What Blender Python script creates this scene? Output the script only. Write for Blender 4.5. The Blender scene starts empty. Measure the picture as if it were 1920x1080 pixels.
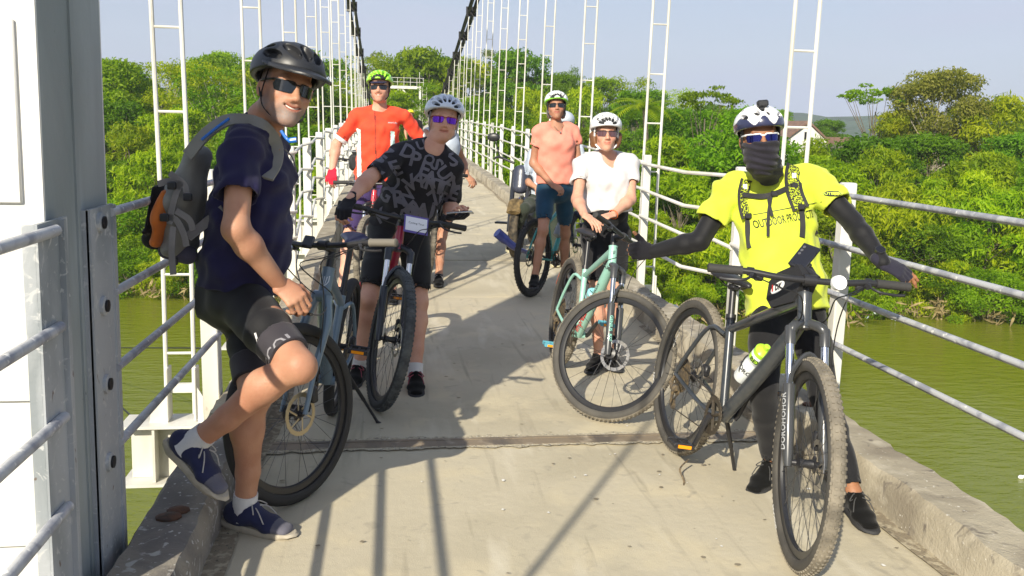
import bpy, bmesh, math, random
import numpy as np
from mathutils import Vector, Matrix
from mathutils.bvhtree import BVHTree
C = bpy.context.scene
COL = C.collection
rnd = random.Random(7)
# ------------------------------------------------------------------ camera
F, PX, PY = 1650.0, 960.0, 460.0        # focal length and principal point, in pixels of a 1920 px wide picture
YAW, PITCH, ROLL = math.radians(7.878), math.radians(-7.579), .024
CAM = np.array([0, 0, 1.5])
_R = np.array([math.cos(YAW), -math.sin(YAW), 0])
CW = np.array([math.sin(YAW)*math.cos(PITCH), math.cos(YAW)*math.cos(PITCH), math.sin(PITCH)])
_U = np.cross(_R, CW)
CR = math.cos(ROLL)*_R + math.sin(ROLL)*_U
CU = -math.sin(ROLL)*_R + math.cos(ROLL)*_U
cd = bpy.data.cameras.new('camera'); cam = bpy.data.objects.new('camera', cd); COL.objects.link(cam)
cam.matrix_world = Matrix(((CR[0], CU[0], -CW[0], CAM[0]), (CR[1], CU[1], -CW[1], CAM[1]), (CR[2], CU[2], -CW[2], CAM[2]), (0, 0, 0, 1)))
cd.sensor_width = 36; cd.lens = 36*F/1920; cd.shift_y = -80/1920; cd.clip_start = .05; cd.clip_end = 4000
C.camera = cam
def ray(x, y): return CR*(x-PX)/F + CU*(PY-y)/F + CW
def at(x, y, d): return CAM + ray(x, y)*d                     # a point seen at (x, y) at depth d
def onz(x, y, z=0):
    r = ray(x, y); return CAM + r*(z-CAM[2])/r[2]
def ony(x, y, Y):
    r = ray(x, y); return CAM + r*(Y-CAM[1])/r[1]
def onx(x, y, X):
    r = ray(x, y); return CAM + r*(X-CAM[0])/r[0]
# ------------------------------------------------------------------ light
SUN = Vector((.86, 1.50, -1.0)).normalized()                   # direction the light travels
w = bpy.data.worlds.new('World'); C.world = w; w.use_nodes = True
nt = w.node_tree; nt.nodes.clear()
sky = nt.nodes.new('ShaderNodeTexSky'); sky.sky_type = 'NISHITA'; sky.sun_disc = False
sky.sun_elevation = math.asin(-SUN.z); sky.sun_rotation = math.atan2(-SUN.x, -SUN.y)
sky.altitude = 100; sky.air_density = 1.0; sky.dust_density = 1.6; sky.ozone_density = 2.2
# soft clouds / haze mixed over the sky by direction
tc = nt.nodes.new('ShaderNodeTexCoord'); sep = nt.nodes.new('ShaderNodeSeparateXYZ'); nt.links.new(tc.outputs['Generated'], sep.inputs[0])
mr = nt.nodes.new('ShaderNodeMapRange'); nt.links.new(sep.outputs['Z'], mr.inputs['Value'])
mr.inputs['From Min'].default_value = -.02; mr.inputs['From Max'].default_value = .5; mr.inputs['To Min'].default_value = .78; mr.inputs['To Max'].default_value = .25
nz = nt.nodes.new('ShaderNodeTexNoise'); mp = nt.nodes.new('ShaderNodeMapping'); mp.inputs['Scale'].default_value = (1.5, 1.5, 7); nt.links.new(tc.outputs['Generated'], mp.inputs[0]); nt.links.new(mp.outputs[0], nz.inputs['Vector'])
nz.inputs['Scale'].default_value = 2.0; nz.inputs['Detail'].default_value = 5
cr = nt.nodes.new('ShaderNodeMapRange'); nt.links.new(nz.outputs[0], cr.inputs['Value']); cr.inputs['From Min'].default_value = .45; cr.inputs['From Max'].default_value = .75; cr.inputs['To Min'].default_value = 0; cr.inputs['To Max'].default_value = .6
ad = nt.nodes.new('ShaderNodeMath'); ad.operation = 'ADD'; ad.use_clamp = True; nt.links.new(mr.outputs[0], ad.inputs[0]); nt.links.new(cr.outputs[0], ad.inputs[1])
mx = nt.nodes.new('ShaderNodeMix'); mx.data_type = 'RGBA'; nt.links.new(ad.outputs[0], mx.inputs[0]); nt.links.new(sky.outputs[0], mx.inputs[6])
mx.inputs[7].default_value = (4.7, 5.3, 6.8, 1)
bg = nt.nodes.new('ShaderNodeBackground'); bg.inputs['Strength'].default_value = .088
nt.links.new(mx.outputs[2], bg.inputs[0]); wo = nt.nodes.new('ShaderNodeOutputWorld'); nt.links.new(bg.outputs[0], wo.inputs[0])
sl = bpy.data.lights.new('sun', 'SUN'); sl.energy = 5.0; sl.angle = math.radians(.6); sl.color = (1, .92, .76)
so = bpy.data.objects.new('sun', sl); COL.objects.link(so); so.rotation_euler = SUN.to_track_quat('-Z', 'Y').to_euler()
C.view_settings.view_transform = 'Standard'; C.view_settings.look = 'None'; C.view_settings.exposure = .52; C.view_settings.gamma = 1
C.cycles.max_bounces = 8; C.cycles.transparent_max_bounces = 12
# ------------------------------------------------------------------ materials
MATS = {}
def mat(name, col, rough=.6, metal=0, var=None, vs=5, bump=0, bs=60, spec=None, detail=4, trans=None, attr=None, coat=0, sheen=0, vmin=.35, vmax=.65, sss=0, rand=0, stretch=None):
    """col base colour; var second colour mixed in by noise of scale vs; bump height with noise scale bs"""
    if name in MATS: return MATS[name]
    m = bpy.data.materials.new(name); m.use_nodes = True; n = m.node_tree; b = n.nodes['Principled BSDF']; L = n.links.new
    m.diffuse_color = (*col, 1)
    b.inputs['Base Color'].default_value = (*col, 1); b.inputs['Roughness'].default_value = rough; b.inputs['Metallic'].default_value = metal
    if spec is not None: b.inputs['Specular IOR Level'].default_value = spec
    if coat: b.inputs['Coat Weight'].default_value = coat; b.inputs['Coat Roughness'].default_value = .08
    if sheen: b.inputs['Sheen Weight'].default_value = sheen
    if sss: b.inputs['Subsurface Weight'].default_value = sss; b.inputs['Subsurface Radius'].default_value = (.012, .005, .003); b.inputs['Subsurface Scale'].default_value = 1
    t = n.nodes.new('ShaderNodeTexCoord'); src = t.outputs['Object']
    if stretch:
        q = n.nodes.new('ShaderNodeMapping'); q.inputs['Scale'].default_value = stretch; L(src, q.inputs[0]); src = q.outputs[0]
    c = None
    if var:
        z = n.nodes.new('ShaderNodeTexNoise'); z.inputs['Scale'].default_value = vs; z.inputs['Detail'].default_value = detail; L(src, z.inputs['Vector'])
        r = n.nodes.new('ShaderNodeMapRange'); L(z.outputs[0], r.inputs[0]); r.inputs[1].default_value = vmin; r.inputs[2].default_value = vmax
        x = n.nodes.new('ShaderNodeMix'); x.data_type = 'RGBA'; L(r.outputs[0], x.inputs[0]); x.inputs[6].default_value = (*col, 1); x.inputs[7].default_value = (*var, 1); c = x.outputs[2]
    if attr:
        a = n.nodes.new('ShaderNodeAttribute'); a.attribute_name = attr
        x = n.nodes.new('ShaderNodeMix'); x.data_type = 'RGBA'; x.blend_type = 'MULTIPLY'; x.inputs[0].default_value = 1
        if c: L(c, x.inputs[6])
        else: x.inputs[6].default_value = (*col, 1)
        L(a.outputs['Color'], x.inputs[7]); c = x.outputs[2]
    if rand:
        o = n.nodes.new('ShaderNodeObjectInfo'); h = n.nodes.new('ShaderNodeHueSaturation')
        r1 = n.nodes.new('ShaderNodeMapRange'); L(o.outputs['Random'], r1.inputs[0]); r1.inputs[3].default_value = .5-rand*.04; r1.inputs[4].default_value = .5+rand*.06; L(r1.outputs[0], h.inputs['Hue'])
        mu = n.nodes.new('ShaderNodeMath'); mu.operation = 'MULTIPLY'; L(o.outputs['Random'], mu.inputs[0]); mu.inputs[1].default_value = 7.31
        fr = n.nodes.new('ShaderNodeMath'); fr.operation = 'FRACT'; L(mu.outputs[0], fr.inputs[0])
        r2 = n.nodes.new('ShaderNodeMapRange'); L(fr.outputs[0], r2.inputs[0]); r2.inputs[3].default_value = 1-rand*.7; r2.inputs[4].default_value = 1+rand*.5; L(r2.outputs[0], h.inputs['Value'])
        L(c, h.inputs['Color']); c = h.outputs[0]
    if c: L(c, b.inputs['Base Color'])
    if bump:
        z = n.nodes.new('ShaderNodeTexNoise'); z.inputs['Scale'].default_value = bs; z.inputs['Detail'].default_value = 3; L(src, z.inputs['Vector'])
        u = n.nodes.new('ShaderNodeBump'); u.inputs['Strength'].default_value = 1; u.inputs['Distance'].default_value = bump; L(z.outputs[0], u.inputs['Height']); L(u.outputs[0], b.inputs['Normal'])
    if trans:
        o = n.nodes['Material Output']; tr = n.nodes.new('ShaderNodeBsdfTranslucent'); ms = n.nodes.new('ShaderNodeMixShader'); ms.inputs[0].default_value = trans
        if c:
            g = n.nodes.new('ShaderNodeMix'); g.data_type = 'RGBA'; g.blend_type = 'MULTIPLY'; g.inputs[0].default_value = 1; L(c, g.inputs[6]); g.inputs[7].default_value = (1.3, 1.6, .4, 1); L(g.outputs[2], tr.inputs[0])
        L(b.outputs[0], ms.inputs[1]); L(tr.outputs[0], ms.inputs[2]); L(ms.outputs[0], o.inputs[0])
    MATS[name] = m; return m
def layered(name, base, layers, rough=.8, bumps=((.002, 80),), rvar=0):
    """stacked noise masks: layers = (colour, scale, lo, hi, stretch or None, distortion)"""
    m = bpy.data.materials.new(name); m.use_nodes = True; n = m.node_tree; b = n.nodes['Principled BSDF']; L = n.links.new
    t = n.nodes.new('ShaderNodeTexCoord'); b.inputs['Roughness'].default_value = rough
    cur = None; m.diffuse_color = (*base, 1)
    for (c, sc, lo, hi, st, di) in layers:
        q = n.nodes.new('ShaderNodeMapping'); q.inputs['Scale'].default_value = st or (1, 1, 1); q.inputs['Location'].default_value = (rnd.random()*9, rnd.random()*9, rnd.random()*9); L(t.outputs['Object'], q.inputs[0])
        z = n.nodes.new('ShaderNodeTexNoise'); z.inputs['Scale'].default_value = sc; z.inputs['Detail'].default_value = 6; z.inputs['Distortion'].default_value = di; L(q.outputs[0], z.inputs['Vector'])
        r = n.nodes.new('ShaderNodeMapRange'); L(z.outputs[0], r.inputs[0]); r.inputs[1].default_value = lo; r.inputs[2].default_value = hi
        x = n.nodes.new('ShaderNodeMix'); x.data_type = 'RGBA'; L(r.outputs[0], x.inputs[0]); x.inputs[7].default_value = (*c, 1)
        if cur: L(cur, x.inputs[6])
        else: x.inputs[6].default_value = (*base, 1)
        cur = x.outputs[2]
    L(cur, b.inputs['Base Color'])
    prev = None
    for (h, sc) in bumps:
        z = n.nodes.new('ShaderNodeTexNoise'); z.inputs['Scale'].default_value = sc; z.inputs['Detail'].default_value = 5; L(t.outputs['Object'], z.inputs['Vector'])
        u = n.nodes.new('ShaderNodeBump'); u.inputs['Distance'].default_value = h; L(z.outputs[0], u.inputs['Height'])
        if prev: L(prev, u.inputs['Normal'])
        prev = u.outputs[0]
    if prev: L(prev, b.inputs['Normal'])
    MATS[name] = m; return m
# ------------------------------------------------------------------ mesh helpers
def vec(p): return np.array(p, float)
def unit(v): v = vec(v); return v/max(1e-9, np.linalg.norm(v))
def frame(d, up=(0, 0, 1)):
    d = unit(d); s = np.cross(d, up)
    if np.linalg.norm(s) < 1e-4: s = np.cross(d, (1, 0, 0))
    s = unit(s); return s, np.cross(s, d), d
def newobj(name, V, Fc, m, parent=None, origin=(0, 0, 0), smooth=True, sharp=False):
    me = bpy.data.meshes.new(name)
    V = np.asarray(V, float)-np.asarray(origin, float)
    me.from_pydata(V.tolist(), [], Fc if isinstance(Fc, list) else Fc.tolist()); me.update()
    if smooth: me.polygons.foreach_set('use_smooth', [True]*len(me.polygons))
    if smooth and sharp: me.set_sharp_from_angle(angle=math.radians(38))
    if m: me.materials.append(m)
    o = bpy.data.objects.new(name, me); COL.objects.link(o)
    if parent: o.parent = parent
    return o
class MB:
    def __init__(s): s.v = []; s.f = []; s.n = 0
    def add(s, V, Fc):
        V = np.asarray(V, float); s.v.append(V); s.f += [tuple(i+s.n for i in q) for q in Fc]; s.n += len(V); return s
    def box(s, c, size, M=None, bev=0):
        x, y, z = [q/2 for q in size]; c = vec(c)
        if bev:
            b = min(bev, x*.9, y*.9, z*.9); V = []
            for sx in (-1, 1):
                for sy in (-1, 1):
                    for sz in (-1, 1):
                        V += [(sx*x, sy*(y-b), sz*(z-b)), (sx*(x-b), sy*y, sz*(z-b)), (sx*(x-b), sy*(y-b), sz*z)]
            bm = bmesh.new(); [bm.verts.new(p) for p in V]; r = bmesh.ops.convex_hull(bm, input=bm.verts)
            bm.verts.ensure_lookup_table(); bm.verts.index_update(); V = np.array([p.co[:] for p in bm.verts]); Fc = [[p.index for p in f.verts] for f in bm.faces]; bm.free()
        else:
            V = np.array([(a*x, b*y, d*z) for a in (-1, 1) for b in (-1, 1) for d in (-1, 1)])
            Fc = [(0, 1, 3, 2), (4, 6, 7, 5), (0, 4, 5, 1), (2, 3, 7, 6), (0, 2, 6, 4), (1, 5, 7, 3)]
        if M is not None: V = V @ np.asarray(M, float)            # rows of M are the box axes
        return s.add(V+c, Fc)
    def tube(s, pts, r, n=10, cap=True, flat=1, side=None):
        pts = [vec(p) for p in pts]; k = len(pts); rr = [r]*k if np.isscalar(r) else list(r)
        V = []; up = None
        for i, p in enumerate(pts):
            d = unit(pts[min(i+1, k-1)]-pts[max(i-1, 0)])
            if up is None:
                a, up, _ = frame(d) if side is None else (unit(side), np.cross(unit(side), d), d)
            a = np.cross(d, up); a = unit(a); up = unit(np.cross(a, d))
            if side is not None: a = unit(vec(side)-np.dot(side, d)*d); up = np.cross(a, d)
            for j in range(n):
                t = 2*math.pi*j/n; V.append(p+a*math.cos(t)*rr[i]+up*math.sin(t)*rr[i]*flat)
        Fc = [(i*n+j, i*n+(j+1) % n, (i+1)*n+(j+1) % n, (i+1)*n+j) for i in range(k-1) for j in range(n)]
        if cap: Fc += [tuple(range(n-1, -1, -1)), tuple((k-1)*n+j for j in range(n))]
        return s.add(V, Fc)
    def lathe(s, prof, c, ax, n=24, cap=False, up=(0, 0, 1)):
        """prof: list of (radius, offset along axis); the profile closes on itself"""
        a, b, d = frame(ax, up); c = vec(c); V = []
        for (r, o) in prof:
            for j in range(n):
                t = 2*math.pi*j/n; V.append(c+d*o+a*math.cos(t)*r+b*math.sin(t)*r)
        k = len(prof); Fc = []
        for i in range(k if cap == 'loop' else k-1):
            for j in range(n):
                Fc.append((i*n+j, i*n+(j+1) % n, ((i+1) % k)*n+(j+1) % n, ((i+1) % k)*n+j))
        if cap is True: Fc += [tuple(range(n-1, -1, -1)), tuple((k-1)*n+j for j in range(n))]
        return s.add(V, Fc)
    def ball(s, c, r, n=12, M=None):
        r = np.array([r]*3 if np.isscalar(r) else r, float); V = []; m = n//2
        for i in range(m+1):
            for j in range(n):
                a = math.pi*i/m; t = 2*math.pi*j/n; V.append((math.sin(a)*math.cos(t), math.sin(a)*math.sin(t), math.cos(a)))
        V = np.array(V)*r
        if M is not None: V = V @ np.asarray(M, float)
        Fc = [(i*n+j, (i+1)*n+j, (i+1)*n+(j+1) % n, i*n+(j+1) % n) for i in range(m) for j in range(n)]
        return s.add(V+vec(c), Fc)
    def prism(s, out, o, ax, ay, az, t):
        """outline out (2D) in plane ax, ay at o, thickness t along az, centred"""
        o, ax, ay, az = map(vec, (o, ax, ay, az)); k = len(out)
        V = [o+ax*p[0]+ay*p[1]-az*t/2 for p in out]+[o+ax*p[0]+ay*p[1]+az*t/2 for p in out]
        Fc = [tuple(range(k-1, -1, -1)), tuple(range(k, 2*k))]+[(i, (i+1) % k, k+(i+1) % k, k+i) for i in range(k)]
        return s.add(V, Fc)
    def build(s, name, m, parent=None, origin=(0, 0, 0), smooth=True, sharp=True):
        return newobj(name, np.concatenate(s.v), s.f, m, parent, origin, smooth, sharp)
def tag(o, label=None, cat=None, group=None, kind=None):
    if label: o['label'] = label
    if cat: o['category'] = cat
    if group: o['group'] = group
    if kind: o['kind'] = kind
    return o
def empty(name, loc, label=None, cat=None, group=None, kind=None):
    o = bpy.data.objects.new(name, None); o.empty_display_size = .1; COL.objects.link(o); o.location = Vector([float(q) for q in loc]); return tag(o, label, cat, group, kind)
def copy_tree(o, parent=None):
    c = o.copy(); COL.objects.link(c)
    if parent: c.parent = parent
    for ch in list(o.children): copy_tree(ch, c)
    return c
def bez(pts, n=8):
    """smooth curve through points (Catmull-Rom)"""
    P = [vec(p) for p in pts]; P = [2*P[0]-P[1]]+P+[2*P[-1]-P[-2]]; out = []
    for i in range(1, len(P)-2):
        for j in range(n):
            t = j/n; a, b, c, d = P[i-1:i+3]
            out.append(.5*((2*b)+(c-a)*t+(2*a-5*b+4*c-d)*t*t+(3*b-a-3*c+d)*t**3))
    out.append(P[-2]); return out
# ================================================================== THE BRIDGE AND ITS SETTING
def zd(Y): return 0 if Y < 7 else .033*(Y-7)-.00052*(Y-7)**2
YEND = 75
concrete = layered('deck concrete', (.51, .455, .335), [((.44, .39, .28), 1.3, .42, .62, None, .5), ((.56, .49, .34), 3.5, .5, .7, None, 0), ((.37, .33, .25), 9, .6, .78, None, 1.5), ((.33, .29, .21), 3, .60, .78, (5, .35, 1), .6), ((.60, .545, .42), 2.2, .58, .75, (3, .6, 1), 0), ((.56, .53, .45), 70, .70, .76, None, 0), ((.2, .16, .12), 24, .74, .78, None, 0)], .85, ((.0025, 20), (.0012, 260)))
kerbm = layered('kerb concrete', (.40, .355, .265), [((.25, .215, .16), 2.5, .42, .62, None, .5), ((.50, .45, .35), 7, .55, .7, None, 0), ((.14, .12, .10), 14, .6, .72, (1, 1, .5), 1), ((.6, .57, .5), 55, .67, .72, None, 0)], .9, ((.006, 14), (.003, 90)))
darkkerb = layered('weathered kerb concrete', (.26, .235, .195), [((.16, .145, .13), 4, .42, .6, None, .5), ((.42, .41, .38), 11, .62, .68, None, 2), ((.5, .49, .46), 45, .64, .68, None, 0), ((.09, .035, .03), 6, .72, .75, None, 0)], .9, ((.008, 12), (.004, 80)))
white = layered('white bridge paint', (.70, .69, .64), [((.55, .53, .46), 3, .48, .68, (1, 1, .3), 0), ((.33, .2, .11), 13, .70, .76, (1, 1, .4), 1)], .45, ((.001, 40),))
galv = layered('galvanised rail', (.45, .46, .48), [((.26, .27, .31), 9, .45, .6, None, 1), ((.72, .72, .70), 26, .62, .68, None, 0), ((.3, .16, .08), 15, .74, .78, None, 0)], .42, ((.0008, 90),))
tower_shade = layered('tower paint', (.33, .365, .37), [((.23, .26, .26), 2.2, .42, .62, (1, 1, .25), .6), ((.36, .40, .42), 7, .55, .7, (1, 1, .15), 0), ((.12, .13, .13), 30, .72, .75, (1, 1, .6), 0)], .6, ((.002, 30),))  # grey puts the shade of the white column's side into its colour
chanm = layered('channel post paint', (.40, .42, .44), [((.25, .275, .29), 4, .48, .62, (1, 1, .3), 1), ((.5, .51, .51), 18, .6, .66, None, 2), ((.16, .12, .1), 22, .69, .72, (1, 1, .5), 1)], .5, ((.001, 60),))
rustm = mat('rusty steel', (.14, .06, .03), .8, var=(.05, .03, .02), vs=30, bump=.003, bs=60)
steelj = layered('joint steel', (.24, .19, .13), [((.12, .10, .08), 6, .45, .6, (1, .3, 1), 0), ((.36, .30, .22), 9, .55, .7, None, 1)], .6, ((.001, 60),))
blackm = mat('black cable', (.012, .012, .014), .5)
# deck: slabs with open joints
tr = random.Random(3)
joints = [4.05+1.775*i for i in range(-7, 41)]
m = MB()
def slab(mb, X0, X1, Y0, Y1, z0, z1, nx=1):
    n = max(1, int((Y1-Y0)/.9)); V = []; Fc = []
    for i in range(n+1):
        Y = Y0+(Y1-Y0)*i/n
        for (X, z) in ((X0, z0), (X1, z0), (X1, z1), (X0, z1)): V.append((X, Y, zd(Y)+z))
    for i in range(n):
        for j in range(4): Fc.append((i*4+j, i*4+(j+1) % 4, i*4+4+(j+1) % 4, i*4+4+j))
    Fc += [(0, 3, 2, 1), (n*4, n*4+1, n*4+2, n*4+3)]; mb.add(V, Fc)
for i, J in enumerate(joints[:-1]):
    g0 = .012 if abs(J-4.05) > .1 else .05; g1 = .012 if abs(joints[i+1]-4.05) > .1 else .05
    slab(m, -.86, 2.17, J+g0/2, joints[i+1]-g1/2, -.16, tr.uniform(-.003, .003))
tag(m.build('bridge_deck', concrete, smooth=False), kind='structure')
m = MB(); slab(m, -.86, 2.17, -8.2, 70, -.19, -.05); tag(m.build('deck_underlay', mat('joint filler', (.05, .045, .05), .9), smooth=False), kind='structure')
# gravelly broken edges of the expansion joint
m = MB(); m.box((.65, 4.05, -.006), (2.52, .05, .02)); m.box((.65, 4.088, -.003), (2.52, .022, .018)); m.box((.65, 4.010, -.004), (2.52, .026, .018))
tag(m.build('expansion_joint', steelj, smooth=False), kind='structure')
m = MB()
for s in (-1, 1):
    V = []; Fc = []; n = 130
    for i in range(n+1):
        X = -.6+2.48*i/n; a = 4.05+s*.035; bb = a+s*(.025+.022*abs(math.sin(i*.37)*math.sin(i*.11+1))+.02*tr.random())
        V += [(X, a, .0045), (X, bb, .0042)]
    for i in range(n): Fc.append((2*i, 2*i+2, 2*i+3, 2*i+1) if s > 0 else (2*i, 2*i+1, 2*i+3, 2*i+2))
    m.add(V, Fc)
gravel = layered('exposed gravel concrete', (.43, .375, .265), [((.20, .18, .15), 60, .56, .62, None, 0), ((.6, .56, .46), 90, .58, .64, None, 0)], .9, ((.006, 70),))
tag(m.build('broken_joint_edge', gravel, smooth=False), kind='structure')
# kerbs: many rough cast pieces kept in one kerb per side
def kerb(name, X0, X1, ms, seed, Y0=-8, Y1=71):
    r = random.Random(seed); V = []; Fc = []; n = 420 if Y1 > 10 else 260; prof = 6
    ph = [r.uniform(0, 6) for _ in range(9)]
    for i in range(n+1):
        t = i/n; Y = Y0+(Y1-Y0)*t if True else 0
        ym = min(8, Y1); Y = Y0+(ym-Y0)*(i/260) if i <= 260 else ym+(Y1-ym)*((i-260)/(n-260))
        w_ = lambda a: (.004*math.sin(Y*7+ph[a])+.003*math.sin(Y*17+ph[a+1])+.003*math.sin(Y*41+ph[a+2]))*(1 if r.random() < .9 else 2.2)
        z = zd(Y); H = .168
        for (X, h) in ((X0+w_(0)*.4, -.25), (X0+w_(0)*.5, H*.8), (X0+.022+w_(1), H+w_(2)*.6), (X1-.022+w_(3), H+w_(4)*.6), (X1+w_(5)*.5, H*.8), (X1, -.25)): V.append((X, Y, z+h))
    for i in range(n):
        for j in range(prof): Fc.append((i*prof+j, i*prof+(j+1) % prof, (i+1)*prof+(j+1) % prof, (i+1)*prof+j))
    Fc += [tuple(range(prof-1, -1, -1)), tuple(n*prof+j for j in range(prof))]
    o = newobj(name, V, Fc, ms); bmx = bmesh.new(); bmx.from_mesh(o.data); bmesh.ops.recalc_face_normals(bmx, faces=bmx.faces); bmx.to_mesh(o.data); bmx.free(); o.data.set_sharp_from_angle(angle=math.radians(40))
    return tag(o, kind='structure')
kerb('kerb_left', -.84, -.62, darkkerb, 1, -8, 4.02); kerb('kerb_left_far', -.84, -.62, kerbm, 4, 4.06, 71); kerb('kerb_right', 1.95, 2.19, kerbm, 2)  # near left kerb piece is a darker concrete than the far piece
# little stains and scraps on the deck
m = MB()
for i in range(26):
    a = tr.uniform(-.4, 1.8); Y = tr.uniform(2.4, 9) if i % 2 else tr.uniform(2.4, 4); rr = tr.uniform(.003, .010)
    m.add([(a+rr*math.cos(t)*tr.uniform(.5, 1.3), Y+rr*math.sin(t)*tr.uniform(.5, 1.4), zd(Y)+.0052) for t in np.arange(0, 6.28, .7)], [tuple(range(9))])
tag(m.build('deck_droppings', mat('bird droppings', (.75, .73, .68), .8), smooth=False), kind='stuff')
m = MB()
for i in range(60):
    a = tr.uniform(-.5, 1.85); Y = tr.uniform(2.4, 6); rr = tr.uniform(.003, .014)
    m.add([(a+rr*math.cos(t)*tr.uniform(.5, 1.3), Y+rr*math.sin(t)*tr.uniform(.4, .9), zd(Y)+.0047) for t in np.arange(0, 6.28, .7)], [tuple(range(9))])
tag(m.build('deck_stains', mat('old stains', (.20, .165, .11), .85, var=(.28, .24, .17), vs=30), smooth=False), kind='stuff')
dm = layered('grit along the kerb', (.24, .20, .14), [((.40, .35, .25), 30, .5, .6, None, 0), ((.10, .09, .07), 50, .62, .68, None, 0)], .95, ((.004, 120),))
for X0_, sg in ((-.60, 1), (1.94, -1)):
    V = []; Fc = []; n = 260
    for i in range(n+1):
        Y = -6+26*i/n; w_ = .02+.05*abs(math.sin(Y*1.7)*math.sin(Y*.63+2))+.012*tr.random(); V += [(X0_-sg*.03, Y, zd(Y)+.0062), (X0_+sg*w_, Y, zd(Y)+.0056)]
    for i in range(n): Fc.append((2*i, 2*i+1, 2*i+3, 2*i+2) if sg > 0 else (2*i, 2*i+2, 2*i+3, 2*i+1))
    tag(newobj('kerb_grit', V, Fc, dm, smooth=False), kind='stuff')
m = MB()
for (X, Y, rr) in [(2.07, 4.0, .045), (2.07, 4.6, .03), (2.05, 9.4, .07), (2.05, 10, .07), (2.05, 10.6, .07), (2.05, 11.3, .07), (2.05, 12, .07), (2.05, 12.8, .07), (2.05, 14, .07), (-.74, 2.95, .05), (-.72, 3.0, .045)]:
    m.ball((X, Y, zd(Y)+.172), (rr*.9, rr*.7, .012), 10)
tag(m.build('kerb_rust_scars', rustm), kind='stuff')
# ---------------- railings
def railing(side):
    r = random.Random(5 if side > 0 else 9)
    X0 = 2.24 if side > 0 else -.86
    root = empty('bridge_railing', (X0, 3, 0), 'white post and pipe railing %s' % ('on the right edge, behind the yellow shirted guide' if side > 0 else 'on the left edge, behind the backpack man'), 'railing')
    if side > 0: posts = [.3, 4.14]+[5.9+1.775*i for i in range(0, 34)]
    else: posts = [.2, 4.38, 6.15]+[7.9+1.6*i for i in range(0, 38)]
    for i, Y in enumerate(posts):
        X = X0+(.16 if side > 0 and abs(Y-5.9) < .1 else 0); w_ = .066 if side > 0 else .082
        mb = MB(); lean = .012*side
        mb.box((X+side*.015, Y, zd(Y)+.46), (w_, w_, 1.62), M=[(1, 0, 0), (0, 1, 0), (lean, 0, 1)], bev=.006)
        mb.build('post', white, root, (X0, 3, 0))
    for k, h in enumerate((.46, .71, .955, 1.21)):
        mb = MB(); pts = []
        Xi = X0-side*.02; ys = posts
        ins = [-6.0]+ys
        for a, b in zip(ins[:-1], ins[1:]):
            if side < 0 and a < 4:
                seg = [(a, Xi), (b, Xi)]
            elif side > 0 and abs(b-5.9) < .1:
                seg = [(a, Xi), (a+.3, Xi), (b, Xi+.16)]
            elif side > 0 and abs(a-5.9) < .1:
                seg = [(a, Xi+.16), (a+.28, Xi+.14), (a+.55, Xi-.01), (b, Xi)]
            elif side > 0:
                seg = [(a, Xi), (b, Xi)]
            else:
                j = r.uniform(-.015, .015); seg = [(a+.03, Xi), (b-.14, Xi-.085+j), (b-.02, Xi+.012)]
            hz = 0
            pts += [(x, y, zd(y)+h+(.018*r.uniform(-1, 1) if y > 4.5 else 0)) for (y, x) in seg]
        near = galv if True else white
        pn = [p for p in pts if p[1] < 4.6]; pf = [p for p in pts if p[1] >= pn[-1][1]-.001]
        if side > 0: mb.tube(pn, .0148, 10); mb.build('rail', near, root, (X0, 3, 0))
        else:
            za = pn[0][2]; mb.tube([(Xi-.02, -6, za), (Xi-.02, 2.40, za)], .0155, 10); mb.build('rail', near, root, (X0, 3, 0)); mb = MB(); mb.tube([(Xi-.03, 2.88, za), (Xi, 4.38, za+.004)], .0148, 10); mb.build('rail', near, root, (X0, 3, 0))
        mb = MB(); mb.tube(pf, .0145, 8); mb.build('rail', white, root, (X0, 3, 0))
    return root
railing(1); rl = railing(-1)
# steel channel posts bolted beside the near tower leg (part of the left railing)
def chan(Y, back):
    mb = MB(); X = -.875
    # U section opening to the deck: flange, web, lip added for a sunlit strip
    z0, z1 = -.6, 1.235
    if back:
        mb.box((X, Y, (z0+z1)/2), (.012, .22, z1-z0)); mb.box((X-.03, Y-.105, (z0+z1)/2), (.06, .010, z1-z0-.004)); mb.box((X+.009, Y+.095, (z0+z1)/2), (.008, .03, z1-z0-.004))
        for zz in (.46, .71, .955, 1.21): mb.lathe([(.030, .0), (.030, .012), (.018, .014), (.018, -.01)], (X+.004, Y-.03, zz-.02), (1, 0, 0), 14)
    else:
        mb.box((X, Y, (z0+z1)/2), (.012, .205, z1-z0)); mb.box((X-.016, Y-.098, (z0+z1)/2), (.03, .010, z1-z0-.004)); mb.box((X+.013, Y+.045, (z0+z1)/2), (.014, .016, z1-z0-.004))
    o = mb.build('channel_post', chanm, rl, (-.86, 3, 0), smooth=False)
    return o
chan(2.405, False); chan(2.80, True)
for zz in (.46, .71, .955, 1.21):
    mb = MB(); mb.lathe([(.0, .018), (.019, .017), (.019, 0), (.012, -.006), (0, -.006)], (-.868, 2.77, zz-.02), (1, 0, 0), 12); mb.build('bolt', blackm, rl, (-.86, 3, 0))
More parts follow.
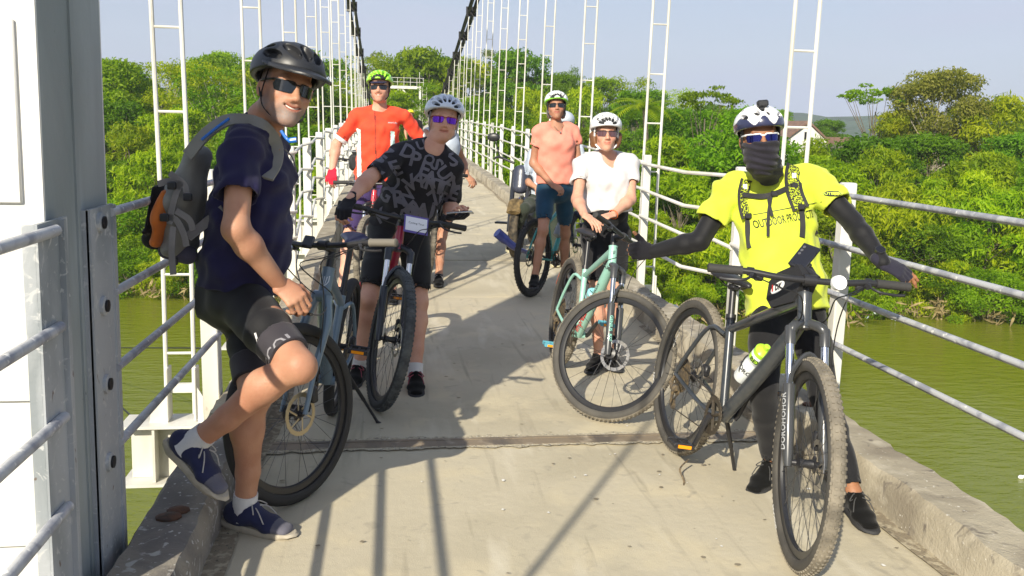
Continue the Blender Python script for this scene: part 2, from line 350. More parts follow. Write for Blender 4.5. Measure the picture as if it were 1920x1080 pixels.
# ---------------- near tower leg (left), white column, side shade coloured grey, sunlit plated front
tw = empty('tower_leg', (-1.3, 2.85, 0), 'massive white steel tower leg, shaded side coloured grey, at the left edge of the photo', 'bridge tower')
Ho = (-1.3, 2.85, 0)
mb = MB(); mb.box((-1.23, 2.67, -.1), (.66, .54, 8.3)); mb.box((-.897, 2.68, -.1), (.006, .03, 8.3)); mb.build('column', tower_shade, tw, Ho, smooth=False)
mb = MB(); mb.box((-1.232, 2.391, -.1), (.70, .012, 8.3)); mb.box((-1.252, 2.949, -.1), (.70, .014, 8.3)); mb.build('flange', mat('white tower paint', (.78, .77, .73), .5, var=(.70, .69, .65), vs=3, bump=.002, bs=20), tw, Ho, smooth=False)
for (z0, z1, xr) in ((1.28, 1.74, -.930), (.76, 1.04, -.925), (.36, .55, -.925)):
    mb = MB(); mb.box((xr-.2, 2.380, (z0+z1)/2), (.4, .012, z1-z0), bev=.004); mb.build('cover_plate', MATS['white tower paint'], tw, Ho)
# the matching right leg, just outside the picture
tw2 = empty('tower_leg', (2.75, 2.2, 0), 'white steel tower leg on the right side of the deck', 'bridge tower')
mb = MB(); mb.box((2.78, 1.95, -.1), (.6, .5, 8.3)); mb.build('column', tower_shade, tw2, (2.75, 2.2, 0), smooth=False)
# ---------------- cross girders with hanger brackets, hangers and cables
def zc(Y):                                                          # height of the main cable above the deck level datum
    if Y < 27: return 5.35+(27-Y)*.16+(27-Y)**2*.008
    if Y < 48: return 5.35-.163*(Y-27)+.0006*(Y-27)**2
    return 2.2+.0012*(Y-48)**2
names = ['nearest', 'second', 'third', 'fourth', 'fifth', 'sixth', 'seventh', 'eighth', 'ninth', 'tenth', 'eleventh', 'twelfth', 'thirteenth', 'fourteenth', 'fifteenth', 'sixteenth', 'seventeenth', 'eighteenth', 'nineteenth', 'twentieth', 'twenty-first', 'twenty-second', 'twenty-third']
HY = [5.0+2.93*i for i in range(0, 23)]
og = (0, 0, 0)
for i, Y in enumerate(HY[:12]):
    g = empty('cross_girder', (.65, Y, zd(Y)-.34), 'white steel cross girder sticking out under the %s pair of ladder hangers' % names[i], 'girder', 'cross girders under the deck')
    z = zd(Y); O = (.65, Y, z-.34); mb = MB()
    mb.box((.62, Y, z-.185), (4.2, .22, .016)); mb.box((.62, Y, z-.515), (4.2, .24, .016)); mb.box((.62, Y, z-.35), (4.12, .014, .31))
    for X in (-1.30, 2.5): mb.box((X, Y-.05, z-.35), (.014, .09, .31))
    mb.build('beam', white, g, O, smooth=False)
    for sx, X in ((-1, -1.17), (1, 2.375)):
        mb = MB()
        for q in (-.075, .075): mb.box((X+q+.012, Y, z-.02), (.014, .10, .30), bev=.004)
        mb.prism([(-.16, 0), (-.14, .13), (-.06, .20), (-.06, 0)], (X-.0, Y-.04, z-.177), (1, 0, 0), (0, 0, 1), (0, 1, 0), .012)
        mb.prism([(.16, 0), (.14, .13), (.10, .20), (.10, 0)], (X-.0, Y-.04, z-.177), (1, 0, 0), (0, 0, 1), (0, 1, 0), .012)
        mb.box((X, Y, z+.01), (.15, .03, .05)); mb.build('hanger_bracket', white, g, O, smooth=False)
def hanger(X, Y, lab, rot=0, top=None, lean=.02):
    z0 = zd(Y)-.14; z1 = top or max(zc(Y), 1.6); root = empty('hanger', (X, Y, z0), lab, 'hanger', 'ladder hangers on the %s side' % ('right' if X > 0 else 'left'))
    s = 1 if X > 0 else -1; O = (X, Y, z0)
    ax = (math.cos(rot), math.sin(rot)); L = lambda z: s*lean*(z-1.0)*(1 if z > 1 else 0)
    for q in (-.075, .075):
        mb = MB(); mb.tube([(X+q*ax[0]+L(z0), Y+q*ax[1], z0), (X+q*ax[0], Y+q*ax[1], 1.0), (X+q*ax[0]+L(z1), Y+q*ax[1], z1)], .0125, 8); mb.build('upright', white, root, O)
    z = z0+.35
    while z < z1-.1:
        mb = MB(); mb.tube([(X-.075*ax[0]+L(z), Y-.075*ax[1], z), (X+.075*ax[0]+L(z), Y+.075*ax[1], z)], .008, 6); z += .445
        mb.build('rung', white, root, O)
for i, Y in enumerate(HY[:19]):
    hanger(-1.17, Y, '%s white ladder hanger along the left side of the bridge' % names[i]); hanger(2.375, Y, '%s white ladder hanger along the right side of the bridge' % names[i])
hanger(-1.12, 0.0, 'white ladder hanger behind the viewer on the left', rot=math.radians(62), top=4.5, lean=0)
for sx, X in ((-1, -1.17), (1, 2.375)):
    root = empty('suspension_cable', (X, 30, zc(30)), 'bundle of black suspension cables %s the head of the man in red' % ('just left of' if sx < 0 else 'right of'), 'cable', 'main suspension cables')
    O = (X, 30, zc(30))
    pl = lambda Y, k: (X+sx*.02*(zc(Y)-1)+(k % 2-.5)*.16, Y, zc(Y)+(k//2-.5)*.16)
    ys = list(np.arange(3, 69, 3.0))
    for k in range(4):
        mb = MB(); mb.tube([pl(Y, k) for Y in ys], .038, 6); mb.build('strand', blackm, root, O)
    for i, Y in enumerate(HY[:19]):
        mb = MB(); mb.box((X+sx*.02*(zc(Y)-1), Y, zc(Y)), (.32, .07, .30)); mb.build('clamp', blackm, root, O)
# far tower
YT = 70
ft = empty('bridge_tower', (.65, YT, 0), 'low white portal tower with railing at the far end of the bridge', 'bridge tower')
O = (.65, YT, 0); zt = 4.45
for s in (-1, 1):
    mb = MB(); mb.box((.65+s*1.5, YT, 1.4), (.16, .3, 6.2))
    mb.build('leg', white, ft, O, smooth=False)
    mb = MB()
    for j in range(14): mb.box((.65+s*1.86, YT, -.4+j*.36), (.34, .04, .03))
    for q in (1.70, 2.02): mb.box((.65+s*q, YT, 1.9), (.035, .05, 5.2))
    mb.build('ladder', white, ft, O, smooth=False)
mb = MB(); mb.box((.65, YT-.02, zt), (3.2, .25, .22)); mb.box((.65, YT, zt-1.75), (3.2, .2, .16)); mb.build('beam', white, ft, O, smooth=False)
mb = MB(); mb.tube([(.65, YT, zt-1.7), (.65, YT, zt)], .05); mb.tube([(.75, YT, zt-.1), (2.1, YT, zt-1.6)], .06); mb.tube([(.55, YT, zt-.1), (-.8, YT, zt-1.6)], .06); mb.build('brace', white, ft, O)
mb = MB()
for j in range(8): mb.tube([(-1.1+j*.5, YT-.2, zt+.1), (-1.1+j*.5, YT-.2, zt+.72)], .018, 6)
for h in (.4, .72): mb.tube([(-1.1, YT-.2, zt+h), (2.45, YT-.2, zt+h)], .018, 6)
mb.tube([(2.1, YT-.1, zt), (2.1, YT-.1, zt+1.2)], .02, 6); mb.build('guard_rail', white, ft, O)
# thin stay wires below the deck on the left
mb = MB(); mb.tube([(-1.2, 5.0, -.4), (-8, 22, -4)], .008, 5); tag(mb.build('stay_wire', blackm), 'thin dark stay wire crossing above the water left of the deck', 'wire', 'stay wires'); mb = MB(); mb.tube([(-1.3, 7.9, -.5), (-9.5, 24, -4.5)], .008, 5); tag(mb.build('stay_wire', blackm), 'second thin stay wire above the water, farther out', 'wire', 'stay wires')
# ---------------- water, ground, hills
WZ = -6.0
def bank(X): return 37.8-.2*X+1.1*math.sin(X*.33)+.6*math.sin(X*.9+1)
n = 2
wm = bpy.data.materials.new('river water'); wm.use_nodes = True; q = wm.node_tree; b = q.nodes['Principled BSDF']; b.inputs['Roughness'].default_value = .10; b.inputs['Specular IOR Level'].default_value = .5; b.inputs['IOR'].default_value = 1.33
t = q.nodes.new('ShaderNodeTexCoord'); z1 = q.nodes.new('ShaderNodeTexNoise'); z1.inputs['Scale'].default_value = .09; z1.inputs['Detail'].default_value = 3; q.links.new(t.outputs['Object'], z1.inputs['Vector'])
x = q.nodes.new('ShaderNodeMix'); x.data_type = 'RGBA'; x.inputs[6].default_value = (.140, .160, .010, 1); x.inputs[7].default_value = (.185, .205, .018, 1); q.links.new(z1.outputs[0], x.inputs[0]); q.links.new(x.outputs[2], b.inputs['Base Color'])
mp1 = q.nodes.new('ShaderNodeMapping'); mp1.inputs['Scale'].default_value = (.55, 1.5, 1); mp1.inputs['Rotation'].default_value = (0, 0, .3); q.links.new(t.outputs['Object'], mp1.inputs[0])
z2 = q.nodes.new('ShaderNodeTexNoise'); z2.inputs['Scale'].default_value = 2.3; z2.inputs['Detail'].default_value = 4; z2.inputs['Roughness'].default_value = .6; q.links.new(mp1.outputs[0], z2.inputs['Vector'])
u = q.nodes.new('ShaderNodeBump'); u.inputs['Distance'].default_value = .045; q.links.new(z2.outputs[0], u.inputs['Height']); q.links.new(u.outputs[0], b.inputs['Normal'])
tag(newobj('water', [(-250, -80, WZ), (300, -80, WZ), (300, 60, WZ), (-250, 60, WZ)], [(0, 1, 2, 3)], wm, smooth=False), kind='structure')
def ground(X, Y):
    d = Y-bank(X); base = WZ-1+min(1, max(0, (d+2)/3))*1.7
    if d > 1: base += min(4.0, (d-1)*.14)+.4*math.sin(X*.3+Y*.2)
    return base
V = []; Fc = []; xs = np.concatenate([np.arange(-700, -60, 80), np.arange(-60, 90, 2.0), np.arange(90, 900, 80)]); ys = np.concatenate([np.arange(26, 60, 1.2), np.arange(60, 160, 8), np.arange(160, 1600, 160)])
for Y in ys:
    for X in xs: V.append((X, Y, ground(X, Y)))
nx = len(xs)
for j in range(len(ys)-1):
    for i in range(nx-1): Fc.append((j*nx+i, j*nx+i+1, (j+1)*nx+i+1, (j+1)*nx+i))
gm = layered('bank soil', (.10, .12, .02), [((.20, .13, .05), 1.2, .45, .6, None, 0), ((.05, .08, .012), 3, .5, .6, None, 0)], .95, ((.06, 3),))
tag(newobj('ground', V, Fc, gm), kind='structure')
tag(newobj('near_ground', [(-60, -80, -2.2), (60, -80, -2.2), (60, -6, -2.2), (-60, -6, -2.2), (-60, 0, -7), (60, 0, -7)], [(0, 1, 2, 3), (3, 2, 5, 4)], gm, smooth=False), kind='structure')
def hill(name, pts, depth, colr, label):
    V = []; Fc = []
    for i, (X, Y, h) in enumerate(pts):
        for k in range(7):
            t = k/6; V.append((X+depth*.2*math.sin(i+k), Y+depth*t, -4+h*math.sin(math.pi*t)*(1+.1*math.sin(i*2.3+k))))
    for i in range(len(pts)-1):
        for k in range(6): Fc.append((i*7+k, (i+1)*7+k, (i+1)*7+k+1, i*7+k+1))
    o = newobj(name, V, Fc, mat(name+' cover', colr, .95, var=tuple(q*.7 for q in colr), vs=.03, bump=6, bs=.06)); tag(o, kind='structure')
hill('hills', [(-500, 700, 20), (-300, 650, 34), (-150, 620, 30), (0, 640, 26), (100, 620, 28), (190, 560, 20), (250, 540, 26), (330, 520, 18), (420, 500, 20), (520, 460, 34), (640, 430, 40), (800, 400, 30)], 300, (.055, .10, .05), '')
# ================================================================== VEGETATION
def leafmat(name, c, c2, tr_=.45, rand=.35):
    return mat(name, c, .55, var=c2, vs=.9, trans=tr_, rand=rand, spec=.25, detail=5, vmin=.4, vmax=.6)
LF = {'bright': leafmat('bright leaves', (.33, .43, .004), (.18, .29, .004)), 'mid': leafmat('mid green leaves', (.21, .33, .005), (.12, .21, .004)),
      'dark': leafmat('dark leaves', (.12, .21, .008), (.17, .28, .008)), 'yellow': leafmat('yellowish leaves', (.40, .45, .006), (.25, .34, .006)),
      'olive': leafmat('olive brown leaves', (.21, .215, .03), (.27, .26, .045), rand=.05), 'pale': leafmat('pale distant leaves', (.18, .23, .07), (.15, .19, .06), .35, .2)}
barkm = mat('bark', (.20, .17, .12), .9, var=(.10, .08, .06), vs=6, bump=.01, bs=20)
pbark = mat('pale bark', (.42, .38, .30), .9, var=(.25, .22, .17), vs=5, bump=.01, bs=20)
NP = np.random.RandomState(11)
def leaves(name, clumps, per, size, m, asp=1.9, droop=0, up=.5):
    """clumps: (centre, radii); many small folded leaf faces scattered through each clump's shell and inside"""
    cs = []
    for (c, r) in clumps:
        size_ = size*.68; k = max(8, int(per*1.9*(r[0]*r[1]*r[2])**.62)); u = NP.normal(size=(k, 3)); u[:, 2] += .35; u /= np.linalg.norm(u, axis=1)[:, None]
        rad = NP.uniform(.25, 1.0, k)**.45*NP.uniform(.75, 1.12, k); cs.append((np.array(c)+u*np.array(r)*rad[:, None], u))
    P = np.concatenate([a for a, _ in cs]); U_ = np.concatenate([a for _, a in cs]); n = len(P)
    N = U_*.6+NP.normal(size=(n, 3))*.7+np.array([0, 0, up]); N /= np.linalg.norm(N, axis=1)[:, None]
    T = NP.normal(size=(n, 3))+np.array([0, 0, -droop]); T -= (T*N).sum(1)[:, None]*N; T /= np.linalg.norm(T, axis=1)[:, None]
    B = np.cross(N, T); s = size*.68*NP.uniform(.5, 1.4, n)[:, None]
    V = np.stack([P-T*s*.5*asp, P+B*s*.42, P+T*s*.5*asp-N*s*.25, P-B*s*.42], 1).reshape(-1, 3)
    me = bpy.data.meshes.new(name); me.vertices.add(n*4); me.vertices.foreach_set('co', V.ravel()); me.loops.add(n*4); me.loops.foreach_set('vertex_index', np.arange(n*4, dtype=np.int32))
    me.polygons.add(n); me.polygons.foreach_set('loop_start', np.arange(0, n*4, 4, dtype=np.int32)); me.update(); me.materials.append(m)
    o = bpy.data.objects.new(name, me); COL.objects.link(o); return o
def tree_proto(kind, H, W, m, nclump, per, leaf, bark=barkm, seed=0, shape='round', trunk=.14, lean=0, droop=0, asp=1.9):
    """one tree at the origin: empty > trunk, crown"""
    r = random.Random(seed); root = empty(kind, (0, 0, 0)); clumps = []; tips = []
    for i in range(nclump):
        a = r.uniform(0, 6.283); q = math.sqrt(r.random()); t = r.random()
        if shape == 'round': z = H*(.10+.86*t); ww = W*math.sin(math.pi*min(.98, .16+.78*t))**.6
        elif shape == 'open': z = H*(.42+.56*t); ww = W*math.sin(math.pi*(.15+.72*t))**.5
        elif shape == 'umbrella': z = H*(.80+.18*t*(1-q*.6)); ww = W
        elif shape == 'tall': z = H*(.35+.62*t); ww = W*math.sin(math.pi*(.12+.76*t))**.8
        elif shape == 'bush': z = H*(.0+.92*t); ww = W*math.cos(math.pi*.47*t)**.5
        q = q*.5+.5*q**.5; c = (math.cos(a)*q*ww+lean*z, math.sin(a)*q*ww, z)
        s = r.uniform(.6, 1.35)*(W*.26 if shape != 'umbrella' else W*.2)
        clumps.append((c, (s*r.uniform(.9, 1.4), s*r.uniform(.9, 1.4), s*(r.uniform(.5, .85) if shape != 'umbrella' else .28)))); tips.append(c)
    cr = leaves('crown', clumps, per, leaf, m, droop=droop, asp=asp); cr.parent = root
    mb = MB(); top = vec((lean*H*.7, 0, H*.72)); mid = vec((lean*H*.3+W*.05, W*.04, H*.36)); base = vec((0, 0, -.8))
    mb.tube(bez([base, (lean*.3, 0, H*.12), mid, top], 4), list(np.linspace(trunk, trunk*.35, 13)), 7)
    r.shuffle(tips)
    for c in tips[:max(5, int(nclump*.45))]:
        t = min(.95, max(.12, (c[2]/H)*.62)); p = mid*2*t if t < .5 else mid+(top-mid)*(2*t-1); p = vec((p[0], p[1], H*.72*t))
        e = vec(c); k = p*.5+e*.5+vec((r.uniform(-.1, .1)*W, r.uniform(-.1, .1)*W, -abs(r.uniform(.0, .12))*W)); mb.tube(bez([p, k, e], 4), list(np.linspace(trunk*.42, trunk*.07, 9)), 5, cap=False)
    mb.build('trunk', bark, root); return root
placed = []
def put(proto, x, y, s, rz, label, cat, group, name=None, first=set(), z=None, sz=1):
    if proto.name in first: o = copy_tree(proto)
    else: first.add(proto.name); o = proto
    if 'label' in o.keys(): o.pop('label')
    o.location = (x, y, (ground(x, y) if z is None else z)); o.rotation_euler = (0, 0, rz); o.scale = (s, s, s*sz)
    tag(o, label, cat, group); placed.append(o); return o
PR = {
 'bushA': tree_proto('shrub', 3.4, 2.3, LF['bright'], 46, 340, .115, seed=1, shape='bush', trunk=.07, asp=3.2, droop=1.2),
 'bushB': tree_proto('shrub', 3.0, 2.6, LF['mid'], 44, 330, .125, seed=2, shape='bush', trunk=.07),
 'bushC': tree_proto('shrub', 3.8, 2.2, LF['yellow'], 40, 340, .11, seed=3, shape='bush', trunk=.07, droop=1.5, asp=3.4),
 'treeA': tree_proto('leafy_tree', 7, 3.2, LF['bright'], 60, 190, .17, seed=4, shape='round', droop=1.2, asp=3.0),
 'treeB': tree_proto('leafy_tree', 7.5, 3.4, LF['mid'], 62, 190, .20, seed=5, shape='round'),
 'treeC': tree_proto('leafy_tree', 6.5, 3.0, LF['dark'], 55, 200, .20, seed=6, shape='round'),
 'treeD': tree_proto('leafy_tree', 7, 3.1, LF['yellow'], 50, 170, .16, seed=7, shape='round', droop=1.5, asp=3.2),
 'open': tree_proto('sparse_tree', 10, 3.6, LF['yellow'], 46, 75, .20, pbark, seed=8, shape='open', trunk=.17),
 'openB': tree_proto('sparse_tree', 10, 3.4, LF['mid'], 48, 95, .20, pbark, seed=12, shape='open', trunk=.17),
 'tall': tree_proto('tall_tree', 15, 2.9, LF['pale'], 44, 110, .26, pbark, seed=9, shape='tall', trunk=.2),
 'umb': tree_proto('umbrella_tree', 8, 2.4, LF['mid'], 26, 190, .20, barkm, seed=10, shape='umbrella', trunk=.13, lean=.04),
 'olive': tree_proto('olive_tree', 9, 3.5, LF['olive'], 74, 160, .21, pbark, seed=11, shape='open', trunk=.2),
}
fr = random.Random(21)
def xat(px, Y): return ony(px, 300, Y)[0]
ZN = [(-9e9, 'beyond the left edge'), (0, 'hidden behind the tower leg'), (195, 'left of the backpack man'), (345, 'just left of the backpack man'), (480, 'behind the left hangers'), (640, 'behind the man in red'), (760, 'behind the patterned shirt'), (880, 'between the right hangers'), (1000, 'behind the woman in peach'), (1100, 'behind the woman in white'), (1210, 'right of the woman in white'), (1330, 'left of the guide'), (1460, 'behind the guide'), (1600, 'right of the guide'), (1700, 'above the gloved hand'), (1800, 'near the right edge'), (1925, 'beyond the right edge')]
def zone(X, Y):
    d = np.array([X, Y, 0])-CAM; x = PX+F*(d@CR)/(d@CW); return [n_ for a, n_ in ZN if x >= a][-1]
def row(dY, x0, x1, step, kinds, sc, label, cat, group, jit=.8, ztop=None):
    X = x0
    while X < x1:
        Y = bank(X)+dY+fr.uniform(-jit, jit); k = fr.choice(kinds); H = {'bushA': 3.4, 'bushB': 3, 'bushC': 3.8, 'treeA': 7, 'treeB': 7.5, 'treeC': 6.5, 'treeD': 7, 'open': 10, 'openB': 10, 'tall': 15, 'umb': 8, 'olive': 9}[k]
        s = fr.uniform(*(sc or (1, 1)))
        if ztop is not None:
            zt_ = ztop(X)+fr.uniform(-.8, .5); s = (zt_-ground(X, Y))/H
        word = {'bushA': 'bright green', 'bushB': 'mid green', 'bushC': 'yellow green', 'treeA': 'bright green', 'treeB': 'mid green', 'treeC': 'dark green', 'treeD': 'yellow green', 'open': 'yellowish sparse', 'openB': 'green sparse', 'tall': 'tall pale', 'umb': 'flat topped', 'olive': 'olive brown'}[k]
        if not (-1.9 < X < 3.2 and dY < 34 and ztop is None and False):
            sx = s; dv = np.array([X, Y, 0])-CAM; px_ = PX+F*(dv@CR)/(dv@CW)
            if 1448 < px_ < 1522 and Y < 60: s = min(s, (ony(px_, 285, Y)[2]-.5-ground(X, Y))/H)
            if abs(X-.65) < 3.6 and Y < 62: s = min(s, (zd(Y)+.0-ground(X, Y))/H*.86)   # kept below the deck
            put(PR[k], X, Y, max(.35, s), fr.uniform(0, 6.28), '%s %s, %s' % (word, label, zone(X, Y)), cat, '%s %s' % (word, group), sz=1.0)
        X += step*fr.uniform(.7, 1.3)
row(-.3, -32, 62, 2.1, ['bushA', 'bushB', 'bushA', 'bushC'], (.45, .75), 'shrub overhanging the water', 'shrub', 'shrubs along the waterline', .5)
row(1.6, -34, 64, 2.3, ['bushA', 'bushB', 'bushC', 'bushA'], (.9, 1.25), 'bush on the lower bank', 'bush', 'bushes on the lower bank', .7)
row(4.2, -36, 66, 2.7, ['treeA', 'treeB', 'treeD', 'treeC', 'treeA'], (.6, .8), 'young tree on the middle bank', 'tree', 'trees on the middle bank', 1)
row(8.0, -38, 70, 3.4, ['treeA', 'treeB', 'treeD', 'treeC', 'treeA'], (.70, .88), 'leafy tree standing above the bank', 'tree', 'trees above the bank', 1.2)
tl = lambda X: 3.6 if X < -5 else (2.3 if X > 6 else 2.8)
row(13.5, -42, 76, 4.2, ['treeA', 'treeB', 'treeD', 'treeC'], None, 'leafy tree in the wood behind the bank', 'tree', 'trees in the wood behind the bank', 1.5, lambda X: tl(X)-.9)
row(20, -30, -6, 2.6, ['open', 'openB', 'open', 'treeB'], None, 'tree on the left skyline', 'tree', 'trees on the left skyline', 2, lambda X: 5.0)
row(26, -34, -6, 3.2, ['open', 'openB', 'treeC'], None, 'tree behind the left skyline trees', 'tree', 'trees behind the left skyline', 2, lambda X: 5.8)
row(20, -6, 90, 4.6, ['treeA', 'treeB', 'treeC', 'treeD', 'openB'], None, 'tree in the wood toward the right skyline', 'tree', 'trees toward the right skyline', 2, lambda X: 3.7 if X > 23 else 2.5 if X > 6 else 3.0)
row(32, -12, 24, 4.2, ['treeA', 'treeD', 'treeB', 'openB'], None, 'tree behind the far end of the bridge', 'tree', 'trees behind the far end of the bridge', 2.5, lambda X: 4.4 if X < 12 else 4.0)
row(48, -16, 30, 5, ['treeD', 'treeA', 'open', 'treeB'], None, 'distant tree beyond the bridge', 'tree', 'distant trees beyond the bridge', 3, lambda X: 8.0 if X < 8 else 6.0)
row(60, -60, 120, 8, ['treeA', 'treeB', 'treeC'], None, 'distant tree at the edge of the wood', 'tree', 'distant trees at the edge of the wood', 4, lambda X: 5.4 if X < 0 else 3.9)
row(100, -100, 200, 13, ['treeB', 'treeC', 'treeA'], None, 'far tree near the horizon', 'tree', 'far trees near the horizon', 8, lambda X: 5.5 if X < 0 else 5.4)
def single(k, px, Y, ytop, label, wide=None, name=None):
    X = xat(px, Y); zt_ = ony(px, ytop, Y)[2]; H = {'umb': 8, 'olive': 9, 'tall': 15, 'openB': 10, 'open': 10, 'treeC': 6.5, 'treeB': 7.5}[k]; g = ground(X, Y); s = (zt_-g)/H
    o = put(PR[k], X, Y, s, fr.uniform(0, 6), label, 'tree', None); o.pop('group', None)
    if wide: o.scale = (s*wide, s*wide, s)
    return o
single('umb', 1312, 46, 146, 'slender flat topped tree alone on the skyline between white shirted woman and guide', .75)
single('olive', 1752, 50, 140, 'big olive brown tree topping the right skyline', .85)
single('umb', 1640, 52, 145, 'airy flat topped tree left of the big olive brown tree', .9)
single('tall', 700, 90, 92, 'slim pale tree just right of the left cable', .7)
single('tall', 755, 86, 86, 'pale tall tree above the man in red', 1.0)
single('treeB', 792, 88, 108, 'rounded green tree right of the pale tall tree', 1.0)
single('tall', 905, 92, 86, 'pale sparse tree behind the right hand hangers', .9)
single('treeC', 967, 84, 96, 'small dark tree on the skyline left of the peach shirted woman', .8)
single('openB', 1056, 80, 130, 'small round tree on the skyline above the peach shirted woman', .6)
single('treeC', 1860, 62, 190, 'dense green tree at the right end of the skyline', 1.0)
# palm
pX = xat(1205, 50); pz = ony(1205, 205, 50)[2]; gz = ground(pX, 50)
palm = empty('palm_tree', (pX, 50, gz), 'coconut palm with drooping fronds behind the white shirted woman', 'palm')
mb = MB(); mb.tube(bez([(pX, 50, gz), (pX+.2, 50, gz+3), (pX, 50, pz)], 5), .14, 7); mb.build('trunk', barkm, palm, (pX, 50, gz))
V = []; Fc = []
for i in range(20):
    a = i*2.4; el = fr.uniform(.1, 1.2); L_ = 2.3; pts = []
    for j in range(12):
        t = j/11; pts.append(vec((pX+math.cos(a)*L_*t*math.cos(el*(1-t*.9)), 50+math.sin(a)*L_*t*math.cos(el*(1-t*.9)), pz+L_*(math.sin(el)*t-.75*t*t))))
    for j in range(11):
        d = unit(pts[j+1]-pts[j]); sd = unit(np.cross(d, (0, 0, 1)))
        for s in (-1, 1):
            for q in (0, .5):
                b0 = pts[j]+(pts[j+1]-pts[j])*q; e = b0+sd*s*.5*math.sin(math.pi*(.15+.8*j/11))+d*.25+vec((0, 0, -.12)); k = len(V); V += [b0, b0+d*.09, e]; Fc.append((k, k+1, k+2))
newobj('fronds', V, Fc, LF['bright'], palm, (pX, 50, gz), smooth=False)
# white house among the trees
hX, hY = xat(1480, 58), 58; hz = ony(1480, 262, hY)[2]
hs = empty('house', (hX, hY, hz), 'small white gabled house half hidden in the trees right of the guide', 'house'); O = (hX, hY, hz)
mb = MB(); mb.prism([(-1.6, -4), (1.3, -4), (1.3, 0.1), (-.1, 1.15), (-1.6, .1)], (hX+.3, hY, hz), (1, 0, 0), (0, 0, 1), (0, 1, 0), 4); mb.build('wall', mat('whitewashed wall', (.78, .77, .74), .8, var=(.68, .67, .64), vs=2), hs, O, smooth=False)
mb = MB(); mb.prism([(-1.6, -.1), (0, 1.1), (1.5, -.15), (1.5, -.02), (0, 1.24), (-1.6, .04)], (hX+.2, hY, hz+.06), (1, 0, 0), (0, 0, 1), (0, 1, 0), 4.4); mb.box((hX+3.2, hY+1, hz+.0), (3, 3, .5)); mb.build('roof', mat('roof tiles', (.24, .15, .11), .9, var=(.16, .10, .08), vs=4), hs, O, smooth=False)
mb = MB(); mb.box((hX+.2, hY-2.02, hz+.3), (.4, .05, .5)); mb.build('window', blackm, hs, O, smooth=False)
# low growth and drift litter on the bank
gcl = []
for i in range(1500):
    X = fr.uniform(-34, 62); d = fr.uniform(-.3, 16) if i % 2 else fr.uniform(-.5, 3); Y = bank(X)+d; gcl.append(((X, Y, ground(X, Y)+.12), (.55, .55, .22)))
tag(leaves('grass', gcl, 60, .15, LF['yellow'], asp=2.6, up=.3), kind='stuff')
gcl = []
for i in range(260):
    X = fr.uniform(-30, 60); Y = bank(X)+fr.uniform(-1.6, -.6); gcl.append(((X, Y, WZ+fr.uniform(.05, .6)), (.5, .35, .35)))
tag(leaves('dry_reeds', gcl, 26, .15, mat('dry stalks', (.36, .28, .12), .8, var=(.2, .15, .07), vs=3), asp=5, up=.1), kind='stuff')
gcl = [((xat(px, 33), 33+dy, ony(px, y, 33)[2]), (.12, .1, .25)) for px, y, dy in [(1650, 600, 0), (1668, 590, .2), (1700, 598, 0), (1890, 600, -.4), (1912, 603, -.4)]]
tag(leaves('snagged_litter', gcl, 120, .08, mat('plastic scraps', (.55, .62, .68), .5), asp=2), kind='stuff')
p = onz(1914, 897, WZ); mb = MB(); mb.ball((p[0], p[1], WZ+.03), (.07, .05, .05), 10); mb.tube([(p[0]+.05, p[1], WZ+.05), (p[0]+.13, p[1], WZ+.07)], .02, 8)
tag(mb.build('bottle', mat('white plastic', (.8, .8, .8), .4)), 'white plastic bottle floating on the water at the right edge', 'bottle')
# air between the camera and the far trees
hz_ = MB(); hz_.box((100, 750, 76), (1900, 1800, 170)); ho = hz_.build('haze', None, smooth=False); tag(ho, kind='stuff')
hm = bpy.data.materials.new('air'); hm.use_nodes = True; q = hm.node_tree; q.nodes.remove(q.nodes['Principled BSDF']); pv = q.nodes.new('ShaderNodeVolumePrincipled'); pv.inputs['Color'].default_value = (.80, .87, 1, 1); pv.inputs['Density'].default_value = .0005
q.links.new(pv.outputs[0], q.nodes['Material Output'].inputs['Volume']); ho.data.materials.append(hm)
# ================================================================== LETTERING
_tc = {}
def text_geo(s, size=1.0, bold=0.0, sub=2):
    """flat lettering: vertices (x right, y up) centred on the origin, and faces"""
    k = (s, bold, sub)
    if k not in _tc:
        cu = bpy.data.curves.new('t', 'FONT'); cu.body = s; cu.size = 1; cu.align_x = 'CENTER'; cu.align_y = 'CENTER'; cu.offset = bold; cu.resolution_u = 2
        o = bpy.data.objects.new('t', cu); COL.objects.link(o); dg = bpy.context.evaluated_depsgraph_get(); me = o.evaluated_get(dg).to_mesh()
        bm = bmesh.new(); bm.from_mesh(me); bmesh.ops.triangulate(bm, faces=bm.faces)
        for _ in range(sub):
            L = [e for e in bm.edges if e.calc_length() > .22]
            if L: bmesh.ops.subdivide_edges(bm, edges=L, cuts=1); bmesh.ops.triangulate(bm, faces=bm.faces)
        bm.verts.index_update(); _tc[k] = (np.array([v.co[:2] for v in bm.verts]), [[v.index for v in f.verts] for f in bm.faces]); bm.free()
        bpy.data.objects.remove(o); bpy.data.curves.remove(cu)
    V, Fc = _tc[k]; return V*size, Fc
def bvh_of(objs):
    bpy.context.view_layer.update()
    V = []; Fc = []
    for o in objs:
        n = len(V); mw = o.matrix_world if o.parent is None else o.parent.matrix_world @ o.matrix_local
        V += [mw @ v.co for v in o.data.vertices]; Fc += [[i+n for i in p.vertices] for p in o.data.polygons]
    return BVHTree.FromPolygons(V, Fc)
def hit(px, py, tree, d=3.5):
    r_ = unit(ray(px, py)); h = tree.ray_cast(Vector(CAM), Vector(r_)); return np.array(h[0]) if h[0] is not None else at(px, py, d)
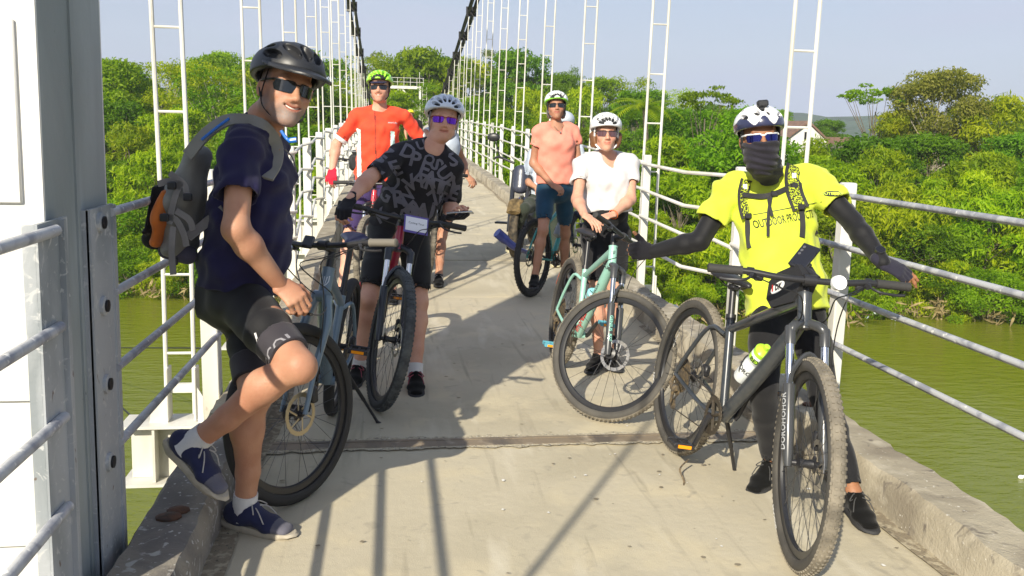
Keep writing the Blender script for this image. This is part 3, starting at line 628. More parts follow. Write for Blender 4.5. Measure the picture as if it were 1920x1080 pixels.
def project(geo, o, ax, ay, tree, off=.0015, far=.5):
    """lays flat shapes onto the surface: shapes at o in plane ax, ay travel along -(ax x ay)"""
    V, Fc = geo; o, ax, ay = vec(o), unit(ax), unit(ay); n = unit(np.cross(ax, ay)); out = []; ok = []
    for p in V:
        q = o+ax*p[0]+ay*p[1]+n*far; h = tree.ray_cast(Vector(q), Vector(-n))
        if h[0] is None: out.append(o+ax*p[0]+ay*p[1]); ok.append(False)
        else: out.append(np.array(h[0])+n*off); ok.append(True)
    return out, [f for f in Fc if all(ok[i] for i in f)]
# ================================================================== BICYCLES
rub = mat('tyre rubber', (.028, .027, .026), .8, bump=.0006, bs=500)
dusty = mat('dusty tyre rubber', (.25, .22, .17), .9, var=(.13, .115, .09), vs=14, bump=.0008, bs=400)
dustw = mat('worn tyre sidewall', (.085, .078, .066), .75, var=(.05, .047, .042), vs=8, bump=.0004, bs=300)
rimm = mat('black rim', (.02, .02, .022), .32); spk = mat('spoke steel', (.10, .10, .105), .3, metal=.8); rotm = mat('rotor steel', (.55, .53, .50), .3, metal=.9)
brass = mat('dusty brake rotor', (.50, .42, .28), .38, metal=.8); chrome = mat('fork stanchion chrome', (.75, .76, .80), .10, metal=1); blk = mat('satin black metal', (.022, .022, .025), .38); gripm = mat('rubber grip', (.035, .034, .033), .75, bump=.0006, bs=300)
grey_grip = mat('worn grey grip', (.16, .145, .12), .7, bump=.0006, bs=250); saddm = mat('saddle vinyl', (.022, .022, .026), .42); bluesad = mat('navy saddle vinyl', (.030, .030, .10), .38)
dirtm = mat('muddy steel', (.16, .115, .06), .75, var=(.05, .045, .04), vs=60); chm = mat('chain steel', (.12, .10, .075), .5, metal=.7); refl = mat('orange reflector', (.95, .33, .01), .2); cablem = mat('cable housing', (.012, .012, .012), .4)
SA = np.array([-.3746, 0, .9272]); A0 = np.array([1.0792, 0, .3535])
def rotm3(ax, a):
    ax = unit(ax); K = np.array([[0, -ax[2], ax[1]], [ax[2], 0, -ax[0]], [-ax[1], ax[0], 0]]); return np.eye(3)+math.sin(a)*K+(1-math.cos(a))*K@K
_wh = {}
def wheel_meshes(knob, far, tyrem, treadm, rotor, width=.028):
    k = (knob, far, tyrem.name, treadm.name, rotor.name if rotor else None)
    if k in _wh: return _wh[k]
    n = 40 if far else 72; R = .37; w = width; out = {}
    mb = MB(); prof = [(R-w+w*math.sin(t), w*math.cos(t)) for t in np.linspace(-.75, math.pi+.75, 15 if not far else 9)]
    mb.lathe(prof, (0, 0, 0), (0, 1, 0), n, cap='loop'); out['tyre'] = mb.build('tyre', tyrem)
    if knob:
        mb = MB(); m = 92 if not far else 60
        for i in range(m):
            for (yy, sh, sx, sy) in (((-.0075, 0, .008, .009), (.0075, 0, .008, .009), (-.0205, .5, .010, .007), (.0205, .5, .010, .007)) if not far else ((0, 0, .009, .022), (-.02, .5, .01, .008), (.02, .5, .01, .008))):
                a = 2*math.pi*(i+sh)/m; rr = R-w+math.sqrt(max(0, w*w-yy*yy)); tl_ = math.asin(max(-1, min(1, yy/w)))
                er = np.array([math.cos(a), 0, math.sin(a)]); et = np.array([-math.sin(a), 0, math.cos(a)]); ey = np.array([0, 1., 0]); nn = er*math.cos(tl_)+ey*math.sin(tl_); bb = np.cross(et, nn)
                mb.box(er*rr+ey*yy+nn*.001, (sx, sy, .007), M=[et, bb, nn])
        mb.lathe([(R-w+(w+.0005)*math.cos(t), (w+.0005)*math.sin(t)) for t in np.linspace(-.95, .95, 9)], (0, 0, 0), (0, 1, 0), n)
        out['tread'] = mb.build('tread', treadm, smooth=False)
    mb = MB(); mb.lathe([(.318, -.013), (.322, -.0125), (.322, .0125), (.318, .013), (.296, .009), (.292, 0), (.296, -.009)], (0, 0, 0), (0, 1, 0), n, cap='loop'); out['rim'] = mb.build('rim', rimm)
    mb = MB(); N = 28 if not far else 20
    for i in range(N):
        a = 2*math.pi*i/N; s = 1 if i % 2 else -1; b = a+(.9 if (i//2) % 2 else -.9)
        mb.tube([(.030*math.cos(b), s*.026, .030*math.sin(b)), (.297*math.cos(a), s*.003, .297*math.sin(a))], .00105 if not far else .0015, 4, cap=False)
    out['spokes'] = mb.build('spokes', spk, smooth=False)
    mb = MB(); mb.tube([(0, -.055, 0), (0, -.035, 0), (0, -.03, 0), (0, -.024, 0), (0, 0, 0), (0, .024, 0), (0, .03, 0), (0, .035, 0), (0, .055, 0)], [.008, .012, .032, .018, .014, .018, .032, .012, .008], 14); out['hub'] = mb.build('hub', blk)
    if rotor:
        mb = MB(); M_ = 48 if not far else 24; V = []; Fc = []
        for i in range(M_):
            a = 2*math.pi*i/M_
            for (r_, y_) in ((.088+.0012*math.cos(8*a*2), .0373), (.070, .0373), (.070, .0391), (.088+.0012*math.cos(8*a*2), .0391)): V.append((r_*math.cos(a), y_, r_*math.sin(a)))
        for i in range(M_):
            for j in range(4): Fc.append((i*4+j, i*4+(j+1) % 4, ((i+1) % M_)*4+(j+1) % 4, ((i+1) % M_)*4+j))
        mb.add(V, Fc)
        for i in range(6):
            a = i*math.pi/3; mb.tube([(.02*math.cos(a), .0382, .02*math.sin(a)), (.046*math.cos(a+.35), .0382, .046*math.sin(a+.35)), (.072*math.cos(a+.45), .0382, .072*math.sin(a+.45))], .004, 6, flat=.3, side=(math.sin(a), 0, -math.cos(a)))
        out['brake_rotor'] = mb.build('brake_rotor', rotor, smooth=False)
    for o in out.values(): COL.objects.unlink(o)
    _wh[k] = out; return out
def bicycle(pose, label, frame_m, fork_m=None, susp=True, rotor=rotm, tyrem=dustw, treadm=dusty, knob=True, far=False, grips=(gripm, gripm), sad=saddm, bar_up=0, sad_up=0, stanch=chrome, kick=None, name='bicycle', ttdrop=0, bottle=None, crank=-.6, barw=.36, tubes=1.0, basebar=True, sadx=0):
    x, y, psi, lean, st, sc = pose; fork_m = fork_m or blk
    root = empty(name, (x, y, zd(y)), label, 'bicycle', 'bicycles on the bridge'); root.rotation_euler = (lean, 0, psi); root.rotation_mode = 'XYZ'; root.scale = (sc, sc, sc)
    M = Matrix.Rotation(psi, 4, 'Z') @ Matrix.Rotation(lean, 4, 'X'); root.rotation_euler = M.to_euler()
    S = rotm3(SA, st); T = lambda p: A0+S@(vec(p)-A0); TS = lambda ps: [T(p) for p in ps]
    for which in (0, 1):
        W = wheel_meshes(knob, far, tyrem, treadm, rotor); hub = W['hub'].copy(); hub.name = 'wheel'; COL.objects.link(hub); hub.parent = root
        if which == 0: hub.location = (0, 0, .37)
        else:
            c = T((1.12, 0, .37)); hub.matrix_local = Matrix.Translation(c) @ Matrix([list(r) for r in S]).to_4x4()
        for k, o in W.items():
            if k != 'hub': c = o.copy(); COL.objects.link(c); c.parent = hub; c.name = k
    bb = vec((.43, 0, .31)); sT = vec((.305, 0, .715)); hB = vec((.888, 0, .826)); hT = vec((.847, 0, .928)); ra = vec((0, 0, .37)); t = tubes
    mb = MB(); mb.tube([hB-unit(hT-hB)*.012, hB, hT, hT+unit(hT-hB)*.008], [.026*t, .024*t, .024*t, .026*t], 14)
    mb.tube(bez([hB+(hT-hB)*.15+(-.01, 0, 0), hB*.7+bb*.3+(0, 0, .008), hB*.3+bb*.7, bb], 4), list(np.array([.023, .026, .028, .03, .03, .03, .029, .029, .028, .027, .027, .026, .026])*t), 12)
    mb.tube(bez([hT-(0, 0, .02), hT*.5+sT*.5-(0, 0, .035+ttdrop), sT-(0, 0, .05+ttdrop)], 4), list(np.linspace(.022, .016, 9)*t), 12)
    mb.tube([bb, sT], .0175*t, 12); mb.tube([bb-(0, .04, 0), bb+(0, .04, 0)], .022, 12)
    for s in (-1, 1):
        mb.tube(bez([bb+(-.03, s*.03, 0), (.30, s*.045, .315), (.15, s*.06, .345), ra+(0, s*.062, 0)], 4), [.012]*4+[.011]*4+[.010]*5, 8)
        mb.tube(bez([sT-(0, 0, .07+ttdrop)+(0, s*.012, 0), (.22, s*.045, .655-ttdrop), (.10, s*.058, .52), ra+(0, s*.062, .01)], 4), [.010]*13, 8)
    mb.build('frame', frame_m, root)
    # fork
    mb = MB(); L = lambda s, a: vec((1.12, s*.062, .37))+SA*a+vec((-.0408*min(1, a/.12) if False else 0, 0, 0))
    cr = vec((.892, 0, .817)); off = vec((.9272, 0, .3746))*.044
    if susp:
        for s in (-1, 1): mb.tube(TS([L(s, -.015), L(s, .02), L(s, .10), L(s, .27), L(s, .275)]), [.014, .019, .020, .0225, .021], 12)
        mb.tube(TS(bez([L(-1, .27), L(-1, .33)+(.01, .012, 0), vec((1.12, 0, .37))+SA*.385+off*.5, L(1, .33)+(.01, -.012, 0), L(1, .27)], 5)), .011, 8, flat=1.6)
        mb.build('fork_lowers', fork_m, root)
        mb = MB()
        for s in (-1, 1): mb.tube(TS([L(s, .25), L(s, .46)]), .0155, 12)
        mb.build('stanchions', stanch, root)
        mb = MB(); mb.tube(TS(bez([L(-1, .465)+(0, 0, .0), L(-1, .49)+(0, .015, 0), cr+SA*.015, L(1, .49)+(0, -.015, 0), L(1, .465)], 4)), .019, 10)
        for s in (-1, 1): mb.tube(TS([L(s, .42), L(s, .48), L(s, .488)]), [.0205, .0205, .017], 12)
        mb.tube(TS([cr-SA*.01, cr+SA*.03]), .024, 12); mb.build('fork_crown', fork_m, root)
    else:
        for s in (-1, 1): mb.tube(TS(bez([L(s, 0), L(s, .2)+(-.01, 0, 0), L(s, .36)+(-.03, 0, 0), cr+(.01, s*.03, .0)], 4)), [.011]*4+[.016]*4+[.021]*4+[.024], 12, flat=1.3)
        mb.tube(TS([cr+(.01, -.035, .005), cr+(.01, .035, .005)]), .026, 12); mb.tube(TS([cr-SA*.01, cr+SA*.03]), .026, 12); mb.build('fork', frame_m, root)
    # cockpit
    up = SA*bar_up; stp = vec((.832, 0, .965))+up; bc = vec((.888, 0, .99))+up
    mb = MB(); mb.tube(TS([hT+SA*.005, stp+SA*.02]), .0165, 12); mb.tube(TS([stp, bc]), [.0175, .017], 12); mb.tube(TS([bc-(0, .023, 0), bc+(0, .023, 0)]), .0215, 12); mb.build('stem', blk, root)
    w_ = barw; bp = [(.862, -w_, .998), (.876, -w_*.6, 1.0), (.889, -.12, .992), (.890, 0, .99), (.889, .12, .992), (.876, w_*.6, 1.0), (.862, w_, .998)]
    mb = MB(); mb.tube(TS([p+up for p in bez(bp, 4)]), .0125, 10); mb.build('handlebar', blk, root)
    for s, gm_ in ((-1, grips[0]), (1, grips[1])):
        mb = MB(); e = vec((.862, s*w_, .998))+up; i_ = vec((.870, s*(w_-.125), .9995))+up; mb.tube(TS([e+(e-i_)*.02, e, e*.85+i_*.15, e*.5+i_*.5, i_+(e-i_)*.1, i_]), [.014, .0175, .0165, .0165, .0165, .0185], 12); mb.build('grip', gm_, root)
        mb = MB(); q = i_+(0, -s*.03, 0); mb.tube(TS([q-(0, s*.012, 0), q+(0, s*.012, 0)]), .017, 10); mb.tube(TS([q+(.03, -s*.01, -.012), q+(.02, s*.0, -.01)]), .012, 8)
        mb.tube(TS(bez([q+(.03, 0, -.012), q+(.055, s*.03, -.025), q+(.05, s*.09, -.03), q+(.048, s*.12, -.028)], 4)), .0052, 6); mb.box(T(q+(.005, -s*.03, -.02)), (.03, .035, .022), M=S.T, bev=.006); mb.build('brake_lever', blk, root)
    # saddle and post
    su = vec((0, 0, sad_up)); d = unit(sT-bb); ps = sT+d*(.19+sad_up)
    mb = MB(); mb.tube([sT-d*.02, ps], .0145, 12); mb.box(ps+(0, 0, .005), (.05, .035, .025), bev=.005); mb.tube([sT-d*.005, sT+d*.02], .022, 12)
    for s in (-1, 1): mb.tube(bez([ps+(-.11, s*.03, .03), ps+(-.04, s*.022, .008), ps+(.04, s*.022, .008), ps+(.12, s*.006, .03)], 3), .0035, 6)
    mb.build('seatpost', blk, root)
    sc0 = ps+(.0, 0, .045); V = []; Fc = []; n = 14
    prof = [(-.135, .052, .012, .004), (-.125, .066, .02, .008), (-.09, .072, .026, .008), (-.05, .064, .026, .004), (0, .042, .024, 0), (.05, .026, .022, -.001), (.10, .020, .020, 0), (.135, .016, .016, -.003), (.148, .006, .008, -.008)]
    for (px, wd, th, dz) in prof:
        for j in range(n):
            a = 2*math.pi*j/n; V.append(sc0+vec((px, wd*math.cos(a), dz+(th*.55 if math.sin(a) > 0 else th)*math.sin(a)*(1-.0*abs(math.cos(a)))-.10*wd*math.cos(a)**2*1.5)))
    for i in range(len(prof)-1):
        for j in range(n): Fc.append((i*n+j, i*n+(j+1) % n, (i+1)*n+(j+1) % n, (i+1)*n+j))
    Fc += [tuple(range(n-1, -1, -1)), tuple((len(prof)-1)*n+j for j in range(n))]
    newobj('saddle', V, Fc, sad, root)
    # drivetrain on the right side
    mb = MB(); mb.lathe([(.078, -.049), (.080, -.047), (.078, -.045), (.058, -.045), (.058, -.049)], bb, (0, 1, 0), 36, cap='loop')
    for i in range(32): a = i*math.pi/16; mb.box(bb+(.081*math.cos(a), -.047, .081*math.sin(a)), (.007, .003, .005))
    for i in range(4): a = i*math.pi/2+.4; mb.tube([bb+(0, -.047, 0), bb+(.066*math.cos(a), -.047, .066*math.sin(a))], .007, 6)
    mb.build('chainring', chm, root)
    for s in (-1, 1):
        a = crank+(0 if s < 0 else math.pi); e = bb+vec((.172*math.cos(a), s*.078, .172*math.sin(a)))
        mb = MB(); mb.tube([bb+(0, s*.052, 0), bb+(0, s*.062, 0)+(e-bb)*.1*(1, 0, 1), e-(0, s*.006, 0)], [.016, .013, .011], 8); mb.build('crank', blk, root)
        ped = MB(); c = e+(0, s*.055, 0)
        ped.tube([e, c+(0, s*.045, 0)], .006, 8); ped.box(c+(.038, 0, 0), (.012, .095, .022), bev=.002); ped.box(c-(.038, 0, 0), (.012, .095, .022), bev=.002)
        for q in (-.042, 0, .042): ped.box(c+(0, q, 0), (.07, .010, .014))
        pd = ped.build('pedal', blk if pose is not PF else mat('blue pedal', (.10, .35, .45), .5), root)
        for rs in (-1, 1): rb = MB(); rb.box(c+(rs*.0465, 0, 0), (.004, .06, .014)); rb.build('reflector', refl, pd)
    mb = MB()
    for i, r_ in enumerate((.085, .074, .064, .055, .047, .04, .033, .027)): mb.lathe([(r_, -.028-.0042*i), (r_, -.0262-.0042*i), (.02, -.0262-.0042*i), (.02, -.028-.0042*i)], ra, (0, 1, 0), 24, cap='loop')
    mb.build('cassette', dirtm if not far else chm, root)
    mb = MB(); cw = -.047; up_ = [bb+(0, cw, .08), ra+(0, cw+.002, .045)]; dn = [bb+(0, cw, -.08), ra+(.03, cw, -.16), ra+(.0, cw, -.165), ra+(-.02, cw, -.15), ra+(.04, cw, -.085), ra+(.045, cw, -.06), ra+(.02, cw, -.045), ra+(-.03, cw, -.035), ra+(-.045, cw, 0), ra+(-.03, cw, .035), ra+(0, cw, .046)]
    for pl_ in (up_, dn): mb.tube(pl_, .0042, 5, cap=False, flat=.6)
    mb.build('chain', chm, root)
    mb = MB(); mb.lathe([(.022, cw-.003), (.022, cw+.003), (.005, cw+.003), (.005, cw-.003)], ra+(.025, 0, -.075), (0, 1, 0), 14, cap='loop'); mb.lathe([(.024, cw-.003), (.024, cw+.003), (.005, cw+.003), (.005, cw-.003)], ra+(.01, 0, -.145), (0, 1, 0), 14, cap='loop')
    mb.tube([ra+(.0, -.066, -.01), ra+(-.005, -.075, -.045), ra+(.03, -.07, -.07), ra+(.008, -.06, -.15)], [.01, .018, .014, .006], 8, flat=.7); mb.box(ra+(.02, -.062, -.06), (.05, .035, .035), bev=.008); mb.build('derailleur', dirtm if not far else blk, root)
    for c in (ra+(.06, .055, .05),): 
        mb = MB(); mb.box(c, (.05, .03, .055), bev=.008); mb.build('brake_caliper', blk, root)
    mb = MB(); mb.box(T(L(1, .07)+(-.045, -.012, .0)), (.035, .032, .07), M=S.T, bev=.008); mb.build('brake_caliper', blk, root)
    if not far or True:
        for k, (s, tgt) in enumerate(((1, L(1, .12)+(-.03, .01, 0)), (-1, hB+(-.05, -.02, -.02)), (1, hB+(-.06, .018, -.02)))):
            a = T(vec((.895, s*(w_-.17), .985))+up); fwd = T(vec((1.02+.03*k, s*.10*(1-.3*k), .95))+up*.5)
            if k == 0: e = T(tgt); m2 = T(vec((.99, .085, .80)))
            else: e = tgt; m2 = hB*.5+hT*.5+(.09, s*.06*(1 if k == 1 else .6), -.02)
            mb = MB(); mb.tube(bez([a, fwd*.6+a*.4, fwd, m2, e], 5), .0026, 5, cap=False); mb.build('cable', cablem, root)
    if kick:
        a = vec(kick[0]); b_ = vec(kick[1]); mb = MB(); mb.tube([a, a*.45+b_*.55, a*.44+b_*.56, b_-(b_-a)*.05, b_], [.010, .010, .008, .008, .016], 10); mb.build('kickstand', blk, root)
    return root, T
H_ = math.radians
PG = (1.328, 3.885, -1.519, -.172, -.275, .994); PF = (1.06, 5.44, -1.56, -.150, .86, .945); PB = (-.22, 5.741, -1.441, -.169, .093, 1.019)
PA = (-.295, 4.54, -1.675, -.135, -.56, .972); PC = (.0, 8.354, -1.75, 0, -.06, .965); PE = (1.245, 7.62, .96, 0, .05, .93); PD = (.36, 9.30, -1.60, -.03, .12, .99)
fblk = mat('anthracite frame paint', (.035, .042, .052), .28, coat=.5, var=(.05, .055, .06), vs=40); fcel = mat('celeste frame paint', (.30, .56, .47), .3, coat=.5); fred = mat('crimson frame paint', (.32, .012, .045), .28, coat=.6); fblu = mat('slate blue frame paint', (.135, .20, .265), .3, coat=.5); ftea = mat('teal frame paint', (.03, .27, .25), .32, coat=.4); fk = mat('graphite fork', (.05, .052, .055), .3, coat=.3); navyf = mat('navy fork', (.012, .022, .06), .3); cleanr = mat('dark tyre rubber', (.035, .036, .036), .7, bump=.0006, bs=300); bluedust = mat('dusty grey tread', (.11, .12, .12), .85, var=(.05, .055, .06), vs=20)
G, TG = bicycle(PG, 'black mountain bike with dusty tyres standing in front of the guide in yellow', fblk, fork_m=fk, kick=((.36, .05, .30), (.27, .20, .02)), sad_up=-.055, crank=-1.95, rotor=rotm, barw=.37, tubes=1.1)
Fb, TF = bicycle(PF, 'pale celeste green mountain bike held upright between the white shirted woman and guide', fcel, fork_m=mat('carbon look fork', (.05, .052, .055), .35, coat=.4), bar_up=.02, crank=-2.4, tubes=1.05)
B, TB = bicycle(PB, 'crimson mountain bike held by the man in the patterned jersey', fred, tyrem=cleanr, treadm=bluedust, fork_m=mat('dark navy fork', (.02, .024, .035), .3, coat=.3), crank=-1.2, bar_up=.0)
A, TA = bicycle(PA, 'slate blue bike with a rigid fork and navy saddle beside the backpack man', fblu, susp=False, tyrem=rub, treadm=rub, knob=False, rotor=brass, grips=(grey_grip, grey_grip), sad=bluesad, bar_up=.05, sad_up=.05, crank=-1.6, kick=((.28, .06, .33), (.16, .26, .03)), tubes=1.15)
Cb, TC = bicycle(PC, 'bright red framed bike under the man in the red jersey', mat('signal red frame paint', (.55, .03, .05), .3, coat=.5), far=True, crank=-1.2, bar_up=.01)
E_, TE = bicycle(PE, 'teal mountain bike straddled by the woman in peach', ftea, fork_m=navyf, far=True, tyrem=rub, treadm=rub, crank=-.4, sad_up=-.03)
D, TD = bicycle(PD, 'bike mostly hidden behind the man in the patterned jersey, knobby front wheel showing', mat('dark grey frame', (.05, .05, .055), .4), far=True, crank=-1.2)
Hb, TH = bicycle((-.42, 11.2, -1.5, 0, .05, .97), 'farther bike with a black handlebar bag, left of the man in red', mat('grey frame paint', (.2, .2, .21), .4), far=True, crank=-1.2)
def inv(root):
    bpy.context.view_layer.update(); return root.matrix_world
# handlebar bag of the farther bike, top tube bag, name card, phones, bottles
mb = MB(); mb.box((.98, 0, .97), (.16, .27, .19), bev=.03); mb.box((.975, 0, 1.09), (.10, .2, .05), bev=.01); mb.build('handlebar_bag', mat('black nylon', (.02, .02, .022), .7, bump=.001, bs=200), Hb)
mb = MB(); mb.box((.97, 0, 1.10), (.13, .28, .012), bev=.004); mb.build('map_case', mat('clear grey case', (.3, .31, .33), .2), Hb)
nyl = MATS['black nylon']
mb = MB(); mb.prism([(.0, -.02), (.035, .085), (-.03, .12), (-.16, .065), (-.21, .02), (-.20, -.05), (-.15, -.075)], (.83, 0, .915), (1, 0, 0), (0, 0, 1), (0, 1, 0), .066)
tb = mb.build('frame_bag', nyl, G); 
mb = MB()
for sx_, ms in ((.030, 0),): mb.add([(.70+.05*math.cos(t)*.9+.02*math.sin(t)*.35, -.0345, .925+.026*math.sin(t)+.018*math.cos(t)) for t in np.linspace(0, 2*math.pi, 24, endpoint=False)], [tuple(range(24))])
lg = mb.build('badge', mat('white print', (.85, .85, .83), .5), tb, smooth=False)
ang = .34; ca, sa = math.cos(ang), math.sin(ang)
def flat_text(s, size, o, ax, ay, m, parent, name='lettering', bold=.02, sub=0):
    V, Fc = text_geo(s, size, bold, sub); o, ax, ay = vec(o), vec(ax), vec(ay)
    return newobj(name, [o+ax*p[0]+ay*p[1] for p in V], Fc, m, parent, smooth=False)
inkb = mat('black ink', (.01, .01, .012), .5); inkw = mat('white ink', (.8, .8, .78), .5); inkr = mat('red ink', (.6, .02, .02), .5)
flat_text('DK', .034, (.705, -.0355, .928), (ca, 0, sa), (-sa, 0, ca), inkb, tb, bold=.05); flat_text('i', .036, (.664, -.0355, .915), (ca, 0, sa), (-sa, 0, ca), inkr, tb, bold=.09)
# the right side of a bike facing the viewer is on the left of the picture: lettering reads from its rear to its front seen from -y
def tyre_text(s, bike, wi, a0, r_, size, side, m, bold=.03):
    """lettering round the sidewall, centred on angle a0"""
    V, Fc = text_geo(s, size, bold, 1); wh = [c for c in bike.children if c.name.startswith('wheel')][wi]; out = []
    for p in V:
        a = a0+side*p[0]*1.55/r_; rr = r_+p[1]; out.append((rr*math.cos(a), side*-(.0285+.0), rr*math.sin(a)))
    return newobj('lettering', out, Fc, m, wh, smooth=False)
tyre_text('MAXXIS', G, 0, math.radians(203), .346, .020, 1, inkw, .04); tyre_text('MAXXIS', G, 1, math.radians(235), .346, .019, 1, inkw, .04)
tyre_text('DT B-FAST', G, 0, math.radians(163), .312, .0001+.021, -1, inkw, .03)
tyre_text('ORTEM', Fb, 0, math.radians(150), .346, .020, 1, mat('orange ink', (.8, .16, .05), .6), .03)
def along_text(s, size, p, q, nrm, rad, m, parent, bold=.02, T=None, up=1):
    """lettering running from p to q on the side of a tube facing nrm, bent round the tube"""
    V, Fc = text_geo(s, size, bold, 1); p, q, n = vec(p), vec(q), unit(nrm); d = unit(q-p); b_ = np.cross(n, d)*up; c = (p+q)/2; out = []
    for v in V:
        th = v[1]/rad; P = c+d*v[0]+n*rad*math.cos(th)+b_*rad*math.sin(th); out.append(T(P) if T is not None else P)
    return newobj('lettering', out, Fc, m, parent, smooth=False)
bbp = vec((.43, 0, .31)); hBp = vec((.888, 0, .826))
legs = lambda s, a: vec((1.12, s*.062, .37))+SA*a
along_text('DOROHOHOR', .030, legs(-1, .04), legs(-1, .24), (.45, -1, .15), .0235, mat('grey ink', (.4, .41, .42), .5), G, T=TG)
along_text('GENIUS  RST', .026, legs(-1, .24), legs(-1, .02), (.75, -1, .3), .0235, mat('mint ink', (.25, .6, .5), .5), Fb, T=TF)
along_text('Impreza', .062, bbp+(hBp-bbp)*.02, bbp+(hBp-bbp)*.42, (.2, -1, -.2), .0325, inkr, Fb, up=1)
along_text('NIKON', .036, bbp+(hBp-bbp)*.45, bbp+(hBp-bbp)*.9, (.2, -1, 0), .031, inkb, Fb)
along_text('TRER', .085, bbp+(hBp-bbp)*.1, bbp+(hBp-bbp)*.9, (0, -1, .1), .031, inkb, E_)
# shield badge on the slate blue head tube and on the celeste one
def shield(c, n_, upv, sz, m, parent, rad, T_=None):
    o = MB(); out = [(-.5, .55), (.5, .55), (.5, .0), (.3, -.35), (0, -.6), (-.3, -.35), (-.5, 0)]; n_ = unit(n_); b_ = unit(np.cross(upv, n_)); u_ = unit(upv)
    pts = [(a*sz, b2*sz) for a, b2 in out]; inn = [(a*sz*.8, b2*sz*.84) for a, b2 in out]
    w3 = lambda a, b2: vec(c)+u_*b2+n_*rad*math.cos(a/rad)+b_*rad*math.sin(a/rad)
    V = [w3(*p) for p in pts]+[w3(*p) for p in inn]; k = 7; Fc = [(i, (i+1) % k, k+(i+1) % k, k+i) for i in range(k)]; o.add(V, Fc)
    for q in (-.25, 0, .25): o.add([w3(sz*(q-.05), sz*.42), w3(sz*(q+.05), sz*.42), w3(sz*(q*.5+.03), -sz*.42), w3(sz*(q*.5-.03), -sz*.42)], [(0, 1, 2, 3)])
    return o.build('badge', m, parent, smooth=False)
hTp = vec((.847, 0, .928)); shield((hTp+hBp)/2, (1, -.25, .4), SA, .046, mat('silver ink', (.55, .6, .65), .4), A, .0285)
shield((hTp+hBp)/2+SA*.02, (1, -.1, .4), SA, .02, inkb, Fb, .0262)
# name card on the crimson bike
mb = MB(); c = TB((.93, .06, .97)); cdM = rotm3(SA, .093)
card = MB(); ax_ = cdM@vec((0, 1, 0)); ay_ = unit((-.55, 0, .83)); nn_ = np.cross(ax_, ay_); card.box(c, (.135, .105, .004), M=[ax_, ay_, nn_]); cb = card.build('name_card', mat('violet card', (.12, .09, .35), .5), B)
card = MB(); card.box(c+nn_*.003, (.12, .082, .003), M=[ax_, ay_, nn_]); card.build('label', mat('white paper', (.82, .82, .85), .6), cb)
V_, F_ = text_geo('Cycling Tour', .017, .0, 0); newobj('lettering', [c+nn_*.0052+ax_*p[0]+ay_*(p[1]+.005) for p in V_], F_, inkb, cb, smooth=False)
def in_world(root, p): return np.array(inv(root) @ Vector([float(q) for q in p]))
glassm = mat('phone glass', (.012, .012, .016), .08, spec=.8)
# phone clamped over the guide's handlebar
pc = at(1508, 481, 3.34); pax = unit(at(1524, 460, 3.36)-at(1490, 503, 3.34)); pbx = unit(at(1544, 464, 3.30)-at(1506, 458, 3.36)); pbx = unit(pbx-pax*np.dot(pax, pbx)); pn = np.cross(pbx, pax)
ph = empty('phone', pc, 'black phone clamped above the handlebar of the black mountain bike', 'phone')
mb = MB(); mb.box(pc, (.078, .15*.72, .010), M=[pbx, pax, pn], bev=.003); mb.build('body', glassm, ph, pc)
for q in (-.012, .004, .02):
    mb = MB(); mb.lathe([(0, .0068), (.006, .0068), (.006, .004), (0, .004)], pc+pax*.035+pbx*(-.022)+pax*(q-.02), pn, 12); mb.build('lens', mat('lens ring', (.10, .10, .11), .2), ph, pc)
mb = MB(); mb.box(pc-pn*.012-pax*.03, (.085, .035, .015), M=[pbx, pax, pn], bev=.004); mb.tube([pc-pn*.012-pax*.03, in_world(G, TG((.888, .03, 1.0)))], .010, 8); mb.box(pc-pax*.052, (.06, .012, .022), M=[pbx, pax, pn], bev=.003); mb.build('clamp', blk, ph, pc)
# round white plate on the bar centre
mb = MB(); cc = TG((.905, .10, .993)); nv = rotm3(SA, -.275)@unit((1, .1, .25)); mb.lathe([(0, .012), (.0265, .011), (.028, .004), (.028, -.01), (0, -.01)], cc, nv, 28); mb.build('bar_light', mat('white lens', (.8, .82, .84), .25), G)
# gadgets on the slate blue bike
mb = MB(); c = TA((.92, -.04, 1.055)); mb.box(c, (.075, .045, .02), M=rotm3((0, 1, 0), -.5), bev=.005); mb.build('bike_computer', blk, A)
mb = MB(); c = TA((.93, -.135, 1.03)); mb.tube([c, c+rotm3(SA, -.6)@vec((.05, 0, .0))], [.018, .02], 14); mb.build('headlight', mat('silver lamp', (.45, .47, .5), .25, metal=.6), A)
def bottle(root, c, d, h, r_, cols, label, txt=None):
    c, d = in_world(root, c), unit(np.array(inv(root).to_3x3() @ Vector(d))); e = empty('water_bottle', c, label, 'bottle', None)
    mb = MB(); mb.lathe([(0, 0), (r_*.95, 0), (r_, .006), (r_, h*.45), (r_*.86, h*.5), (r_*.86, h*.54), (r_, h*.58), (r_, h*.74), (r_*.95, h*.76)], c, d, 24); mb.build('body', cols[0], e, c)
    mb = MB(); mb.lathe([(r_*1.003, h*.60), (r_*1.008, h*.61), (r_*1.008, h*.68), (r_*1.003, h*.69)], c, d, 24); mb.build('band', cols[2], e, c)
    mb = MB(); mb.lathe([(r_*.97, h*.75), (r_*.99, h*.84), (r_*.7, h*.88), (r_*.35, h*.9), (r_*.35, h*.97), (0, h*.98)], c, d, 24); mb.build('cap', cols[1], e, c)
    if txt:
        n_ = unit(at(1425, 670, 1)*0+CAM-c); n_ = unit(n_-d*np.dot(n_, d)); b_ = np.cross(d, n_)
        for s_, size, o_, m_, vert in txt:
            V, Fc = text_geo(s_, size, .03, 1); out = []
            for v in V:
                a, u_ = (v[0], v[1]) if not vert else (-v[1], v[0]); th = a/(r_*1.02); out.append(c+d*(h*o_+u_)+n_*r_*1.02*math.cos(th)+b_*r_*1.02*math.sin(th))
            newobj('lettering', out, Fc, m_, e, c, smooth=False)
    return e
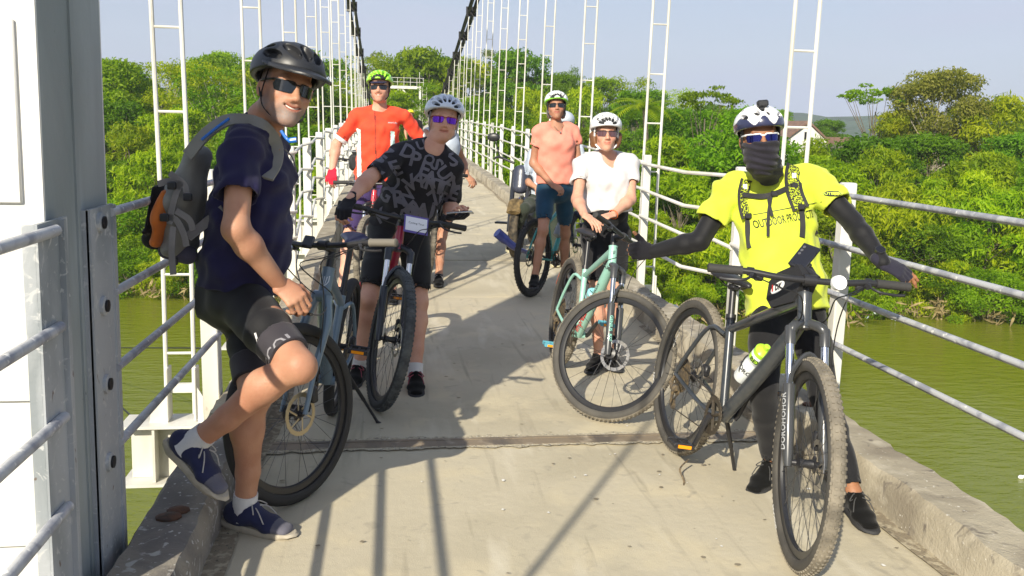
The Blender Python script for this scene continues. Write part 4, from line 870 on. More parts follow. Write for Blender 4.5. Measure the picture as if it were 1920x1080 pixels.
dtd = hBp-bbp; dn_ = unit(np.cross(dtd, (0, 1, 0))); lime = mat('lime translucent cap', (.45, .80, .05), .3); wpl = mat('milky bottle plastic', (.72, .76, .76), .35)
bottle(G, bbp+dtd*.30+vec((-.055, 0, .045)), dtd, .235, .036, (wpl, lime, lime), 'white and lime water bottle in the cage of the black mountain bike', [('ORCA', .03, .3, inkb, False), ('BEX', .03, .645, inkb, False)])
bottle(Fb, bbp+dtd*.22+vec((-.055, 0, .045)), dtd, .22, .036, (mat('grey bottle', (.25, .28, .28), .4), mat('aqua cap', (.25, .6, .65), .4), MATS['aqua cap']), 'grey water bottle with an aqua cap on the celeste bike')
bottle(E_, bbp+dtd*.34+vec((-.055, 0, .045)), dtd, .22, .036, (mat('smoke bottle', (.20, .22, .24), .3), blk, inkb), 'smoky grey water bottle in the teal bike frame')
for bk in (G, Fb, E_):
    mb = MB(); o_ = vec((-.03, 0, .028)); c = bbp+dtd*.34+o_; u2 = unit(dtd)
    for s in (-1, 1): mb.tube(bez([c+(0, 0, 0), c+u2*.02+(-.02, s*.036, .015), c+u2*.10+(-.045, s*.03, .03), c+u2*.13+(-.0, s*.012, .0), c+u2*.02], 4), .003, 6)
    mb.build('bottle_cage', blk, bk)
# dangling pedal strap under the near pedal of the black bike
pa = at(1283, 872, 3.9); mb = MB(); mb.tube(bez([at(1290, 862, 3.9), at(1275, 880, 3.85), at(1283, 905, 3.8), at(1270, 925, 3.72), at(1247, 940, 3.66)], 5), .0045, 5, flat=.4); o_ = mb.build('pedal_strap', dirtm); o_.parent = G; o_.matrix_parent_inverse = inv(G).inverted()
# ================================================================== SMOOTH BODIES: distance fields turned into one continuous surface
class Field:
    def __init__(s, lo, hi, h):
        s.lo = np.array(lo, float); s.h = h; s.n = np.maximum(8, np.ceil((np.array(hi)-s.lo)/h).astype(int)+1); s.F = np.full(tuple(s.n), 9., np.float32)
        s.ax = [(s.lo[i]+h*np.arange(s.n[i])).astype(np.float32) for i in range(3)]
    def _blk(s, lo, hi):
        a = np.clip(np.floor((np.array(lo)-s.lo)/s.h).astype(int), 0, s.n-1); b = np.clip(np.ceil((np.array(hi)-s.lo)/s.h).astype(int)+1, 0, s.n)
        if (b <= a).any(): return None, None
        return tuple(slice(a[i], b[i]) for i in range(3)), (s.ax[0][a[0]:b[0], None, None], s.ax[1][None, a[1]:b[1], None], s.ax[2][None, None, a[2]:b[2]])
    def put(s, lo, hi, fn, k=.01, op='+'):
        m = k+2.5*s.h; sl, P = s._blk(np.array(lo)-m, np.array(hi)+m)
        if sl is None: return s
        d = fn(*P); A = s.F[sl]
        if op == '+': h = np.clip(.5+.5*(A-d)/k, 0, 1); s.F[sl] = A+(d-A)*h-k*h*(1-h)
        else:
            d = -d; h = np.clip(.5+.5*(d-A)/k, 0, 1); s.F[sl] = A+(d-A)*h+k*h*(1-h)
        return s
    def seg(s, a, b, ra, rb=None, side=None, k=.012, op='+', flat=False):
        a, b = vec(a), vec(b); rb = ra if rb is None else rb; Wa, Da = (ra, ra) if np.isscalar(ra) else ra; Wb, Db = (rb, rb) if np.isscalar(rb) else rb
        ab = b-a; L2 = max(1e-9, ab@ab); R = max(Wa, Wb, Da, Db); sd = unit(side) if side is not None else None; L = math.sqrt(L2)
        def fn(x, y, z):
            px, py, pz = x-a[0], y-a[1], z-a[2]; tt = (px*ab[0]+py*ab[1]+pz*ab[2])/L2; t = np.clip(tt, 0, 1)
            px = px-t*ab[0]; py = py-t*ab[1]; pz = pz-t*ab[2]; W = Wa+(Wb-Wa)*t
            if sd is None: d = np.sqrt(px*px+py*py+pz*pz)-W
            else:
                D = Da+(Db-Da)*t; u = px*sd[0]+py*sd[1]+pz*sd[2]; w2 = np.maximum(px*px+py*py+pz*pz-u*u, 0); d = (np.sqrt((u/W)**2+w2/D**2)-1)*np.minimum(W, D)
            if flat: d = np.maximum(d, np.maximum(-tt, tt-1)*L)
            return d
        return s.put(np.minimum(a, b)-R, np.maximum(a, b)+R, fn, k, op)
    def ell(s, c, r, M=None, k=.012, op='+'):
        c = vec(c); r = np.array([r]*3 if np.isscalar(r) else r, float); R = max(r); M = np.eye(3) if M is None else np.asarray(M, float)
        def fn(x, y, z):
            px, py, pz = x-c[0], y-c[1], z-c[2]; q = [(px*M[i][0]+py*M[i][1]+pz*M[i][2]) for i in range(3)]
            k0 = np.sqrt(sum((q[i]/r[i])**2 for i in range(3))); k1 = np.sqrt(sum((q[i]/r[i]**2)**2 for i in range(3)))+1e-6; return k0*(k0-1)/k1
        return s.put(c-R, c+R, fn, k, op)
    def cut(s, p, n, k=.004):
        """remove everything on the side n points to"""
        n = unit(n); d = (s.ax[0][:, None, None]-p[0])*n[0]+(s.ax[1][None, :, None]-p[1])*n[1]+(s.ax[2][None, None, :]-p[2])*n[2]
        h = np.clip(.5+.5*(d-s.F)/k, 0, 1); s.F = (s.F+(d-s.F)*h+k*h*(1-h)).astype(np.float32); return s
    def waves(s, amp, lst):
        X, Y, Z = s.ax[0][:, None, None], s.ax[1][None, :, None], s.ax[2][None, None, :]
        for (kx, ky, kz, wx, wy, wz, a) in lst: s.F += (amp*a*np.sin(X*kx+Y*ky+Z*kz+2.2*np.sin(X*wx+Y*wy+Z*wz))).astype(np.float32)
        return s
    def mesh(s):
        F = s.F; S = F < 0; n = np.array(F.shape)-1; acc = np.zeros(tuple(n)+(3,), np.float32); cnt = np.zeros(tuple(n), np.float32)
        for ax in range(3):
            sl0 = [slice(None)]*3; sl1 = [slice(None)]*3; sl0[ax] = slice(0, -1); sl1[ax] = slice(1, None); a, b = F[tuple(sl0)], F[tuple(sl1)]
            ix = np.nonzero(S[tuple(sl0)] != S[tuple(sl1)])
            av, bv = a[ix], b[ix]; t = av/(av-bv); o1, o2 = [i for i in range(3) if i != ax]
            for u in (0, 1):
                for v in (0, 1):
                    c = [ix[0].copy(), ix[1].copy(), ix[2].copy()]; c[o1] = c[o1]-u; c[o2] = c[o2]-v
                    ok = (c[0] >= 0) & (c[1] >= 0) & (c[2] >= 0) & (c[0] < n[0]) & (c[1] < n[1]) & (c[2] < n[2])
                    P = np.stack([ix[0], ix[1], ix[2]], 1).astype(np.float32); P[:, ax] += t
                    np.add.at(acc, (c[0][ok], c[1][ok], c[2][ok]), P[ok]); np.add.at(cnt, (c[0][ok], c[1][ok], c[2][ok]), 1)
        idx = -np.ones(tuple(n), np.int64); act = cnt > 0; m = int(act.sum()); idx[act] = np.arange(m); V = acc[act]/cnt[act][:, None]*s.h+s.lo; Q = []
        for ax in range(3):
            o1, o2 = (ax+1) % 3, (ax+2) % 3; sl0 = [slice(None)]*3; sl1 = [slice(None)]*3; sl0[ax] = slice(0, -1); sl1[ax] = slice(1, None)
            ix = np.nonzero(S[tuple(sl0)] != S[tuple(sl1)]); c = [np.array(i) for i in ix]; ok = (c[o1] > 0) & (c[o2] > 0) & (c[o1] < n[o1]) & (c[o2] < n[o2]); c = [i[ok] for i in c]
            inside = S[tuple(c)]
            def g(u, v):
                d = [c[0], c[1], c[2]]; d[o1] = d[o1]-u; d[o2] = d[o2]-v; return idx[tuple(d)]
            q = np.stack([g(1, 1), g(0, 1), g(0, 0), g(1, 0)], 1); q[~inside] = q[~inside][:, ::-1]; Q.append(q)
        return V, np.concatenate(Q)
def surf(name, parts, m, parent, origin, tint=None, smooth_it=1):
    """parts: list of (V, Q); joined in one mesh"""
    Vs = []; Qs = []; n = 0
    for V, Q in parts:
        if len(V) == 0: continue
        Vs.append(V); Qs.append(Q+n); n += len(V)
    V = np.concatenate(Vs); Q = np.concatenate(Qs)
    for _ in range(smooth_it):                                     # light relaxation of the extracted surface
        A = np.zeros_like(V); c = np.zeros(len(V))
        for i, j in ((0, 1), (1, 2), (2, 3), (3, 0)):
            np.add.at(A, Q[:, i], V[Q[:, j]]); np.add.at(c, Q[:, i], 1); np.add.at(A, Q[:, j], V[Q[:, i]]); np.add.at(c, Q[:, j], 1)
        V = V*.5+.5*A/np.maximum(c, 1)[:, None]
    me = bpy.data.meshes.new(name); k = len(V); q = len(Q); me.vertices.add(k); me.vertices.foreach_set('co', (V-vec(origin)).ravel().astype(np.float32)); me.loops.add(q*4); me.loops.foreach_set('vertex_index', Q.ravel().astype(np.int32))
    me.polygons.add(q); me.polygons.foreach_set('loop_start', np.arange(0, q*4, 4, dtype=np.int32)); me.polygons.foreach_set('use_smooth', np.ones(q, bool)); me.update(calc_edges=True); me.materials.append(m)
    if tint is not None:
        at_ = me.color_attributes.new('tint', 'FLOAT_COLOR', 'POINT'); cc = np.ones((k, 4), np.float32); cc[:, :3] = tint(V); at_.data.foreach_set('color', cc.ravel())
    o = bpy.data.objects.new(name, me); COL.objects.link(o); o.parent = parent; return o
def solve(parent, px, py, L, sign):
    """the depth at which the joint seen at (px, py) is L away from its parent"""
    r = ray(px, py); c = CAM-parent; a = r@r; b = 2*r@c; e = c@c-L*L; D = b*b-4*a*e
    d = -b/(2*a) if D < 0 else (-b+sign*math.sqrt(D))/(2*a); return CAM+r*d, D < 0
LEN = dict(neck=.585, head=.225, sh=.19, hip=.095, el=.30, wr=.26, kn=.44, an=.43)
PAR = dict(neck='pelvis', head='neck', shL='neck', shR='neck', hipL='pelvis', hipR='pelvis', elL='shL', elR='shR', wrL='elL', wrR='elR', knL='hipL', knR='hipR', anL='knL', anR='knR')
def joints_of(sp, s):
    J = {'pelvis': at(*sp['pelvis'])}
    def gnd(px, py, off=.09):
        P = onz(px, py, off)
        for _ in range(8): P = onz(px, py, off+zd(P[1]))
        return P
    for k in ('anL', 'anR'):
        if sp[k][0] == 'g': J[k] = gnd(*sp[k][1:])
    for k in ('neck', 'head', 'shL', 'shR', 'hipL', 'hipR', 'elL', 'elR', 'wrL', 'wrR', 'knL', 'knR', 'anL', 'anR'):
        v = sp[k]
        if v[0] == 'g': continue
        a_ = 'an'+k[-1]
        if k[:2] == 'kn' and a_ in J:
            best = None; hp = J['hip'+k[-1]]; T_, S_ = LEN['kn']*s, LEN['an']*s; d0 = float((hp-CAM)@CW)
            for dd in np.arange(-.5, .5, .01):
                P = at(v[0], v[1], d0+dd); e = (np.linalg.norm(P-hp)-T_)**2+(np.linalg.norm(P-J[a_])-S_)**2+(0 if dd*v[2] > 0 else .001)
                if best is None or e < best[0]: best = (e, P)
            J[k] = best[1]
            if DBG: print('   knee', k, round(float(np.linalg.norm(J[k]-hp)), 3), round(float(np.linalg.norm(J[k]-J[a_])), 3), 'std', T_, S_)
            continue
        L = LEN[k.rstrip('LR') if k not in ('shL', 'shR') else 'sh']*s
        if len(v) == 3 and abs(v[2]) > 1.5: J[k] = at(*v); print('   len', k, round(float(np.linalg.norm(J[k]-J[PAR[k]])), 3), 'std', round(L, 3)) if DBG else 0
        else:
            J[k], bad = solve(J[PAR[k]], v[0], v[1], L*(v[3] if len(v) > 3 else 1), v[2])
            if DBG and bad: print('   short', k, round(float(np.linalg.norm(J[k]-J[PAR[k]])), 3), 'std', round(L, 3))
    return J
DBG = False
def cf(r, u, t): return unit(CR*r+CU*u-CW*t)                       # direction: right, up, toward the viewer
class Head:
    def __init__(s, c, fwd, up, sc):
        s.c = vec(c); s.f = unit(fwd); up = vec(up); s.u = unit(up-s.f*(up@s.f)); s.l = np.cross(s.u, s.f); s.s = sc; s.M = np.array([s.l, s.f, s.u])
    def w(s, P): return s.c+(np.asarray(P, float)*s.s) @ s.M
    def loc(s, P): return ((np.asarray(P, float)-s.c) @ s.M.T)/s.s
def head_mesh(hd, neck, nr, h, smile=0, fem=False, jawd=0, beard=False):
    f = Field((-.115, -.15, -.24), (.115, .14, .14), h); w_ = .95 if fem else 1.0
    f.ell((0, -.012, .032), (.076*w_, .096, .090), k=.01); f.ell((0, .03, -.028), (.060*w_, .064, .086), k=.03)
    for x in (-1, 1): f.seg((x*.052*w_, -.008, -.062), (x*.012, .070, -.102), .018, .015, k=.035); f.ell((x*.036, .060, -.030), (.028, .026, .026), k=.02)
    f.ell((0, .080, -.100-jawd), (.020 if not fem else .015, .016, .016), k=.02)
    f.seg((-.038, .084, .024), (.038, .084, .024), .013 if not fem else .010, k=.02); f.ell((0, .05, .065), (.055, .04, .05), k=.02)
    for x in (-1, 1): f.ell((x*.031, .101, .002), (.019, .016, .012), k=.012, op='-'); f.ell((x*.031, .079, .001), (.014, .0135, .0125), k=.002)
    f.seg((0, .090, .008), (0, .110, -.032), .0085, .0115, k=.012); f.ell((0, .113, -.035), (.0105, .010, .009), k=.008)
    for x in (-1, 1): f.ell((x*.0125, .101, -.040), (.008, .010, .008), k=.006); f.ell((x*.007, .108, -.0475), (.004, .005, .003), k=.003, op='-')
    f.ell((0, .074, -.068), (.036, .024, .026), k=.02)
    cv = 14 if smile > .3 else 30; arc = lambda x, dy=0, dz=0: (x, .0985+dy-16*x*x, -.0668+dz+(cv*smile)*x*x)
    if smile > .3:
        for x in (-1, 1): f.seg((x*.018, .092, -.036), (x*.040, .066, -.064), .009, k=.02)
        for x in np.linspace(-.024, .024, 9)*(.7+.35*smile): f.ell(arc(x, .006), (.006, .015, .0026+.0030*smile*(1-(x/.032)**2)), k=.003, op='-')
        for x in np.linspace(-.024, .024, 9)*(.7+.35*smile): f.ell(arc(x, -.002, .0085), (.006, .006, .0036), k=.006); f.ell(arc(x, -.003, -.0090), (.006, .006, .0045), k=.006)
    else:
        for x in np.linspace(-.020, .020, 9): f.ell(arc(x, -.001, .0045), (.006, .0065, .0038*(1-(x/.028)**2)+.001), k=.005); f.ell(arc(x, -.001, -.0055), (.006, .0070, .0050*(1-(x/.028)**2)+.001), k=.005)
        for x in np.linspace(-.024, .024, 13): f.ell(arc(x, .006, 0), (.004, .006, .0011), k=.002, op='-')
    for x in (-1, 1):
        Me = rotm3((0, 0, 1), x*.45); f.ell((x*.079*w_, -.008, -.012), (.007, .019, .031), M=Me.T, k=.006); f.ell((x*.086*w_, -.004, -.008), (.006, .010, .017), M=Me.T, k=.004, op='-')
    nb = hd.loc(neck); f2 = nb*1.0; f.seg((0, -.022, -.055), (f2[0]*.75, f2[1]*.75-.006, max(-.21, f2[2]*.75)), nr, nr*1.04, k=.03)
    V, Q = f.mesh(); return hd.w(V), Q
def head_tint(hd, beard=None, sm=0, brow=(.35, .3, .26), lips=(.85, .45, .42), hair=None, bw=1):
    def fn(V):
        L = hd.loc(V); c = np.ones((len(V), 3)); g = lambda p, r: np.clip(1.35-1.35*np.sqrt((((L-np.array(p))/np.array(r))**2).sum(1)), 0, 1)[:, None]
        n = (.5+.5*np.sin(L[:, 0]*900+np.sin(L[:, 2]*700)*2)*np.sin(L[:, 2]*800+L[:, 1]*500))[:, None]
        if beard is not None:
            b = np.clip(g((0, .055, -.088), (.085, .085, .056))*1.6, 0, 1)*(1-g((0, .09, -.066), (.024, .03, .008))); b = np.maximum(b, g((.066, .01, -.06), (.025, .05, .05))); b = np.maximum(b, g((-.066, .01, -.06), (.025, .05, .05))); b = b*(.50+.50*n)*bw; c = c*(1-b)+np.array(beard)*b
        c = c*(1-.45*g((0, .1, -.035), (.03, .03, .022))*np.array([[.0, .35, .35]])); 
        for x in (-1, 1): c = c*(1-.35*g((x*.038, .08, -.03), (.03, .04, .025))*np.array([[.0, .4, .35]])); b = g((x*.033, .092, .026), (.020, .02, .006))*.8; c = c*(1-b)+np.array(brow)*b
        dz = L[:, 2]-(-.0668+(14 if sm > .3 else 30)*sm*L[:, 0]**2); b = (np.clip(1.6-np.abs(dz)/.0085, 0, 1)*np.clip(3-np.abs(L[:, 0])/.010, 0, 1)*(L[:, 1] > .07))[:, None]*.8; c = c*(1-b)+np.array(lips)*b
        if hair is not None:
            b = np.clip((L[:, 2]-.0)/.012, 0, 1)*np.clip((-.0+.035-L[:, 1])/.02, 0, 1)*(np.abs(L[:, 0]) > .045); b = np.maximum(b, np.clip((-.03-L[:, 1])/.02, 0, 1)*(L[:, 2] > -.055)); b = b[:, None]*.9; c = c*(1-b)+np.array(hair)*b*(.7+.3*n)
        return c
    return fn
def hand_mesh(wr, d, back, side, curl=.6, thumb=.5, sc=1, h=.0032, glove=False, inflate=0, spread=.0, tip=None):
    """wr wrist point, d direction of the palm, back normal of the back of the hand, side +1 when the thumb lies on cross(d, back)"""
    d = unit(d); b = unit(vec(back)-d*np.dot(back, d)); x = np.cross(d, b)*side; M = np.array([x, d, b]); f = Field((-.085, -.06, -.12), (.10, .21, .07), h)
    i_ = inflate; f.seg((.0, -.035, 0), (0, .01, 0), (.0215+i_, .0175+i_), (.030+i_, .017+i_), side=(1, 0, 0), k=.012); f.seg((.0, .012, 0), (.002, .082, .002), (.034+i_, .0135+i_), (.041+i_, .012+i_), side=(1, 0, 0), k=.012)
    f.seg((.022, .02, -.008), (.036, .055, -.010), .014+i_, .011+i_, k=.014)
    cs = curl if hasattr(curl, '__len__') else [curl]*4
    for q, (fx, fy, ls, r) in enumerate(((.031, .085, .98, .0092), (.011, .091, 1.08, .0094), (-.010, .088, 1.0, .009), (-.029, .079, .82, .0080))):
        p = vec((fx, fy, .001)); a = 0; sp = fx*spread*4; rr = r+i_
        for j, (L, bend) in enumerate(((.045, 1.25), (.027, 1.65), (.021, .9))):
            a += bend*cs[q]; v = unit((math.sin(sp), math.cos(a)*math.cos(sp), -math.sin(a))); e = p+v*L*ls
            if glove and j >= 1: break
            if glove: e = p+v*L*ls*.85
            f.seg(p, e, rr*1.02, rr*.94 if j < 2 else rr*.82, k=.004 if j else .007); p = e; rr *= .95
    p = vec((.030, .030, -.008)); t = thumb
    for j, (L, v) in enumerate(((.036, (.72, .62, -.25-.3*t)), (.032, (.45-.5*t, .85, -.25-.55*t)), (.026, (.25-.8*t, .9, -.25-.6*t)))):
        e = p+unit(v)*L
        if glove and j >= 2: break
        f.seg(p, e, (.0125, .0110, .0100)[j]+i_, (.0112, .0100, .0085)[j]+i_, k=.007); p = e
    V, Q = f.mesh(); return vec(wr)+(V*sc) @ M, Q
def helmet(hd, person, shell_m, liner_m, h=.003, vents=None, visor=None, tint=None, strap_m=None, sc=1.0, rim=.0, tilt=.15, wide=1.0, shape=(.103, .140, .098)):
    root = bpy.data.objects.new('helmet', None)
    A_, B_, C_ = [q*sc for q in shape]; A_ *= wide; cz = .052; f = Field((-.125, -.165, -.02), (.125, .175, .175), h)
    f.ell((0, -.008, cz), (A_, B_, C_), k=.004); f.ell((0, -.008, cz+.012), (A_*.985, B_*1.02, C_*.8), k=.02)
    f.ell((0, -.008, cz-.006), (A_-.019, B_-.022, C_-.017), k=.004, op='-')
    for (a, b, L, W) in (vents or []):
        a, b = math.radians(a), math.radians(b); p = vec((A_*math.sin(a)*math.cos(b), B_*math.sin(b), C_*math.cos(a)*math.cos(b))); t = unit((-A_*math.sin(a)*math.sin(b), B_*math.cos(b), -C_*math.cos(a)*math.sin(b))); n = unit(p/np.array([A_*A_, B_*B_, C_*C_]))
        s_ = np.cross(t, n); f.ell(p+(0, -.008, cz), (L, W, .030), M=[t, s_, n], k=.003, op='-')
    f.cut((0, 0, .034+rim), (0, tilt, -1), k=.006)
    V, Q = f.mesh(); o = surf('helmet', [(hd.w(V), Q)], shell_m, person, person.location, tint=(lambda W: tint(hd.loc(W))) if tint else None, smooth_it=1)
    g = Field((-.11, -.15, -.02), (.11, .15, .16), h*1.4); g.ell((0, -.008, cz-.004), (A_-.012, B_-.014, C_-.013)); g.ell((0, -.008, cz-.012), (A_-.024, B_-.028, C_-.024), k=.003, op='-'); g.cut((0, 0, .036+rim), (0, tilt, -1)); V, Q = g.mesh(); surf('liner', [(hd.w(V), Q)], liner_m, o, (0, 0, 0)).location = -Vector(person.location)*0; ln = o.children[0]; ln.data.transform(Matrix.Translation(-person.location))
    sm = strap_m or blk
    for x in (-1, 1):
        mb = MB(); e = hd.w((x*.083, .035, .045)); e2 = hd.w((x*.085, -.05, .04)); j = hd.w((x*.080, .012, -.045)); ch = hd.w((0, .045, -.118)); mb.tube(bez([e, j, hd.w((x*.06, .035, -.09)), ch], 4), .0055, 6, flat=.3); mb.tube([e2, j], .005, 6, flat=.3); mb.build('strap', sm, o, person.location)
    if visor:
        f = Field((-.13, .03, -.02), (.13, .28, .12), h)
        def vf(x, y, z):
            zz = z-(.070-.30*(y-.1)-2.0*x*x); rr = np.sqrt((x/.114)**2+((y-.02)/.212)**2); return np.maximum(np.maximum(np.abs(zz)-.006, (rr-1)*.09), .065-y-.2*np.abs(x))
        f.put((-.13, .03, -.02), (.13, .28, .12), vf, k=.002); V, Q = f.mesh(); surf('visor', [(hd.w(V), Q)], visor, o, person.location, smooth_it=1)
    return o
V3_ = [(a, b, .030, .0085) for a in (-62, -38, -13, 13, 38, 62) for b in (46,)]+[(a, b, .036, .0095) for a in (-50, -25, 0, 25, 50) for b in (8,)]+[(a, b, .034, .010) for a in (-55, -20, 20, 55) for b in (-38,)]
VW_ = [(a, b, .036, .0105) for a, b in ((-66, 30), (-44, 42), (-24, 50), (-8, 52), (8, 52), (24, 50), (44, 42), (66, 30))]+[(a, b, .040, .011) for a in (-58, -34, -11, 11, 34, 58) for b in (3,)]+[(a, b, .034, .012) for a in (-60, -30, 0, 30, 60) for b in (-40,)]
V3 = [(a, 52, .036, .0100) for a in (-64, -38, -13, 13, 38, 64)]+[(a, 14, .046, .0105) for a in (-52, -26, 0, 26, 52)]+[(a, -34, .040, .011) for a in (-55, -20, 20, 55)]
VW = [(a, 56, .038, .0118) for a in (-66, -40, -13, 13, 40, 66)]+[(a, 27, .044, .0105) for a in (-54, -27, 0, 27, 54)]+[(a, -8, .040, .0115) for a in (-62, -38, -13, 13, 38, 62)]+[(a, -42, .036, .012) for a in (-50, 0, 50)]
VM = [(a, b, .050, .0190) for a, b in ((-34, 46), (0, 50), (34, 46))]+[(-66, 28, .044, .017), (66, 28, .044, .017)]+[(a, 0, .050, .0165) for a in (-48, -16, 16, 48)]+[(a, -42, .040, .014) for a in (-40, 0, 40)]
VG = [(a, b, .030, .0125) for a, b in ((-24, 50), (24, 50))]+[(0, 38, .038, .012), (-60, 34, .034, .011), (60, 34, .034, .011)]+[(a, 2, .038, .012) for a in (-45, -15, 15, 45)]+[(a, -42, .034, .012) for a in (-40, 0, 40)]
def glasses(hd, person, lens_m, frame_m, h_=.019, one=False, z0=.0, full=False):
    mb = MB(); path = lambda th, off=0: ((.080+off)*math.sin(th), .014+(.092+off)*math.cos(th)-.006*math.cos(th)**6)
    for s in (-1, 1):
        N = 12; V = []; Fc = []
        for layer in (0, .0022):
            for i in range(N+1):
                t = i/N; th = math.radians(4+54*t); x, y = path(th, layer); hh = h_*min(1, (1-abs(2*t-1)**3)**.5*1.0+.12); lo = -hh*(1.0 if t > .15 else .6); hi = hh*.85
                for k in range(5): V.append(hd.w((s*x, y, z0+lo+(hi-lo)*k/4)))
        for i in range(N):
            for k in range(4):
                a = i*5+k; b = (i+1)*5+k; o = (N+1)*5; Fc += [(a, b, b+1, a+1), (a+o, a+1+o, b+1+o, b+o)]
        mb.add(V, Fc)
    o = mb.build('sunglasses', lens_m, person, person.location)
    fb = MB(); fb.tube([hd.w((*path(math.radians(a), .001), z0+h_*(.82 if abs(a) > 6 else .5))) for a in range(-60, 61, 5)], .0026, 6, flat=1.3)
    for s in (-1, 1):
        x, y = path(math.radians(60), .001); fb.tube([hd.w((s*x, y, z0+h_*.75)), hd.w((s*.084, .02, z0+.012)), hd.w((s*.083, -.02, z0+.006)), hd.w((s*.08, -.035, z0-.01))], [.0045, .003, .0025, .002], 6)
        if full: fb.tube([hd.w((s*path(math.radians(q), .001)[0], path(math.radians(q), .001)[1], z0-h_*min(1, (1-abs(2*((q-4)/54)-1)**3)**.5+.1))) for q in range(6, 58, 4)], .002, 6)
    fb.build('frame', frame_m, o, person.location); return o
def shoe(person, ank, toe, up, m_up, m_sole, sc=1.0, h=.006, laces=None, toecap=None, name='shoe', sandal=False, sole_t=.026):
    """ank ankle joint; toe direction heel to toe; the sole lies .085 below the ankle"""
    d = unit(vec(toe)); u = unit(vec(up)-d*np.dot(up, d)); l = np.cross(u, d); M = np.array([d, l, u]); P = lambda L: vec(ank)+(np.asarray(L, float)*sc) @ M
    f = Field((-.12, -.08, -.10), (.24, .08, .08), h/sc); f.ell((-.035, 0, -.035), (.045, .036, .042), k=.01); f.seg((0, 0, .0), (-.005, 0, -.04), (.044, .040), (.046, .040), side=(1, 0, 0), k=.02)
    f.seg((.02, 0, -.030), (.10, 0, -.048), (.037, .030), (.045, .026), side=(0, 1, 0), k=.02); f.seg((.10, 0, -.050), (.165, .0, -.056), (.044, .024), (.036, .018), side=(0, 1, 0), k=.02)
    f.seg((.03, 0, .0), (.06, 0, -.03), (.026, .018), (.03, .016), side=(0, 1, 0), k=.02); f.cut((0, 0, .030), (-.35, 0, 1)); f.cut((0, 0, -.066), (0, 0, -1)); f.seg((0, 0, .05), (-.002, 0, .0), .036, k=.004, op='-'); V, Q = f.mesh(); up_ = surf(name, [(P(V), Q)], m_up, person, person.location, tint=(lambda W: np.where((((W-vec(ank)) @ M.T)[:, :1] > .125*sc), np.array(toecap), 1.0)) if toecap else None)
    out = [(-.085, .0), (-.078, .026), (-.05, .036), (0, .034), (.05, .037), (.10, .047), (.145, .046), (.18, .034), (.202, .012), (.203, -.010), (.185, -.032), (.15, -.044), (.10, -.046), (.05, -.037), (0, -.034), (-.05, -.036), (-.078, -.026)]
    mb = MB(); k = len(out); V = []
    for z, s_ in ((-.086, .93), (-.080, 1.0), (-.068, 1.03), (-.060, .97)):
        for (a, b) in out: V.append(P((.055+(a-.055)*s_, b*s_, z+(.012*max(0, (a-.13)/.07)**2 if z < -.07 else 0)+.006*(a < -.05))))
    Fc = [tuple(range(k-1, -1, -1)), tuple(3*k+j for j in range(k))]+[(i*k+j, i*k+(j+1) % k, (i+1)*k+(j+1) % k, (i+1)*k+j) for i in range(3) for j in range(k)]; mb.add(V, Fc)
    mb.build('sole', m_sole, up_, person.location)
    mb = MB()
    if laces:
        for i in range(5):
            a = .035+.020*i; z = -.000-.0075*i-.003*i; w_ = .018+.001*i
            for s in (-1, 1): mb.tube([P((a, s*w_, z-.008)), P((a+.006, 0, z+.004)), P((a+.014, -s*w_, z-.014))], .0026, 5)
        for s in (-1, 1): mb.tube(bez([P((.035, 0, .006)), P((.04, s*.02, .018)), P((.06, s*.045, .0)), P((.05, s*.03, -.004)), P((.036, 0, .006))], 4), .0024, 5); mb.tube(bez([P((.035, 0, .006)), P((.07, s*.03, .002)), P((.10, s*.045, -.03))], 4), .0024, 5)
        mb.build('laces', laces, up_, person.location)
    return up_
def garment_box(pts, m): P = np.array(pts); return P.min(0)-m, P.max(0)+m
def torso(f, J, s, g=(1, 1, 1, 1), inf=0, up_to=1.0, belly=0, bust=0):
    lat = unit(J['shL']-J['shR']); lath = unit(J['hipL']-J['hipR']); p, n = J['pelvis'], J['neck']; ax = n-p; A = unit(ax)
    fw = unit(np.cross(A, lat))                                     # forward is A x lat? corrected by caller sign
    fw = -unit(np.cross(lat, A))*-1; J['_fw'] = unit(np.cross(lat, A)); fwd = J['_fw']
    mid = unit(lat+lath); q = lambda t, o=0: p+ax*t+fwd*o*s
    i = inf
    f.seg(q(-.04), q(.16), ((.158*g[0])*s+i, .112*s+i), ((.152*g[1])*s+i, .108*s+i), side=lath, k=.03)
    f.seg(q(.16), q(.42, .008), (.150*g[1]*s+i, .106*s+i), (.142*g[1]*s+i, .104*s+i), side=mid, k=.04)
    f.seg(q(.42, .008), q(.70, .010), (.142*g[1]*s+i, .104*s+i), (.160*g[2]*s+i, .112*s+i), side=lat, k=.04)
    f.seg(q(.70, .010), q(.87, -.012), (.160*g[2]*s+i, .112*s+i), (.135*g[2]*s+i, .078*s+i), side=lat, k=.03)
    for S in ('L', 'R'):
        f.seg(q(.88, -.015), J['sh'+S], .060*s+i, .050*s*g[3]+i, k=.04)
        f.seg(q(.98, -.015), J['sh'+S]+(n-J['sh'+S])*.25, .045*s+i*.6, .045*s+i*.7, k=.04)
    if belly: f.ell(q(.30, .06), ((.11+belly)*s+i, (.07+belly)*s+i, .12*s), M=[mid, fwd, A], k=.05)
    if bust:
        for x in (-1, 1): f.ell(q(.66, .075)+lat*x*.07*s, ((.06+bust)*s+i, (.05+bust)*s+i, .06*s+i), M=[lat, fwd, A], k=.035)
